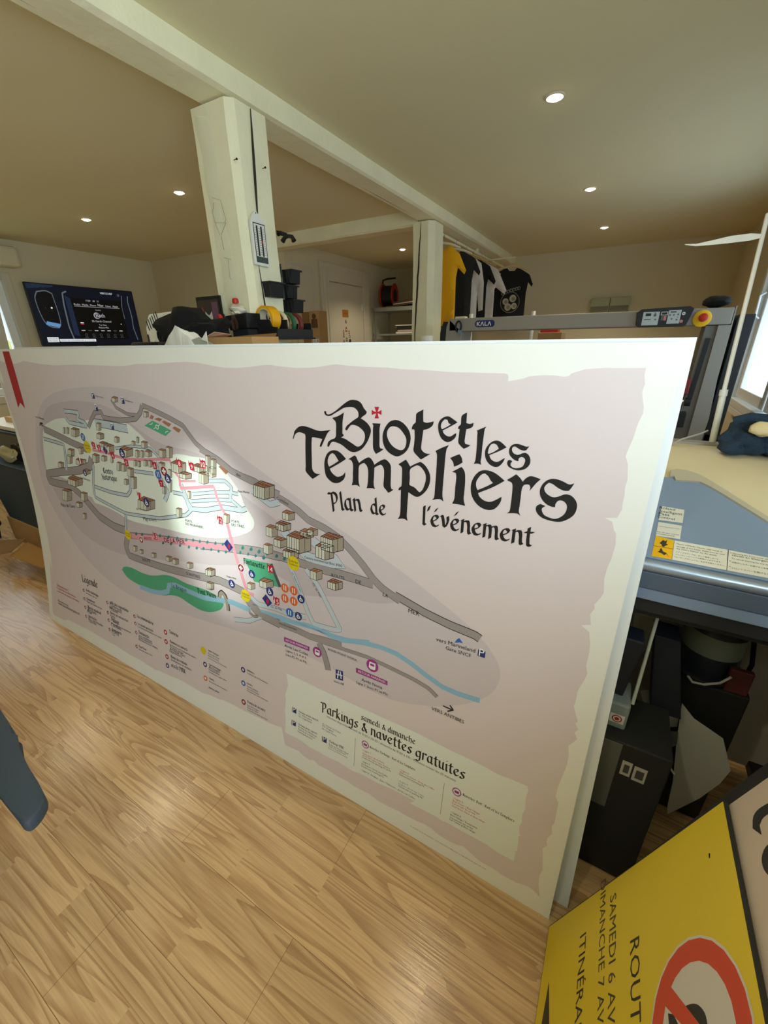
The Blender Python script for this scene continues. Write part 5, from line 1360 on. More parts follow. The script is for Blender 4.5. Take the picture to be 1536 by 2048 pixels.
for x in (LX + .15, RX - .10):
    MB().box(x, x + .06, 1.22, 1.34, .06, .86, .004).box(x - .02, x + .08, 1.0, 1.56, .02, .06, .004).build('leg', darkm, t)
LINK = dict(lab=mat('label_white', (226, 226, 214), .5), yel=mat('label_yellow', (240, 186, 24), .5), black=mat('label_black', (60, 56, 50), .6), blackb=mat('label_ink', (24, 24, 26), .6))
o = Ink(LINK).read(A2['plabel']).build('warning_labels', lambda u, v, l: pr_pt(u, v, l + .0072), fcov, None, .0003, .0)
o['label'] = 'white and yellow instruction labels'

# ------------------------------------------------------------------ grey laminator across the back
lam = mat('laminator_grey', (150, 148, 142), .5); lamd = mat('laminator_dark', (66, 68, 70), .55); lamb = mat('laminator_black', (30, 33, 38), .5)
t = thing('laminator', 'wide grey roll laminator with a control panel on its top beam', 'laminator', (-.4, 3.5, 0))
MB().box(-1.325, .49, 3.40, 3.66, 1.565, 1.660, .008).build('top_beam', lam, t)
MB().prism([(-1.40, 3.40, .5), (-1.30, 3.40, .5), (-1.215, 3.40, 1.565), (-1.325, 3.40, 1.66), (-1.345, 3.40, 1.60)], (0, .26, 0), .004).build('left_column', lam, t)
MB().prism([(-1.37, 3.41, .6), (-1.41, 3.41, .6), (-1.40, 3.41, 1.56), (-1.375, 3.41, 1.64), (-1.345, 3.41, 1.64)], (0, .3, 0)).build('left_cover', lamb, t)
MB().prism([(.425, 3.40, .4), (.49, 3.40, .4), (.515, 3.40, 1.0), (.50, 3.40, 1.25), (.497, 3.40, 1.668), (.4905, 3.40, 1.664), (.4905, 3.40, 1.562), (.43, 3.40, 1.562)], (0, .26, 0)).build('right_column', lam, t)
MB().prism([(.33, 3.415, .4), (.43, 3.415, .4), (.435, 3.415, 1.56), (.37, 3.415, 1.56)], (0, .2, 0)).build('inner_column', mat('laminator_mid', (112, 110, 106), .5), t)
MB().prism([(.372, 3.405, 1.12), (.396, 3.405, 1.12), (.41, 3.405, 1.49), (.386, 3.405, 1.49)], (0, .009, 0)).build('slot', lamb, t)
MB().box(.516, .60, 3.42, 3.75, .3, 1.62, .004).build('side_cover', lamb, t)
MB().box(-1.2, .3, 3.62, 3.66, .3, 1.24).build('rear_panel', lamb, t)
MB().box(-1.38, .56, 3.42, 3.75, 0, .9, .006).build('base_cabinet', lamd, t)
MB().cyl((-1.25, 3.45, 1.10), (.362, 3.45, 1.10), .035, 24).build('silver_roller', chrome, t, True)
MB().cyl((-1.25, 3.50, 1.32), (.29, 3.50, 1.32), .045, 24).build('dark_roller', lamb, t, True)
MB().cyl((.362, 3.45, 1.10), (.395, 3.45, 1.10), .045, 20).build('roller_hub', lamb, t, True)
MB().box(.31, .365, 3.38, 3.42, 1.15, 1.25, .006).build('red_lever', mat('red_dark', (128, 40, 44), .5), t)
MB().box(.30, .385, 3.36, 3.42, .94, 1.04, .006).build('clamp', lamb, t)
cp = MB().prism([(-.02, 3.372, 1.650), (.005, 3.372, 1.668), (.262, 3.372, 1.674), (.285, 3.372, 1.660), (.262, 3.372, 1.568), (.250, 3.372, 1.560), (.008, 3.372, 1.560), (-.012, 3.372, 1.575)], (0, .03, 0), .003).build('control_panel', lamb, t)
CI = dict(pale=mat('panel_pale', (186, 200, 206), .5), dark=mat('panel_dark', (30, 32, 36), .5), rose=mat('panel_rose', (206, 130, 130), .5), white=mat('panel_white', (236, 236, 236), .5), grey=mat('panel_grey', (90, 96, 104), .5))
k = Ink(CI)
k.rect(18, 1572, 108, 1650, 'pale', 1); k.rect(32, 1626, 62, 1642, 'dark', 2); k.rect(28, 1603, 66, 1608, 'grey', 2); k.disc(84, 1630, 8, 'grey', 2); k.disc(84, 1642, 4, 'grey', 2); k.disc(90, 1605, 5, 'grey', 2)
k.rect(116, 1628, 152, 1648, 'white', 1); k.rect(119, 1631, 149, 1645, 'dark', 2); k.rect(120, 1598, 134, 1624, 'grey', 1); k.rect(135, 1598, 148, 1624, 'rose', 1)
k.rect(155, 1578, 222, 1655, 'pale', 1); k.rect(165, 1642, 196, 1648, 'dark', 2)
for x, y in ((165, 1628), (185, 1628), (208, 1630), (205, 1600), (178, 1605)): k.disc(x, y, 5, 'grey', 2)
k.disc(208, 1614, 4, 'rose', 2); k.disc(236, 1634, 9, 'white', 1); k.disc(236, 1634, 4, 'grey', 2); k.disc(232, 1590, 9, 'rose', 1)
k.build('display', lambda u, v, l: Vector((u, 3.3715 - l, v)), cp)
es = MB().lathe([(.048, 0), (.048, .008), (.04, .012), (.001, .0121)], (.338, 3.40, 1.603), (0, -1, 0), 28).build('emergency_stop', yellowp, t, True)
MB().lathe([(.014, 0), (.014, .014), (.024, .018), (.024, .030), (.016, .036), (.001, .037)], (.340, 3.388, 1.607), (0, -1, 0), 24).build('stop_button', redp, es, True)
k = Ink(dict(n=mat('badge_navy', (32, 44, 104), .4), w=mat('badge_white', (236, 236, 240), .5)))
n = [(-1.108 + .155 * 0, 0)]
pill = [(-1.086 + .022 * math.cos(a), 1.6155 + .0245 * math.sin(a)) for a in [R(90 + 15 * i) for i in range(13)]] + [(-.975 + .022 * math.cos(a), 1.6155 + .0245 * math.sin(a)) for a in [R(-90 + 15 * i) for i in range(13)]]
k.face([(x * 1000, y * 1000) for x, y in pill], 'n', 1)
def seg(pts, w=6): k.line([(-1098 + x, 1601 + y) for x, y in pts], w, 'w', 2)
seg([(8, 0), (8, 29)]); seg([(28, 29), (11, 14)]); seg([(11, 16), (29, 0)]); seg([(36, 0), (48, 29)]); seg([(48, 29), (60, 0)]); seg([(70, 29), (70, 3)]); seg([(67, 3), (86, 3)]); seg([(92, 0), (104, 29)]); seg([(104, 29), (116, 0)])
k.build('maker_badge', lambda u, v, l: Vector((u, 3.3995 - l, v)), t)['label'] = 'navy pill-shaped maker badge'
# black hook clip hung on the beam
hk = thing('cable_clip', 'black ring-shaped clip hanging at the left end of the laminator beam', 'clip', (-1.22, 3.39, 1.59))
c = at(917, 653, y=3.385)
MB().tube([c + Vector((.028 * math.cos(a) * .8, 0, .038 * math.sin(a))) for a in [R(15 * i) for i in range(25)]], .0065, 8).build('ring', black, hk, True)
MB().obox(c + Vector((.012, -.002, -.04)), (.014, 0, -.006), (0, .006, 0), (.004, 0, .014), .003).build('tab', mat('clip_blue', (110, 140, 160), .5), hk)
# cap and block lying on the laminator
tag(MB().blob((.405, 3.54, 1.70), (.075, .1, .034), 3, .12).build('knitted_beanie', blackc, None, True), 'crumpled black beanie lying on the right end of the laminator', 'hat')
tag(MB().box(-1.285, -1.205, 3.43, 3.50, 1.6602, 1.675, .002).build('foam_block', mat('cream_foam', (222, 214, 190), .8), None), 'small cream block lying on the left end of the laminator beam', 'block')
# ------------------------------------------------------------------ television
tv = thing('television', 'wall-mounted flat television showing a car dashboard', 'television', (XL + .06, 2.92, 1.8))
TC = [at(49, 571, x=-5.60), at(262, 577, x=-5.60), at(288, 690, x=-5.60), at(86, 692, x=-5.60)]
ty0, ty1, tz0, tz1 = 2.348, 3.484, 1.505, 2.125
tcase = MB().box(-5.635, -5.603, ty0, ty1, tz0, tz1, .004).build('casing', black, tv)
MB().box(-5.659, -5.636, 2.7, 3.1, 1.65, 1.95).build('wall_bracket', darkm, tv)
MB().box(-5.625, -5.59, 2.78, 2.9, 1.488, 1.504, .002).build('logo_bar', black, tv)
def em(n, c, s=1.0): return mat(n, tuple(x * .25 for x in c), .4, emit=c, es=s)
TK = dict(bg=em('screen_navy', (8, 13, 28), .8), blk=em('screen_black', (6, 6, 8), .5), rim=em('screen_rim', (120, 130, 140), .5), pan=em('screen_blue', (26, 40, 62), .8), txt=em('screen_text', (190, 190, 196), .8), sky=em('screen_sky', (96, 150, 200), .8), red=em('screen_red', (170, 50, 50), .8), wht=em('screen_white', (225, 230, 232), .9), dim=em('screen_dim', (80, 84, 92), .6))
k = Ink(TK); W_, H_ = (ty1 - ty0) * 1000, (tz1 - tz0) * 1000
k.rect(10, 14, W_ - 10, H_ - 10, 'bg', 1)
k.face([(10, 560), (260, 590), (260, H_ - 10), (10, H_ - 10)], 'pan', 2)
vent = [(55, 470), (90, 540), (180, 555), (235, 530), (245, 330), (235, 215), (205, 180), (110, 200), (70, 280)]
k.poly([smooth_poly(vent)], 'rim', 3); k.poly([smooth_poly([(150 + (x - 150) * .92, 370 + (y - 370) * .94) for x, y in vent])], 'blk', 4)
k.face([(90, 215), (215, 188), (232, 225), (105, 250)], 'sky', 5)
for y in range(270, 530, 40): k.line([(85, y), (230, y + 8)], 3, 'bg', 5)
k.disc(130, 380, 5, 'dim', 6); k.disc(190, 385, 9, 'wht', 6)
k.line([(330, 60), (310, 200), (320, 420), (335, 540), (380, 560)], 14, 'rim', 3)
k.face([(350, 520), (420, 480), (430, 90), (345, 120)], 'pan', 3)
k.rect(400, 70, 960, 500, 'blk', 4); k.line([(990, 560), (960, 420), (965, 300)], 8, 'rim', 3); k.line([(1065, 560), (1050, 500), (1062, 330), (1050, 200), (1075, 60)], 10, 'rim', 3)
k.text((560, 470), (700, 470), '17:09   38   51   ', 'txt', 5)
for j, s in enumerate(('Radio', 'Media', 'Phone', 'Nav', 'Climat', 'Apps')): k.text((425 + j * 85, 425), (490 + j * 85, 425), s, 'txt', 5)
k.line([(420, 415), (930, 415)], 3, 'txt', 5)
k.text((640, 380), (700, 380), 'Country', 'txt', 5); k.disc(640, 325, 34, 'txt', 5); k.disc(643, 325, 28, 'blk', 5.5); k.text((630, 308), (730, 308), 'Bath', 'txt', 6)
k.text((570, 255), (790, 255), '55 Garth Channel', 'txt', 5); k.text((640, 218), (725, 218), 'Top Titles', 'txt', 5); k.text((630, 188), (745, 188), 'Picture Mix', 'txt', 5)
k.rect(440, 225, 475, 240, 'red', 5); k.rect(440, 240, 475, 250, 'wht', 5); k.disc(905, 240, 5, 'wht', 5)
for j in range(7): k.rect(430 + j * 72, 158, 470 + j * 72, 168, 'dim' if j in (1, 5) else 'txt', 5)
for j in range(6): k.disc(470 + j * 82, 115, 15, 'dim', 5); k.disc(470 + j * 82, 115, 10, 'blk', 5.5); k.rect(450 + j * 82, 88, 490 + j * 82, 94, 'dim', 5)
k.text((740, 560), (880, 560), 'VERT|CHEF', 'wht', 5); k.disc(950, 560, 16, 'dim', 5)
k.rect(60, 40, 170, 90, 'wht', 5); k.text((68, 68), (162, 68), 'UN JOUR', 'blk', 6); k.text((68, 46), (162, 46), 'UN DOC', 'blk', 6)
k.rect(178, 44, 560, 72, 'wht', 5); k.text((190, 52), (545, 52), 'DANS LES COULISSES DE LA VOITURE', 'dim', 6)
k.build('screen', lambda u, v, l: Vector((-5.6025 + l, ty0 + u, tz0 + v)), tcase, None, .0004)

# ------------------------------------------------------------------ storage unit behind the board and what lies on it
su = thing('storage_unit', 'white storage unit standing behind the map board', 'cabinet', (-1.9, 1.3, 0))
MB().box(-2.95, -1.22, 1.08, 1.53, .06, 1.44, .004).build('carcass', whitem, su)
MB().box(-2.97, -1.20, 1.06, 1.535, 1.441, 1.465, .003).build('worktop', white, su)
MB().box(-2.9, -1.25, 1.1, 1.5, 0, .06).build('plinth', darkm, su)
ZT = 1.4655
# black jacket heaped on top
p = [at(328, 690, y=1.3), at(335, 615, y=1.3), at(372, 607, y=1.3), at(420, 640, y=1.3), at(452, 690, y=1.3)]
b = MB()
b.blob(((p[1].x + p[2].x) / 2 + .02, 1.33, 1.55), (.15, .1, .1), 1, .3).blob((-1.66, 1.33, 1.535), (.13, .09, .075), 4, .3).blob((-1.84, 1.31, 1.53), (.06, .08, .07), 6, .25)
for v in b.bm.verts: v.co.z = max(v.co.z, ZT)
tag(b.build('black_jacket', blackc, None, True), 'black jacket heaped behind the top edge of the map board', 'jacket')
# fan heater
h = thing('fan_heater', 'white slotted fan heater left of the black jacket', 'heater', (-1.98, 1.38, ZT))
hx0, hx1 = at(297, 688, y=1.40).x, at(338, 688, y=1.40).x
MB().prism([(hx0, 1.40, ZT), (hx0 + .004, 1.40, ZT + .115), (hx0 + .05, 1.40, ZT + .178), (hx1 + .09, 1.40, ZT + .185), (hx1 + .09, 1.40, ZT)], (0, .12, 0), .008).build('body', white, h)
b = MB()
for j in range(6): 
    x = hx0 + .03 + j * .018; z = ZT + .105 + j * .004
    b.obox((x, 1.399, z + .02 + j * .003), (.0022, 0, 0), (0, .001, 0), (-.006, 0, .022 + j * .001))
b.build('slots', darkm, h)
MB().box(hx0 + .008, hx0 + .02, 1.396, 1.40, ZT + .02, ZT + .085, .002).build('side_grip', darkm, h)
MB().cyl((hx0 + .06, 1.40, ZT + .06), (hx0 + .06, 1.388, ZT + .06), .012, 16).build('knob', white, h)
# router / remote
q0, q1 = at(275, 690, y=1.15), at(330, 690, y=1.15)
tag(MB().box(q0.x, q1.x, 1.12, 1.2, ZT, 1.512, .008).build('black_handset', black, None, True), 'flat black handset lying just behind the board below the television', 'handset')
# crumpled white paper
c0 = at(372, 652, y=1.17)
b = MB()
def crease(u, v):
    x = c0.x + (u - .5) * .26; s = 1 - abs(u - .52) * 2.1
    z = ZT + .001 + max(0, s) ** .8 * (c0.z - ZT) * (1 - .25 * v) + .012 * noise.noise(Vector((u * 7, v * 4, 3))) * (1 if s > .05 else 0)
    return (x + .03 * v, 1.12 + .06 * v + .008 * noise.noise(Vector((u * 5, v * 5, 8))), max(ZT + .001, z))
b.grid(crease, 16, 6)
F2 = [(crease(i / 16, 0), (crease(i / 16, 0)[0], crease(i / 16, 0)[1] - .012, ZT + .001)) for i in range(17)]
for p, q in zip(F2, F2[1:]):
    b.bm.faces.new([b.bm.verts.new(w) for w in (p[0], q[0], q[1], p[1])])
tag(b.build('crumpled_paper', paper), 'tall creased sheet of white paper standing in front of the black jacket', 'paper')
c0 = at(398, 690, y=1.13)
t = MB().prism([(c0.x - .03, 1.12, ZT), (c0.x + .075, 1.12, ZT), (c0.x + .09, 1.12, ZT + .035), (c0.x + .02, 1.12, ZT + .06), (c0.x - .03, 1.12, ZT + .05)], (0, .004, 0)).build('envelope', mat('grey_card', (168, 172, 160), .8), None)
tag(t, 'small grey card envelope leaning beside the crumpled paper', 'envelope')
c0 = at(413, 672, y=1.11); c1 = at(414, 694, y=1.11)
lb = thing('price_tag', 'small white tag with a thin string, left of the cardboard box', 'tag', (c0.x, 1.11, c0.z))
MB().prism([(c0.x - .03, 1.108, c0.z - .012), (c0.x + .004, 1.108, c0.z + .016), (c0.x + .002, 1.108, c0.z - .02)], (0, .002, 0)).build('card', white, lb)
MB().tube([c0, (c0 + c1) / 2 + Vector((.004, 0, 0)), Vector((c1.x + .006, 1.11, ZT + .002))], .0012, 6).build('string', white, lb)
# open cardboard box
bx = thing('cardboard_box', 'shallow open cardboard box at the foot of the nearer post', 'box', (-1.49, 1.25, ZT))
x0, x1 = at(409, 690, y=1.2).x, at(505, 690, y=1.2).x
MB().box(x0, x1, 1.2, 1.204, ZT, 1.524).box(x0, x1, 1.34, 1.344, ZT, 1.524).box(x0, x0 + .004, 1.204, 1.34, ZT, 1.524).box(x1 - .004, x1, 1.204, 1.34, ZT, 1.524).box(x0 + .004, x1 - .004, 1.204, 1.34, ZT, ZT + .004).build('tray', card, bx)
MB().prism([(x0 + .01, 1.34, 1.5245), (x1 - .01, 1.34, 1.5245), (x1 - .06, 1.40, 1.536), (x0 + .02, 1.40, 1.53)], (0, 0, .003)).build('rear_flap', cardd, bx)
MB().prism([(x0, 1.21, 1.5245), (x0 + .035, 1.23, 1.544), (x0 + .05, 1.30, 1.535), (x0 + .002, 1.31, 1.5245)], (0, 0, .002)).build('corner_flap', mat('card_pink', (206, 168, 140), .85), bx)
# black bin with white cloth
bi = thing('storage_bin', 'black bin against the nearer post holding a white cloth', 'bin', (-1.63, 1.47, ZT))
a0, a1 = at(452, 632, y=1.45), at(492, 625, y=1.45); a2, a3 = at(462, 661, y=1.45), at(495, 656, y=1.45)
pts = [Vector((a0.x - .01, 1.45, a0.z)), Vector((a1.x, 1.45, a1.z)), Vector((a3.x, 1.45, a3.z)), Vector((a2.x - .005, 1.45, a2.z))]
MB().prism(pts, (0, .085, 0), .003).build('body', black, bi)
MB().box(a2.x, a3.x - .01, 1.46, 1.53, ZT, a2.z + .004).build('stand', darkm, bi)
MB().obox((a0.x - .006, 1.449, (a0.z + a2.z) / 2), (.003, 0, 0), (0, .002, 0), (.008, 0, -.04)).build('edge_strip', darkm, bi)
c = at(466, 623, y=1.46)
tag(MB().blob((c.x, 1.49, c.z + .006), (.042, .035, .024), 8, .35).build('white_cloth', mat('white_cloth', (222, 216, 196), .9), None, True), 'crumpled white cloth on the black bin by the post', 'cloth')
c = at(461, 606, y=1.46)
tag(MB().lathe([(.001, .024), (.012, .02), (.015, .008), (.013, 0), (.001, -.001)], (c.x, 1.49, c.z), n=16).build('red_stopper', redp, None, True), 'small red stopper resting on top of the white cloth', 'stopper')
c = at(436, 640, y=1.36)
tag(MB().blob((c.x, 1.46, c.z - .01), (.024, .024, .035), 12, .35).build('toy_pouch', mat('pouch_black', (60, 34, 24), .8, vary=.5, vscale=40), None, True), 'small dark pouch with red and yellow patches between the jacket and the bin', 'pouch')
for dx, dz, m_, nm in ((.0, -.02, yellowp, 'yellow'), (-.014, .004, redp, 'red')):
    tag(MB().blob((c.x + dx, 1.385, c.z + dz), (.014, .01, .018), 5, .3).build(nm + '_trinket', m_, None, True), f'little {nm} trinket hanging on the dark pouch', 'trinket')
# framed picture on the partition wall behind
pf = thing('picture_frame', 'dark framed colourful picture just left of the nearer post', 'picture', (-3.0, 2.2, 1.7))
f0, f1 = at(392, 595, y=1.525), at(455, 590, y=1.525)
MB().box(f0.x, f0.x + .17, 1.522, 1.532, ZT, f0.z).build('frame', black, pf)
k = Ink(dict(r=mat('art_red', (170, 50, 44), .5), w=mat('art_white', (214, 214, 206), .5), p=mat('art_plum', (110, 76, 96), .5), d=mat('art_dark', (60, 52, 44), .5)))
k.rect(8, 0, 160, 128, 'd', 1); k.poly([smooth_poly([(12, 40), (14, 90), (40, 112), (52, 90), (46, 50)])], 'r', 2); k.poly([smooth_poly([(48, 20), (56, 100), (80, 90), (104, 100), (110, 20)])], 'w', 2); k.rect(108, 10, 150, 122, 'p', 2)
k.build('picture', lambda u, v, l: Vector((f0.x + u, 1.5215 - l, ZT + .006 + v * (f0.z - ZT - .018) / .13)), pf)

# ------------------------------------------------------------------ things fixed to the nearer post
PX = X1 + .0075
th = thing('wall_thermometer', 'white wall thermometer with two dark columns on the nearer post', 'thermometer', (PX, 1.605, 1.92))
T0, T1 = 1.562, 1.652
body = [(T0, 1.828), (T1 - .006, 1.826), (T1, 1.834), (T1 - .002, 1.99), (T1 - .012, 2.0), (1.615, 2.022), (1.604, 2.034), (1.592, 2.034), (1.582, 2.020), (T0 + .004, 2.0), (T0, 1.99)]
MB().prism([(PX, y, z) for y, z in body], (.014, 0, 0), .002).build('case', white, th)
thc = th.children[0]
k = Ink(dict(b=mat('scale_black', (26, 26, 28), .5), w=mat('scale_white', (228, 228, 222), .5), g=mat('scale_slate', (60, 74, 78), .5), r=redp))
k.rect(1572, 1838, 1644, 1990, 'b', 1); k.rect(1576, 1842, 1640, 1986, 'w', 2); k.rect(1574, 1838, 1642, 1862, 'g', 3); k.rect(1588, 1864, 1598, 1980, 'b', 3); k.rect(1614, 1864, 1624, 1980, 'b', 3); k.rect(1615, 1915, 1624, 1926, 'r', 4)
for j in range(12):
    for y in (1580, 1602, 1608, 1630): k.rect(y, 1870 + j * 9, y + 5, 1872 + j * 9, 'b', 3)
k.disc(1598, 2026, 3, 'b', 1, 10)
k.build('scale', lambda u, v, l: Vector((PX + .0142 + l, u, v)), thc)
# tape tray and rolls
TX = X1 + .075
tt = thing('tape_tray', 'black two-bay tape tray screwed to the nearer post', 'tray', (X1 + .06, 1.6, 1.54))
MB().box(X1 + .001, -1.415, 1.518, 1.795, 1.516, 1.524, .002).build('base', black, tt)
MB().prism([(X1 - .006, 1.518, 1.524), (-1.418, 1.518, 1.524), (-1.408, 1.514, 1.566), (-1.44, 1.514, 1.568), (-1.452, 1.514, 1.599), (X1 - .008, 1.514, 1.602)], (0, .006, 0), .001).build('front_plate', black, tt)
MB().box(X1 + .001, -1.425, 1.60, 1.606, 1.524, 1.60, .001).build('divider', black, tt)
MB().box(X1 + .001, -1.43, 1.78, 1.786, 1.524, 1.59, .001).build('rear_plate', black, tt)
MB().box(-1.43, -1.424, 1.52, 1.785, 1.524, 1.56, .001).build('side_plate', black, tt)
def roll(name, c, ro, ri, w, m, label, axis=(0, 1, 0), inner=None):
    r = thing(name, label, 'tape roll', c, 'rolls of tape in the tray on the post')
    MB().lathe([(ri + .003, -w / 2), (ro, -w / 2), (ro, w / 2), (ri + .003, w / 2)], c, axis, 40, cap=False).build('tape', m, r, True)
    MB().lathe([(ri, -w / 2), (ri + .003, -w / 2), (ri + .003, w / 2), (ri, w / 2), (ri, -w / 2)], c, axis, 40, cap=False).build('core', inner or card, r, True)
    return r
ax = Vector((.04, 1, 0)).normalized()
c = Vector((-1.503, 1.562, 1.603))
roll('tape_roll', c, .056, .041, .052, mat('tape_yellow', (232, 170, 16), .4), 'wide yellow tape roll standing in the tray, the nearest one', ax, mat('tape_core', (216, 204, 178), .7))
roll('tape_roll', Vector((-1.503, 1.63, 1.588)), .054, .045, .02, mat('tape_cream', (222, 210, 178), .5), 'narrow cream tape roll just behind the yellow one', ax)
roll('tape_roll', Vector((-1.502, 1.685, 1.585)), .054, .04, .02, mat('tape_green', (40, 96, 66), .4), 'green tape roll behind the cream one', ax)
roll('tape_roll', Vector((-1.500, 1.735, 1.582)), .054, .04, .022, mat('tape_maroon', (110, 40, 40), .4), 'maroon tape roll, rearmost in the tray', ax)
k = Ink(dict(b=mat('wrap_blue', (60, 70, 110), .5), r=mat('wrap_red', (196, 60, 50), .5), w=white))
k.rect(-30, -4, 30, 16, 'w', 1); k.rect(-30, 3, 30, 9, 'b', 2); k.rect(-30, -36, 30, -4, 'r', 1)
for j in range(5): k.rect(-26 + j * 12, -32, -22 + j * 12, -10, 'w', 2)
cw = thing('tape_label', 'striped paper label showing inside the yellow tape roll', 'label', (c.x, 1.597, c.z))
k.build('label', lambda u, v, l: Vector((c.x + u, 1.598 - l, c.z + v)), cw)
def bin_(label, y0, y1, z0, z1, x1, x0=None):
    x0 = X1 + .001 if x0 is None else x0
    t = thing('small_parts_bin', label, 'bin', ((x0 + x1) / 2, (y0 + y1) / 2, z0), 'ribbed black bins on the nearer post')
    b = MB(); tp = .008
    b.prism([(x0, y0 + tp, z0), (x1 - .015, y0 + tp, z0), (x1, y0, z1), (x0, y0, z1)], (0, y1 - y0 - tp, 0), .002)
    b.build('shell', black, t)
    r = MB(); n = 4
    for j in range(n):
        x = x0 + (x1 - x0) * (j + .6) / (n + .4)
        r.obox((x, y0 + tp / 2 - .001, (z0 + z1) / 2), (.003, 0, 0), (0, .0015, 0), (0, -tp / 2 * .9, (z1 - z0) / 2 * .95))
    r.build('ribs', darkm, t)
    MB().box(x0, x1 + .004, y0 - .004, y1 + .002, z1 - .006, z1 + .001, .001).build('rim', black, t)
    return t
bin_('ribbed black bin at the front of the post, just above the yellow tape', 1.61, 1.712, 1.702, 1.765, X1 + .05)
bin_('ribbed black bin highest on the far side of the post, behind the key card', 1.765, 1.84, 1.772, 1.831, -1.512, -1.60)
bin_('ribbed black bin second from the top on the far side of the post', 1.762, 1.84, 1.708, 1.766, -1.538, -1.612)
bin_('ribbed black bin lowest on the far side of the post, above the maroon tape', 1.785, 1.87, 1.644, 1.703, -1.530, -1.635)
# blister card with key
kc = thing('key_card', 'clear blister pack with a key hanging at the edge of the nearer post', 'pack', (-1.54, 1.752, 1.8))
K0, K1 = at(548, 520, y=1.75), at(563, 585, y=1.75)
MB().box(K0.x, K1.x + .015, 1.750, 1.752, K1.z - .03, K0.z - .03).build('backing', mat('pack_clear', (150, 150, 120), .2, alpha=.45), kc)
MB().box(K0.x, K1.x + .015, 1.7475, 1.7495, K0.z - .075, K0.z - .02).build('header', mat('pack_header', (64, 66, 66), .5), kc)
MB().prism([(K0.x + .004, 1.7485, K0.z - .02), (K0.x + .03, 1.7485, K0.z - .022), (K0.x + .016, 1.7485, K0.z + .006), (K0.x + .006, 1.7485, K0.z + .006)], (0, .002, 0)).build('hanger_tab', mat('tab_red', (140, 60, 50), .5), kc)
MB().cyl(Vector((K0.x + .020, 1.747, K0.z - .10)), Vector((K0.x + .020, 1.744, K0.z - .10)), .008, 14).box(K0.x + .016, K0.x + .023, 1.744, 1.747, K0.z - .145, K0.z - .105).build('key', steel, kc)
# black hook clamp
c = at(560, 466, y=1.77)
hc = thing('spring_clamp', 'black clamp sticking out from the far side of the nearer post', 'clamp', c)
e = at(573, 470, y=1.77)
MB().tube([Vector((-1.57, 1.765, c.z - .006)), Vector((c.x - .012, 1.77, c.z + .004)), c, e], .009, 8, rs=[.010, .011, .010, .008]).build('arm', black, hc, True)
j1, j2, j3 = at(565, 483, y=1.77), at(577, 472, y=1.77), at(588, 482, y=1.77)
MB().tube([j1, (j1 + j2) / 2 + Vector((-.002, 0, .006)), j2, (j2 + j3) / 2 + Vector((.006, 0, .006)), j3], .009, 8, rs=[.011, .009, .008, .009, .012]).build('jaw', black, hc, True)
# transparent sleeve with hooks hanging on the left of the post
ps = thing('clear_sleeve', 'long clear plastic sleeve hanging down the left side of the nearer post', 'sleeve', (-1.80, 1.56, 2.1))
def slv(u, v):
    q = at(390 + 66 * v + (26 + 6 * math.sin(v * 9)) * u, 235 + 380 * v, y=1.535)
    return (q.x, 1.533 - .012 * math.sin(u * math.pi) - .004 * math.sin(v * 22 + u * 3), q.z)
MB().grid(slv, 6, 40).build('film', clear, ps, True)
wr = MB()
for pl_ in ([(424, 395), (432, 398), (441, 400), (452, 440), (448, 446), (430, 445)], [(428, 405), (425, 425), (432, 450), (440, 470)], [(448, 515), (462, 519)], [(456, 519), (460, 556), (463, 560)], [(452, 445), (442, 470), (448, 500)]):
    wr.tube([at(x, y, y=1.522) for x, y in pl_], .0007, 5)
wr.build('wire_hooks', mat('thin_wire', (120, 116, 90), .35, .8), ps)

# ------------------------------------------------------------------ clothes rail with shirts
RX_, RZ = -1.66, 2.372
rl = thing('clothes_rail', 'pale rail fixed under the main beam, carrying the shirts', 'rail', (RX_, 5, RZ))
MB().cyl((RX_, 3.87, RZ), (RX_, 6.275, RZ), .012, 14).build('bar', beamm, rl, True)
MB().cyl((RX_, 6.25, RZ), (RX_, 6.279, RZ), .03, 16).build('end_socket', beamm, rl, True)
MB().box(RX_ - .01, RX_ + .01, 5.0, 5.03, RZ + .008, 2.413).build('bracket', beamm, rl)
def hanger(y, label, w=.2, tilt=0.0, m=wood, group='hangers on the rail', drop=.0, RX_=RX_):
    t = thing('coat_hanger', label, 'hanger', (RX_, y, RZ), group)
    d = Vector((math.cos(tilt), math.sin(tilt), 0)); c = Vector((RX_, y, RZ))
    MB().tube([c + Vector((0, 0, .013)) + d * -.012, c + Vector((0, 0, .0195)), c + d * .0165 + Vector((0, 0, .004)), c + d * .010 + Vector((0, 0, -.022)), c + Vector((0, 0, -.04)), c + Vector((0, 0, -.06 - drop))], .0022, 6).build('hook', chrome, t, True)
    z = -.06 - drop
    MB().tube([c + d * -w + Vector((0, 0, z - .055)), c + d * (-w * .5) + Vector((0, 0, z - .02)), c + Vector((0, 0, z)), c + d * (w * .5) + Vector((0, 0, z - .02)), c + d * w + Vector((0, 0, z - .055))], .009, 8, rs=[.007, .010, .011, .010, .007]).build('arms', m, t, True)
    return t
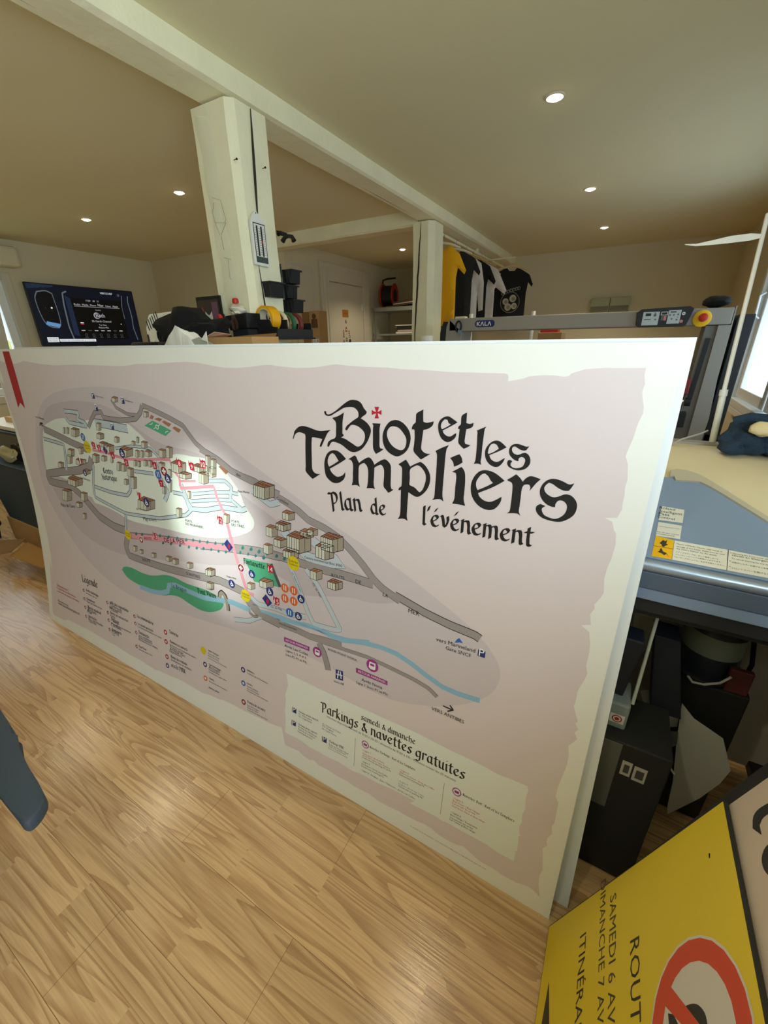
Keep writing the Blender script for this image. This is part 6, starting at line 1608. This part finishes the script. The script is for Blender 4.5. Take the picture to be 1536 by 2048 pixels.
def shirt(name, y, m, label, w=.25, L=.68, sl=.2, tilt=0.0, longs=False, drop=.0, seed=0, group='shirts on the clothes rail', print_=None, RX_=RX_):
    """shirt hanging across the rail: outline in (s, z), puffed front and back"""
    t = thing(name, label, 'shirt', (RX_, y, RZ - .1), group)
    z0 = RZ - .085 - drop
    half = [(0.055, 0.0), (.10, -.012), (w * .85, -.05), (w + .01, -.075)]
    if longs: half += [(w + .05, -.25), (w + .055, -.5), (w + .01, -.51), (w - .02, -.30)]
    else: half += [(w + sl * .55, -.075 - sl * .95), (w + sl * .45, -.10 - sl * 1.0), (w - .0, -.07 - sl * .8)]
    half += [(w - .015, -.26), (w - .01, -L)]
    out = half + [(-x, z) for x, z in half[::-1]] 
    out = out + [(-.03, -.03), (.03, -.03)]
    d = Vector((math.cos(tilt), math.sin(tilt), 0)); nn = Vector((-d.y, d.x, 0)); c = Vector((RX_, y, z0))
    loop = [Vector((x, z, 0)) for x, z in out]
    bm = bmesh.new()
    dense = []
    for a, b in zip(loop, loop[1:] + loop[:1]):
        nseg = max(1, int((b - a).length / .05))
        dense += [a.lerp(b, i / nseg) for i in range(nseg)]
    vs = [bm.verts.new(p) for p in dense]
    f = bm.faces.new(vs)
    bmesh.ops.triangulate(bm, faces=[f])
    xs = [k * .045 for k in range(-9, 10)]
    for x in xs: bmesh.ops.bisect_plane(bm, geom=bm.verts[:] + bm.edges[:] + bm.faces[:], plane_co=(x, 0, 0), plane_no=(1, 0, 0), dist=1e-5)
    for k in range(1, 14): bmesh.ops.bisect_plane(bm, geom=bm.verts[:] + bm.edges[:] + bm.faces[:], plane_co=(0, -k * .055, 0), plane_no=(0, 1, 0), dist=1e-5)
    segs = list(zip(dense, dense[1:] + dense[:1]))
    def edist(p):
        best = 9
        for a, b in segs:
            ab = b - a; tt_ = max(0, min(1, (p - a).dot(ab) / max(ab.length_squared, 1e-9)))
            best = min(best, (p - a - ab * tt_).length)
        return best
    flat = [(v.co.copy(), edist(v.co)) for v in bm.verts]
    bm.verts.index_update(); faces = [[v.index for v in q.verts] for q in bm.faces]
    bm.free()
    b2 = MB(); g = []
    for side in (1, -1):
        row = []
        for p, e in flat:
            th_ = .026 * min(1, e / .05) ** .6
            fold = .014 * math.sin(p.x * 30 + seed + p.y * 2) * min(1, -p.y * 2.2) + .008 * noise.noise(Vector((p.x * 9, p.y * 6, seed)))
            row.append(b2.bm.verts.new(c + d * p.x + Vector((0, 0, p.y)) + nn * (side * th_ + fold * min(1, e / .03 + .3))))
        g.append(row)
        for q in faces:
            b2.bm.faces.new([row[i] for i in (q if side < 0 else q[::-1])])
    bmesh.ops.remove_doubles(b2.bm, verts=b2.bm.verts[:], dist=.0004)
    b2.build('fabric', m, t, True)
    for sgn in ((1,) if not longs else ()):
        a, e = half[4], half[6]
        p0 = c + d * half[4][0] + Vector((0, 0, half[4][1])) ; p1 = c + d * half[6][0] + Vector((0, 0, half[6][1]))
        MB().tube([p0 + (p1 - p0) * .06 + nn * -.012, (p0 + p1) / 2 + nn * -.03, p0 + (p1 - p0) * .94 + nn * -.012], .004, 6).build('sleeve_hem', m, t, True)
    if print_: print_(t, c, d, nn)
    return t
cy = mat('cloth_yellow', (238, 176, 18), .9, bump=.15, bscale=80); cb = mat('cloth_black', (24, 24, 24), .95, bump=.15, bscale=80); cw_ = mat('cloth_white', (226, 214, 200), .9, bump=.15, bscale=80); cg = mat('cloth_charcoal', (38, 38, 36), .95, bump=.15, bscale=80)
YS = [4.03, 4.34, 4.62, 4.86, 5.14, 5.50]
MB().tube([(RX_, YS[5], RZ), (-1.36, YS[5], RZ)], .008, 10).build('side_arm', beamm, rl)
hanger(YS[0], 'pale hanger inside the yellow T-shirt', .17, 0, mat('hanger_white', (232, 226, 206), .5))
shirt('t_shirt', YS[0], cy, 'bright yellow T-shirt, first on the rail beside the farther post', .155, .66, .14, 0, seed=1)
hanger(YS[1], 'pale hanger inside the charcoal shirt', .17, 0, mat('hanger_white', (232, 226, 206), .5))
shirt('t_shirt', YS[1], cg, 'charcoal shirt hanging second, right behind the yellow T-shirt', .20, .66, .12, 0, seed=2)
hanger(YS[2], 'hanger inside the white long-sleeved shirt', .18)
shirt('long_sleeved_shirt', YS[2], cw_, 'white long-sleeved shirt hanging third on the rail', .17, .66, longs=True, seed=3)
hanger(YS[3], 'hanger inside the black T-shirt in the middle of the rail', .18)
shirt('t_shirt', YS[3], cb, 'plain black T-shirt hanging between the two white shirts', .19, .66, .15, 0, seed=4)
hanger(YS[4], 'hanger inside the white T-shirt with the wide sleeve', .18)
shirt('t_shirt', YS[4], cw_, 'white T-shirt with a wide open sleeve, hanging fifth', .20, .66, .22, 0, seed=5)
def ring_print(t, c, d, nn):
    k = Ink(dict(g=mat('tee_print', (130, 124, 104), .8), k=cb, c=mat('tee_cream', (176, 164, 134), .8)))
    k.disc(0, -360, 112, 'g', 1, 36); k.disc(0, -360, 106, 'k', 2, 36)
    for x, y, r in ((-52, -352, 36), (30, -320, 40), (-20, -410, 40), (50, -400, 34)): k.disc(x, y, r, 'c', 3, 14); k.disc(x + 6, y - 4, r * .55, 'g', 4, 12)
    for x in range(-3, 4): k.disc(x * 30, -235 + x * 9 - abs(x) * 2, 19, 'g', 3, 10); k.disc(x * 30 + 3, -236 + x * 9 - abs(x) * 2, 11, 'k', 4, 10)
    o = k.build('chest_print', lambda u, v, l: c + d * u + Vector((0, 0, v)) - nn * (.046 + l), t, None, .0006)
    o['label'] = 'cream round print on the chest'
hanger(YS[5], 'hanger inside the printed black T-shirt', .2, .45, drop=.02, RX_=-1.39)
shirt('t_shirt', YS[5], cb, 'black T-shirt with a round cream print, last on the rail and turned to the room', .20, .66, .10, .45, drop=.02, seed=6, print_=ring_print, RX_=-1.39)
for j, (yy, tl, dr) in enumerate(((5.28, .5, .06), (5.34, .55, .055), (5.40, .6, .06), (5.46, .66, .06), (5.52, .7, .065))):
    hanger(yy, ['bare wooden hanger next to the wide-sleeved white T-shirt', 'second bare wooden hanger from the white T-shirt', 'middle one of the five bare wooden hangers', 'fourth bare wooden hanger from the white T-shirt', 'bare wooden hanger against the printed black T-shirt'][j], .2, tl, wood, 'bare wooden hangers on the rail', dr)

# ------------------------------------------------------------------ metal shelf in the far corner
sh = thing('metal_shelf', 'galvanised metal shelf in the corner by the panelled door', 'shelf', (-2.9, 5.7, 0))
SX0, SX1, SY0, SY1 = -3.33, -2.30, 5.60, 6.05
for x in (SX0, SX1 - .035):
    for y in (SY0, SY1 - .035): MB().box(x, x + .035, y, y + .004, 0, 1.94).box(x, x + .004, y + .004, y + .035, 0, 1.94).build('upright', steel, sh)
for z in (.3, .85, 1.44, 1.60, 1.945):
    MB().box(SX0 - .01, SX1 + .01, SY0 - .01, SY1 + .01, z - .05 if z > 1.9 else z - .022, z).build('shelf_board', steel, sh)
# cable reel on the top
rc = Vector((-3.19, 5.80, 1.9455))
cr = thing('cable_reel', 'red and black cable reel on top of the metal shelf', 'reel', rc)
RA = Vector((.985, .17, 0)).normalized()
cc = rc + Vector((0, 0, .158))
def flange(s, m):
    f = MB().lathe([(.085, -.006), (.155, -.006), (.155, .006), (.085, .006), (.085, -.006)], cc + RA * s, RA, 36, cap=False).build('flange', m, cr, True)
flange(-.085, redp); flange(.085, redp)
MB().lathe([(.084, -.08), (.13, -.078), (.13, .078), (.084, .08)], cc, RA, 30).build('wound_cable', black, cr, True)
MB().lathe([(.001, .0), (.08, .0), (.08, .01), (.001, .012)], cc + RA * .081, RA, 30).build('hub', darkm, cr, True)
MB().tube([cc + RA * -.10 + Vector((0, 0, -.13)), cc + RA * -.10 + Vector((0, 0, .12)), cc + RA * -.09 + Vector((0, 0, .20)), cc + RA * -.03 + Vector((0, 0, .215)), cc + RA * .10 + Vector((0, 0, .22))], .012, 8).build('handle', black, cr, True)
MB().box(cc.x - .14, cc.x + .14, cc.y - .10, cc.y + .10, 1.9455, 1.952).build('foot', redp, cr)
# panels and sheets on the shelf
for j, (z, ang, m_, lb) in enumerate(((1.955, .07, 'a', 'lowest dark board in the tilted stack on the metal shelf'), (1.975, .07, 'b', 'middle pale board in the tilted stack on the metal shelf'), (1.995, .07, 'a', 'topmost dark board of the tilted stack on the metal shelf'))):
    mm = {'a': mat('board_dark', (66, 56, 50), .7), 'b': mat('board_pale', (168, 152, 134), .7)}[m_]
    tag(MB().obox((-2.66, 5.8, z + .026), (.36 * math.cos(ang), 0, .36 * math.sin(ang)), (0, .2, 0), (0, 0, .0075)).build('stacked_board', mm), lb, 'board', 'boards on top of the metal shelf')
for z, x0, m_, lb in ((1.6005, -2.99, paper, 'white sheet pack lying lowest on the shelf below the reel'), (1.626, -2.96, mat('pack_blush', (206, 180, 170), .7), 'blush sheet pack resting on the white one on the shelf')):
    tag(MB().box(x0, -2.35, 5.62, 5.98, z, z + .022, .002).build('sheet_pack', m_), lb, 'paper pack', 'sheet packs on the metal shelf')
tag(MB().box(-2.97, -2.35, 5.62, 5.66, 1.6485, 1.70, .002).build('dark_tray', darkm), 'dark tray standing on the sheet packs on the metal shelf', 'tray')
tag(MB().box(-2.99, -2.35, 5.61, 5.97, 1.7005, 1.712, .002).build('pale_sheet', white), 'white sheet of board lying on the dark tray on the metal shelf', 'sheet')
tag(MB().box(-2.92, -2.35, 5.98, 5.99, 1.715, 1.88, .002).build('blue_grey_panel', mat('panel_bluegrey', (120, 140, 140), .6)), 'blue-grey panel standing at the back of the metal shelf', 'panel')
tag(MB().box(-2.52, -2.40, 5.62, 5.75, 1.4405, 1.535, .003).build('small_carton', card), 'small tan carton on the shelf just left of the farther post', 'carton')
# cartons by the cupboard door
for j, (x0, x1, y0, z1, m_, lb) in enumerate(((-3.10, -2.99, 3.72, 1.795, cardd, 'tall narrow brown carton, left of the two in front of the cupboard door'), (-2.985, -2.86, 3.70, 1.80, card, 'tall brown carton with a white label, right of the two by the cupboard door'))):
    t = thing('cardboard_box', lb, 'box', ((x0 + x1) / 2, y0, 0), 'tall cartons by the cupboard door')
    MB().box(x0, x1, y0, y0 + .14, 0, z1, .003).build('carton', m_, t)
    ctn = t.children[0]
    if j:
        MB().box(x0 + .025, x1 - .02, y0 - .0015, y0, 1.47, 1.535).build('label', paper, t)['label'] = 'white address label'
        k = Ink(dict(d=mat('box_print', (96, 66, 40), .8), k=mat('box_ink', (40, 40, 40), .8)))
        k.rect(25, 1640, 105, 1725, 'd', 1); k.disc(62, 1750, 26, 'd', 1, 20)
        k.build('carton_print', lambda u, v, l: Vector((x0 + u, y0 - .0006 - l, v)), ctn, None, .0002)
        k = Ink(dict(k=mat('box_ink', (40, 40, 40), .8)))
        for q in range(5): k.rect(32, 1480 + q * 10, 70 + 8 * (q % 3), 1483 + q * 10, 'k', 1)
        k.rect(88, 1505, 98, 1528, 'k', 1)
        k.build('label_print', lambda u, v, l: Vector((x0 + u, y0 - .002 - l, v)), t, None, .0002)

# ------------------------------------------------------------------ far wall
for j, (x0, x1) in enumerate(((-.556, -.348), (-.342, -.134))):
    t = thing('wall_unit', ['left one of the two pale green boxes on the far wall', 'right one of the two pale green boxes on the far wall'][j], 'wall box', (x0, 6.28, 1.8), 'pale green boxes on the far wall')
    MB().prism([(x0, 6.279, 1.79), (x0, 6.20, 1.80), (x0, 6.22, 1.955), (x0, 6.279, 1.96)], (x1 - x0, 0, 0), .004).build('housing', mat('unit_green', (176, 180, 146), .5), t)
    MB().prism([(x0 + .006, 6.199, 1.802), (x0 + .006, 6.2068, 1.862), (x1 - .006, 6.2068, 1.862), (x1 - .006, 6.199, 1.802)], (0, -.003, 0)).build('shaded_lower_half', mat('unit_green_shaded', (112, 112, 88), .5), t)  # darker colour stands in for the shade on the lower half of the box
# small things seen through the laminator
for x, r_, lb, m_ in ((-1.42, .018, 'white pole standing behind the left part of the laminator', white), (-.62, .018, 'white pole standing behind the middle of the laminator', white)):
    q = at(940 if x < -1 else 1062, 668, y=4.0)
    tag(MB().cyl((q.x, 4.0, 0), (q.x, 4.0, 1.72), r_, 14).build('pole', m_, None, True), lb, 'pole', 'white poles behind the laminator')
q = at(1085, 676, y=3.95)
tag(MB().box(q.x - .04, q.x + .15, 3.95, 4.2, 0, 1.55, .004).build('red_topped_carton', card), 'tan carton glimpsed under the laminator beam', 'carton')
tag(MB().box(q.x - .03, q.x + .11, 3.98, 4.1, 1.5505, 1.572, .003).build('red_case', redp), 'flat red case on the carton behind the laminator', 'case')
# white cup on the sheet edge
cpos = at(853, 684, y=3.2)
tag(MB().lathe([(.001, 0), (.050, 0), (.050, cpos.z + .045), (.044, cpos.z + .045), (.044, .02), (.001, .018)], (cpos.x, 3.2, 0), n=24).build('white_tube', white, None, True), 'upright white tube peeping over the board beside the farther post', 'tube')

# ------------------------------------------------------------------ on and behind the printer
pb_, pt_ = at(1424, 885, y=1.556), at(1536, 428, y=1.75)
pl = thing('white_pole', 'long white telescopic pole leaning behind the printer towards the window', 'pole', pb_)
pm = at(1447, 785, y=1.57)
pb_ = Vector((pb_.x, 1.556, 1.2035))
MB().cyl(pb_, pm, .0085, 14).build('lower_tube', white, pl, True)
MB().cyl(pm, pt_, .0058, 14).build('upper_tube', white, pl, True)
MB().cyl(pm - (pm - pb_).normalized() * .01, pm + (pm - pb_).normalized() * .008, .0102, 14).build('collar', white, pl, True)
st = [at(x, y, y=1.72 + .0002 * (1536 - x)) for x, y in ((1370, 489), (1392, 490), (1425, 485), (1460, 479), (1500, 474), (1522, 472))]
b = MB(); ws = [.001, .003, .006, .009, .009, .005]
F_ = [[b.bm.verts.new(p + Vector((0, 0, s * w_))) for s in (-1, 1)] for p, w_ in zip(st, ws)]
G_ = [[b.bm.verts.new(p + Vector((0, .0012, s * w_))) for s in (-1, 1)] for p, w_ in zip(st, ws)]
for i in range(5):
    b.bm.faces.new((F_[i][0], F_[i + 1][0], F_[i + 1][1], F_[i][1])); b.bm.faces.new((G_[i][1], G_[i + 1][1], G_[i + 1][0], G_[i][0]))
    for s in (0, 1): b.bm.faces.new((F_[i][s], F_[i + 1][s], G_[i + 1][s], G_[i][s]))
b.build('trailing_strip', white, pl)['label'] = 'thin white strip hanging off the pole'
fl = thing('fleece_jacket', 'dark blue fleece bundled on the printer by the window', 'jacket', (.36, 1.5, 1.2))
navy = mat('fleece_navy', (36, 56, 76), .95, bump=.6, bscale=90)
b = MB().blob((.375, 1.50, 1.24), (.10, .05, .055), 2, .25).blob((.31, 1.47, 1.222), (.05, .045, .035), 5, .3).blob((.43, 1.47, 1.24), (.09, .05, .05), 9, .25)
for v in b.bm.verts: v.co.z = max(v.co.z, 1.2035 if v.co.y > 1.535 else 1.1975)
b.build('fabric', navy, fl, True)
c = at(1515, 852, y=1.44)
MB().tube([c + Vector((-.05, .01, .008)), c + Vector((-.02, 0, .022)), c + Vector((.02, -.002, .02)), c + Vector((.05, 0, 0))], .012, 8).build('folded_edge', navy, fl, True)
h = MB().blob((c.x + .016, 1.435, c.z - .006), (.034, .02, .02), 3, .15)
tag(h.build('cream_hat', mat('cream_knit', (226, 206, 160), .95, bump=.4, bscale=70), None, True), 'cream knitted hat tucked into the blue fleece', 'hat')
w0, w1 = at(1362, 880, y=1.50), at(1425, 858, y=1.56)
tag(MB().tube([Vector((w0.x - .02, 1.50, 1.1965)), w0 + Vector((0, 0, .002)), (w0 + w1) / 2 + Vector((.01, 0, .004)), w1 + Vector((-.012, -.01, -.004))], .0028, 6).build('grey_cable', mat('cable_grey', (170, 168, 160), .5), None, True), 'thin grey cable trailing across the back of the printer', 'cable')

# ------------------------------------------------------------------ clutter under the printer
un = 'under the printer'
def pris(name, px, y, dep, m, label, cat, parent=None, bev=.002, floor=False):
    pts = [at(a, b, y=y) for a, b in px]
    o = MB().prism(pts, (0, dep, 0), bev).build(name, m, parent)
    if parent is None: tag(o, label, cat)
    return o
Yb = 1.12
# carton stack at the left under the printer
k0 = at(1200, 1640, y=1.10); 
dark_card = mat('black_carton', (44, 44, 44), .7)
bb2 = thing('black_carton', 'black carton with a double white frame printed on it, under the printer', 'carton', (.27, 1.15, 0))
q = [at(1245, 1486, y=.95), at(1335, 1560, y=.95)]
MB().box(.08, q[1].x, .95, 1.13, .0, q[0].z, .004).build('carton', dark_card, bb2)
MB().box(.085, at(1243, 1500, y=.9455).x, .9455, .949, at(1235, 1625, y=.9455).z, q[0].z - .004).build('sleeve', mat('carton_sleeve', (104, 106, 100), .5), bb2)
k = Ink(dict(w=mat('frame_white', (196, 192, 178), .6), d=mat('frame_grey', (74, 76, 76), .6)))
f_ = [at(1246, 1520, y=.949), at(1266, 1530, y=.949), at(1270, 1532, y=.949), at(1296, 1543, y=.949)]
for a, c_ in ((f_[0], f_[1]), (f_[2], f_[3])):
    x0, x1 = a.x * 1000, c_.x * 1000; zt = a.z * 1000
    k.rect(x0, zt - 52, x1, zt, 'w', 1); k.rect(x0 + 6, zt - 42, x1 - 5, zt - 12, 'd', 2)
k.build('frame_print', lambda u, v, l: Vector((u, .9495 - l, v)), bb2)
g1 = thing('grey_canister', 'pale grey box with a round red sticker under the printer', 'box', (.2, 1.1, .4))
a, c_ = at(1222, 1412, y=.99), at(1252, 1440, y=.99)
zt = q[0].z + .0005
MB().box(a.x - .07, c_.x + .004, .99, 1.09, zt, zt + .085, .006).build('body', mat('canister_grey', (150, 160, 160), .5), g1)
k = Ink(dict(w=white, r=redp)); cx = (at(1229, 1453, y=.99).x) * 1000; cz = (zt + .035) * 1000
k.rect(cx - 17, cz - 15, cx + 17, cz + 15, 'w', 1); k.disc(cx, cz, 12, 'r', 2); k.disc(cx, cz, 9, 'w', 3); k.disc(cx, cz, 5.5, 'r', 4)
k.build('sticker', lambda u, v, l: Vector((u, .9895 - l, v)), g1)['label'] = 'white sticker with a red ring'
zb = zt + .0855
a, c_ = at(1236, 1400, y=1.02), at(1293, 1287, y=1.02)
tag(MB().prism([(a.x - .06, 1.02, zb), (a.x + .008, 1.02, zb), (c_.x, 1.02, c_.z - .01), (c_.x - .006, 1.02, c_.z), (a.x - .06, 1.02, c_.z)], (0, .06, 0), .004).build('navy_case', mat('case_navy', (34, 38, 50), .5), None), 'tall navy case standing on the grey box under the printer', 'case')
pris('pale_board', [(1262, 1340), (1270, 1195), (1323, 1204), (1290, 1300)], 1.30, .02, mat('panel_grey_white', (188, 190, 176), .6), 'pale board leaning at the left under the printer', 'board')
p0, p1 = at(1323, 1207, y=1.10), at(1265, 1408, y=1.02)
p1.z = max(p1.z, q[0].z + .006)
tag(MB().cyl(p0, p1, .0045, 10).build('white_rod', mat('rod_pale', (196, 204, 190), .4), None, True), 'thin pale rod slanting beside the navy case under the printer', 'rod')
pris('dark_carton', [(1310, 1270), (1362, 1285), (1362, 1440), (1300, 1420)], 1.15, .08, mat('carton_slate', (40, 44, 54), .6), 'slate dark carton in the middle under the printer', 'carton')
# ink bottle
bt = thing('ink_bottle', 'dark bottle with a printed label under the printer', 'bottle', (.40, 1.35, .55))
c = at(1420, 1300, y=1.35)
zbot = c.z - .06
MB().lathe([(.001, 0), (.075, 0), (.078, .02), (.078, .15), (.072, .16), (.068, .165), (.066, .21), (.001, .212)], (c.x, 1.36, zbot), n=28).build('body', mat('bottle_dark', (40, 46, 56), .4), bt, True)
MB().lathe([(.0792, .075), (.0792, .145)], (c.x, 1.36, zbot), n=28, cap=False).build('label', mat('bottle_label', (128, 136, 120), .6), bt, True)
MB().lathe([(.088, -.004), (.092, -.004), (.092, .0), (.001, .0)], (c.x, 1.36, zbot - .001), n=28).build('drip_tray', mat('tray_dark', (52, 52, 54), .5), bt, True)
tag(MB().box(c.x - .075, c.x + .10, 1.26, 1.50, 0, zbot - .006, .006).build('black_crate', mat('crate_black', (34, 34, 36), .6)), 'black crate carrying the bottle under the printer', 'crate')
tag(MB().box(c.x + .035, c.x + .09, 1.262, 1.28, zbot - .0055, zbot + .075, .004).build('maroon_box', mat('box_maroon', (96, 44, 44), .6)), 'small maroon box beside the bottle under the printer', 'box')
hs = [at(x, y, y=1.24) for x, y in ((1376, 1352), (1385, 1364), (1408, 1369), (1440, 1366), (1463, 1354))]
tag(MB().tube(hs, .0035, 8).build('white_hose', mat('hose_white', (190, 190, 182), .5), None, True), 'white hose curving across the black crate under the printer', 'hose')
cb_ = [at(x, y, y=1.50) for x, y in ((1511, 1240), (1508, 1290), (1504, 1330), (1492, 1350), (1477, 1374), (1471, 1400), (1468, 1424), (1455, 1440), (1440, 1448))]
tag(MB().tube(cb_, .007, 8).build('black_cable', black, None, True), 'thick black cable hanging down at the right under the printer', 'cable')
# loose papers
def curl(name, px, y0, m, label, bend=.02, seed=0):
    pts = [at(a, b, y=y0) for a, b in px]
    b = MB(); bm = b.bm
    vs = [bm.verts.new(p + Vector((0, bend * noise.noise(Vector((p.x * 14, p.z * 14, seed))) * 2, 0))) for p in pts]
    f = bm.faces.new(vs)
    r = bmesh.ops.extrude_face_region(bm, geom=[f])
    for v in r['geom']:
        if isinstance(v, bmesh.types.BMVert): v.co.y += .0015
    return tag(b.build(name, m, None, True), label, 'paper', 'loose papers under the printer')
pm_ = mat('loose_paper', (206, 204, 196), .8)
curl('paper_sheet', [(1281, 1385), (1305, 1390), (1312, 1376), (1360, 1420), (1356, 1465), (1300, 1450), (1303, 1492), (1284, 1486), (1294, 1430)], 1.22, pm_, 'torn white sheet left of the big curled sheet under the printer', .02, 1)
curl('paper_sheet', [(1364, 1407), (1388, 1436), (1446, 1476), (1459, 1530), (1440, 1568), (1400, 1600), (1335, 1630), (1334, 1600), (1345, 1560), (1355, 1480)], 1.20, pm_, 'big curled white sheet under the printer, above the yellow sign', .02, 2)
pris('grey_folder', [(1302, 1448), (1312, 1448), (1335, 1464), (1357, 1465), (1354, 1490), (1345, 1495), (1318, 1492), (1306, 1480)], 1.185, .004, mat('folder_grey', (92, 96, 98), .6), 'grey folded folder in front of the papers under the printer', 'folder')
cl = [at(x, y, y=1.17) for x, y in ((1318, 1494), (1322, 1490), (1328, 1494), (1326, 1500), (1332, 1510), (1340, 1535), (1348, 1548))]
tag(MB().tube(cl, .003, 6).build('white_clip', white, None, True), 'bent white clip hanging below the grey folder', 'clip')

# ------------------------------------------------------------------ left edge: desk and boxes behind the board, chair arm in front
dk = thing('work_desk', 'pale desk at the left edge, partly hidden by the map board', 'desk', (-3.7, 1.5, 0))
dz_ = at(5, 852, y=1.28).z
MB().box(-4.6, -3.05, 1.28, 1.90, dz_ - .03, dz_, .003).build('desk_top', mat('desk_top', (226, 220, 200), .4), dk)
for x in (-4.55, -3.15):
    for y in (1.32, 1.82): MB().box(x, x + .05, y, y + .05, 0, dz_ - .03).build('leg', darkm, dk)
a = at(0, 830, y=1.45)
tag(MB().box(-4.3, -3.45, 1.38, 1.7, dz_ + .0005, dz_ + .04, .002).build('tan_folder', mat('folder_tan', (214, 174, 120), .7)), 'tan folder stack lying on the pale desk', 'folder')
tag(MB().blob((-4.02, 1.5, dz_ + .095), (.12, .1, .04), 3, .3).build('blue_bag', mat('bag_navy', (24, 34, 60), .8), None, True), 'dark blue pouch on the folders on the desk', 'pouch')
mn = thing('microwave_screen', 'black framed glossy device under the pale desk', 'device', (-3.5, 1.3, .8))
z0_, z1_ = at(10, 900, y=1.26).z, at(20, 862, y=1.26).z
dz2 = min(z1_, dz_ - .035)
MB().box(-4.4, -3.16, 1.26, 1.6, z0_, dz2, .004).build('casing', black, mn)
MB().box(-4.34, -3.22, 1.2575, 1.26, z0_ + .02, dz2 - .018).build('glass_front', mat('gloss_black', (10, 10, 12), .05), mn)
MB().box(-4.4, -4.3, 1.28, 1.58, 0, z0_).build('stand', darkm, mn)
MB().box(-3.26, -3.17, 1.45, 1.58, 0, z0_).build('stand', darkm, mn)
cz_ = at(40, 938, y=1.16).z
cr_ = thing('plastic_crate', 'slate blue plastic crate at the left edge of the map board', 'crate', (-3.4, 1.2, 0))
cA, cB, cC, cD = at(-30, 955, y=1.16), at(60, 935, y=1.16), at(84, 1060, y=1.16), at(30, 1060, y=1.16)
MB().prism([Vector((cA.x, 1.16, cz_)), Vector((cB.x + .05, 1.16, cz_)), Vector((cC.x + .02, 1.16, max(cC.z, .1))), Vector((cD.x, 1.16, max(cC.z, .1)))], (0, .09, 0), .006).build('bin', mat('crate_slate', (44, 62, 74), .6), cr_)
MB().box(cA.x - .01, cB.x + .06, 1.15, 1.256, cz_ - .012, cz_ + .001, .003).build('rim', mat('crate_slate_dark', (34, 48, 58), .6), cr_)
bagm = mat('bag_film', (196, 186, 140), .3, alpha=.75)
tag(MB().blob(((cA.x + cB.x) / 2, 1.21, cz_ + .07), (.16, .028, .055), 7, .35).build('plastic_bag', bagm, None, True), 'crumpled translucent plastic bag lying in the slate crate', 'bag')
lowz = max(cC.z, .1)
lo = thing('cardboard_box', 'low open cardboard box with unfolded flaps on the floor at the left', 'box', (-3.4, 1.05, 0))
MB().box(cD.x - .05, cC.x + .03, 1.155, 1.25, 0, lowz - .001, .003).build('carton', card, lo)
f4 = [at(55, 1085, z=.16), at(98, 1105, z=.15), at(88, 1138, z=.13), at(20, 1112, z=.14)]
MB().prism(f4, (0, 0, .004)).build('front_flap', mat('flap_tan', (166, 122, 58), .85), lo)
f5 = [at(-5, 1082, z=.17), at(52, 1078, z=.18), at(22, 1105, z=.16), at(-5, 1110, z=.16)]
MB().prism(f5, (0, 0, .004)).build('side_flap', cardd, lo)
tag(MB().blob((cD.x - .12, 1.06, .2), (.1, .06, .18), 5, .3).build('dark_bag', blackc, None, True), 'black bag beside the low cardboard box', 'bag')

ch = thing('office_chair', 'dark slate office chair arm poking in at the left edge', 'chair', (-1.15, -.2, 0))
zc = .655
arm = [at(x, y, z=zc) for x, y in ((-90, 1330), (0, 1418), (16, 1442), (29, 1462), (29, 1474), (40, 1500), (58, 1535), (77, 1565), (87, 1585), (90, 1598), (80, 1618))]
near = [at(x, y, z=zc) for x, y in ((66, 1636), (50, 1648), (40, 1645), (24, 1622), (0, 1592), (-90, 1480))]
pts = arm + near
MB().prism([(p.x, p.y, zc - .03) for p in pts], (0, 0, .03), .006).build('armrest', slate, ch, True)
ac = sum(pts, Vector()) / len(pts)
MB().box(ac.x - .25, ac.x - .18, ac.y - .02, ac.y + .02, .43, zc - .03, .004).box(ac.x - .25, ac.x - .18, -.02, ac.y - .0201, .43, .46, .004).build('arm_post', black, ch)
MB().box(-1.62, -1.1, -.45, .04, .42, .50, .03).build('seat', darkm, ch, True)
MB().box(-1.70, -1.63, -.42, .03, .52, 1.0, .03).build('backrest', slate, ch, True)
MB().box(-1.66, -1.62, -.22, -.17, .44, .53).build('back_bracket', black, ch)
MB().cyl((-1.38, -.30, .1), (-1.38, -.30, .42), .03, 16).build('column', chrome, ch, True)
for a in range(5):
    d = Vector((math.cos(a * 1.2566), math.sin(a * 1.2566), 0))
    MB().tube([Vector((-1.38, -.30, .1)), Vector((-1.38, -.30, .075)) + d * .2], .018, 8).build('foot', black, ch, True)
    MB().blob(Vector((-1.38, -.30, .03)) + d * .21, (.028, .028, .03), 1, 0, 2).build('castor', black, ch, True)
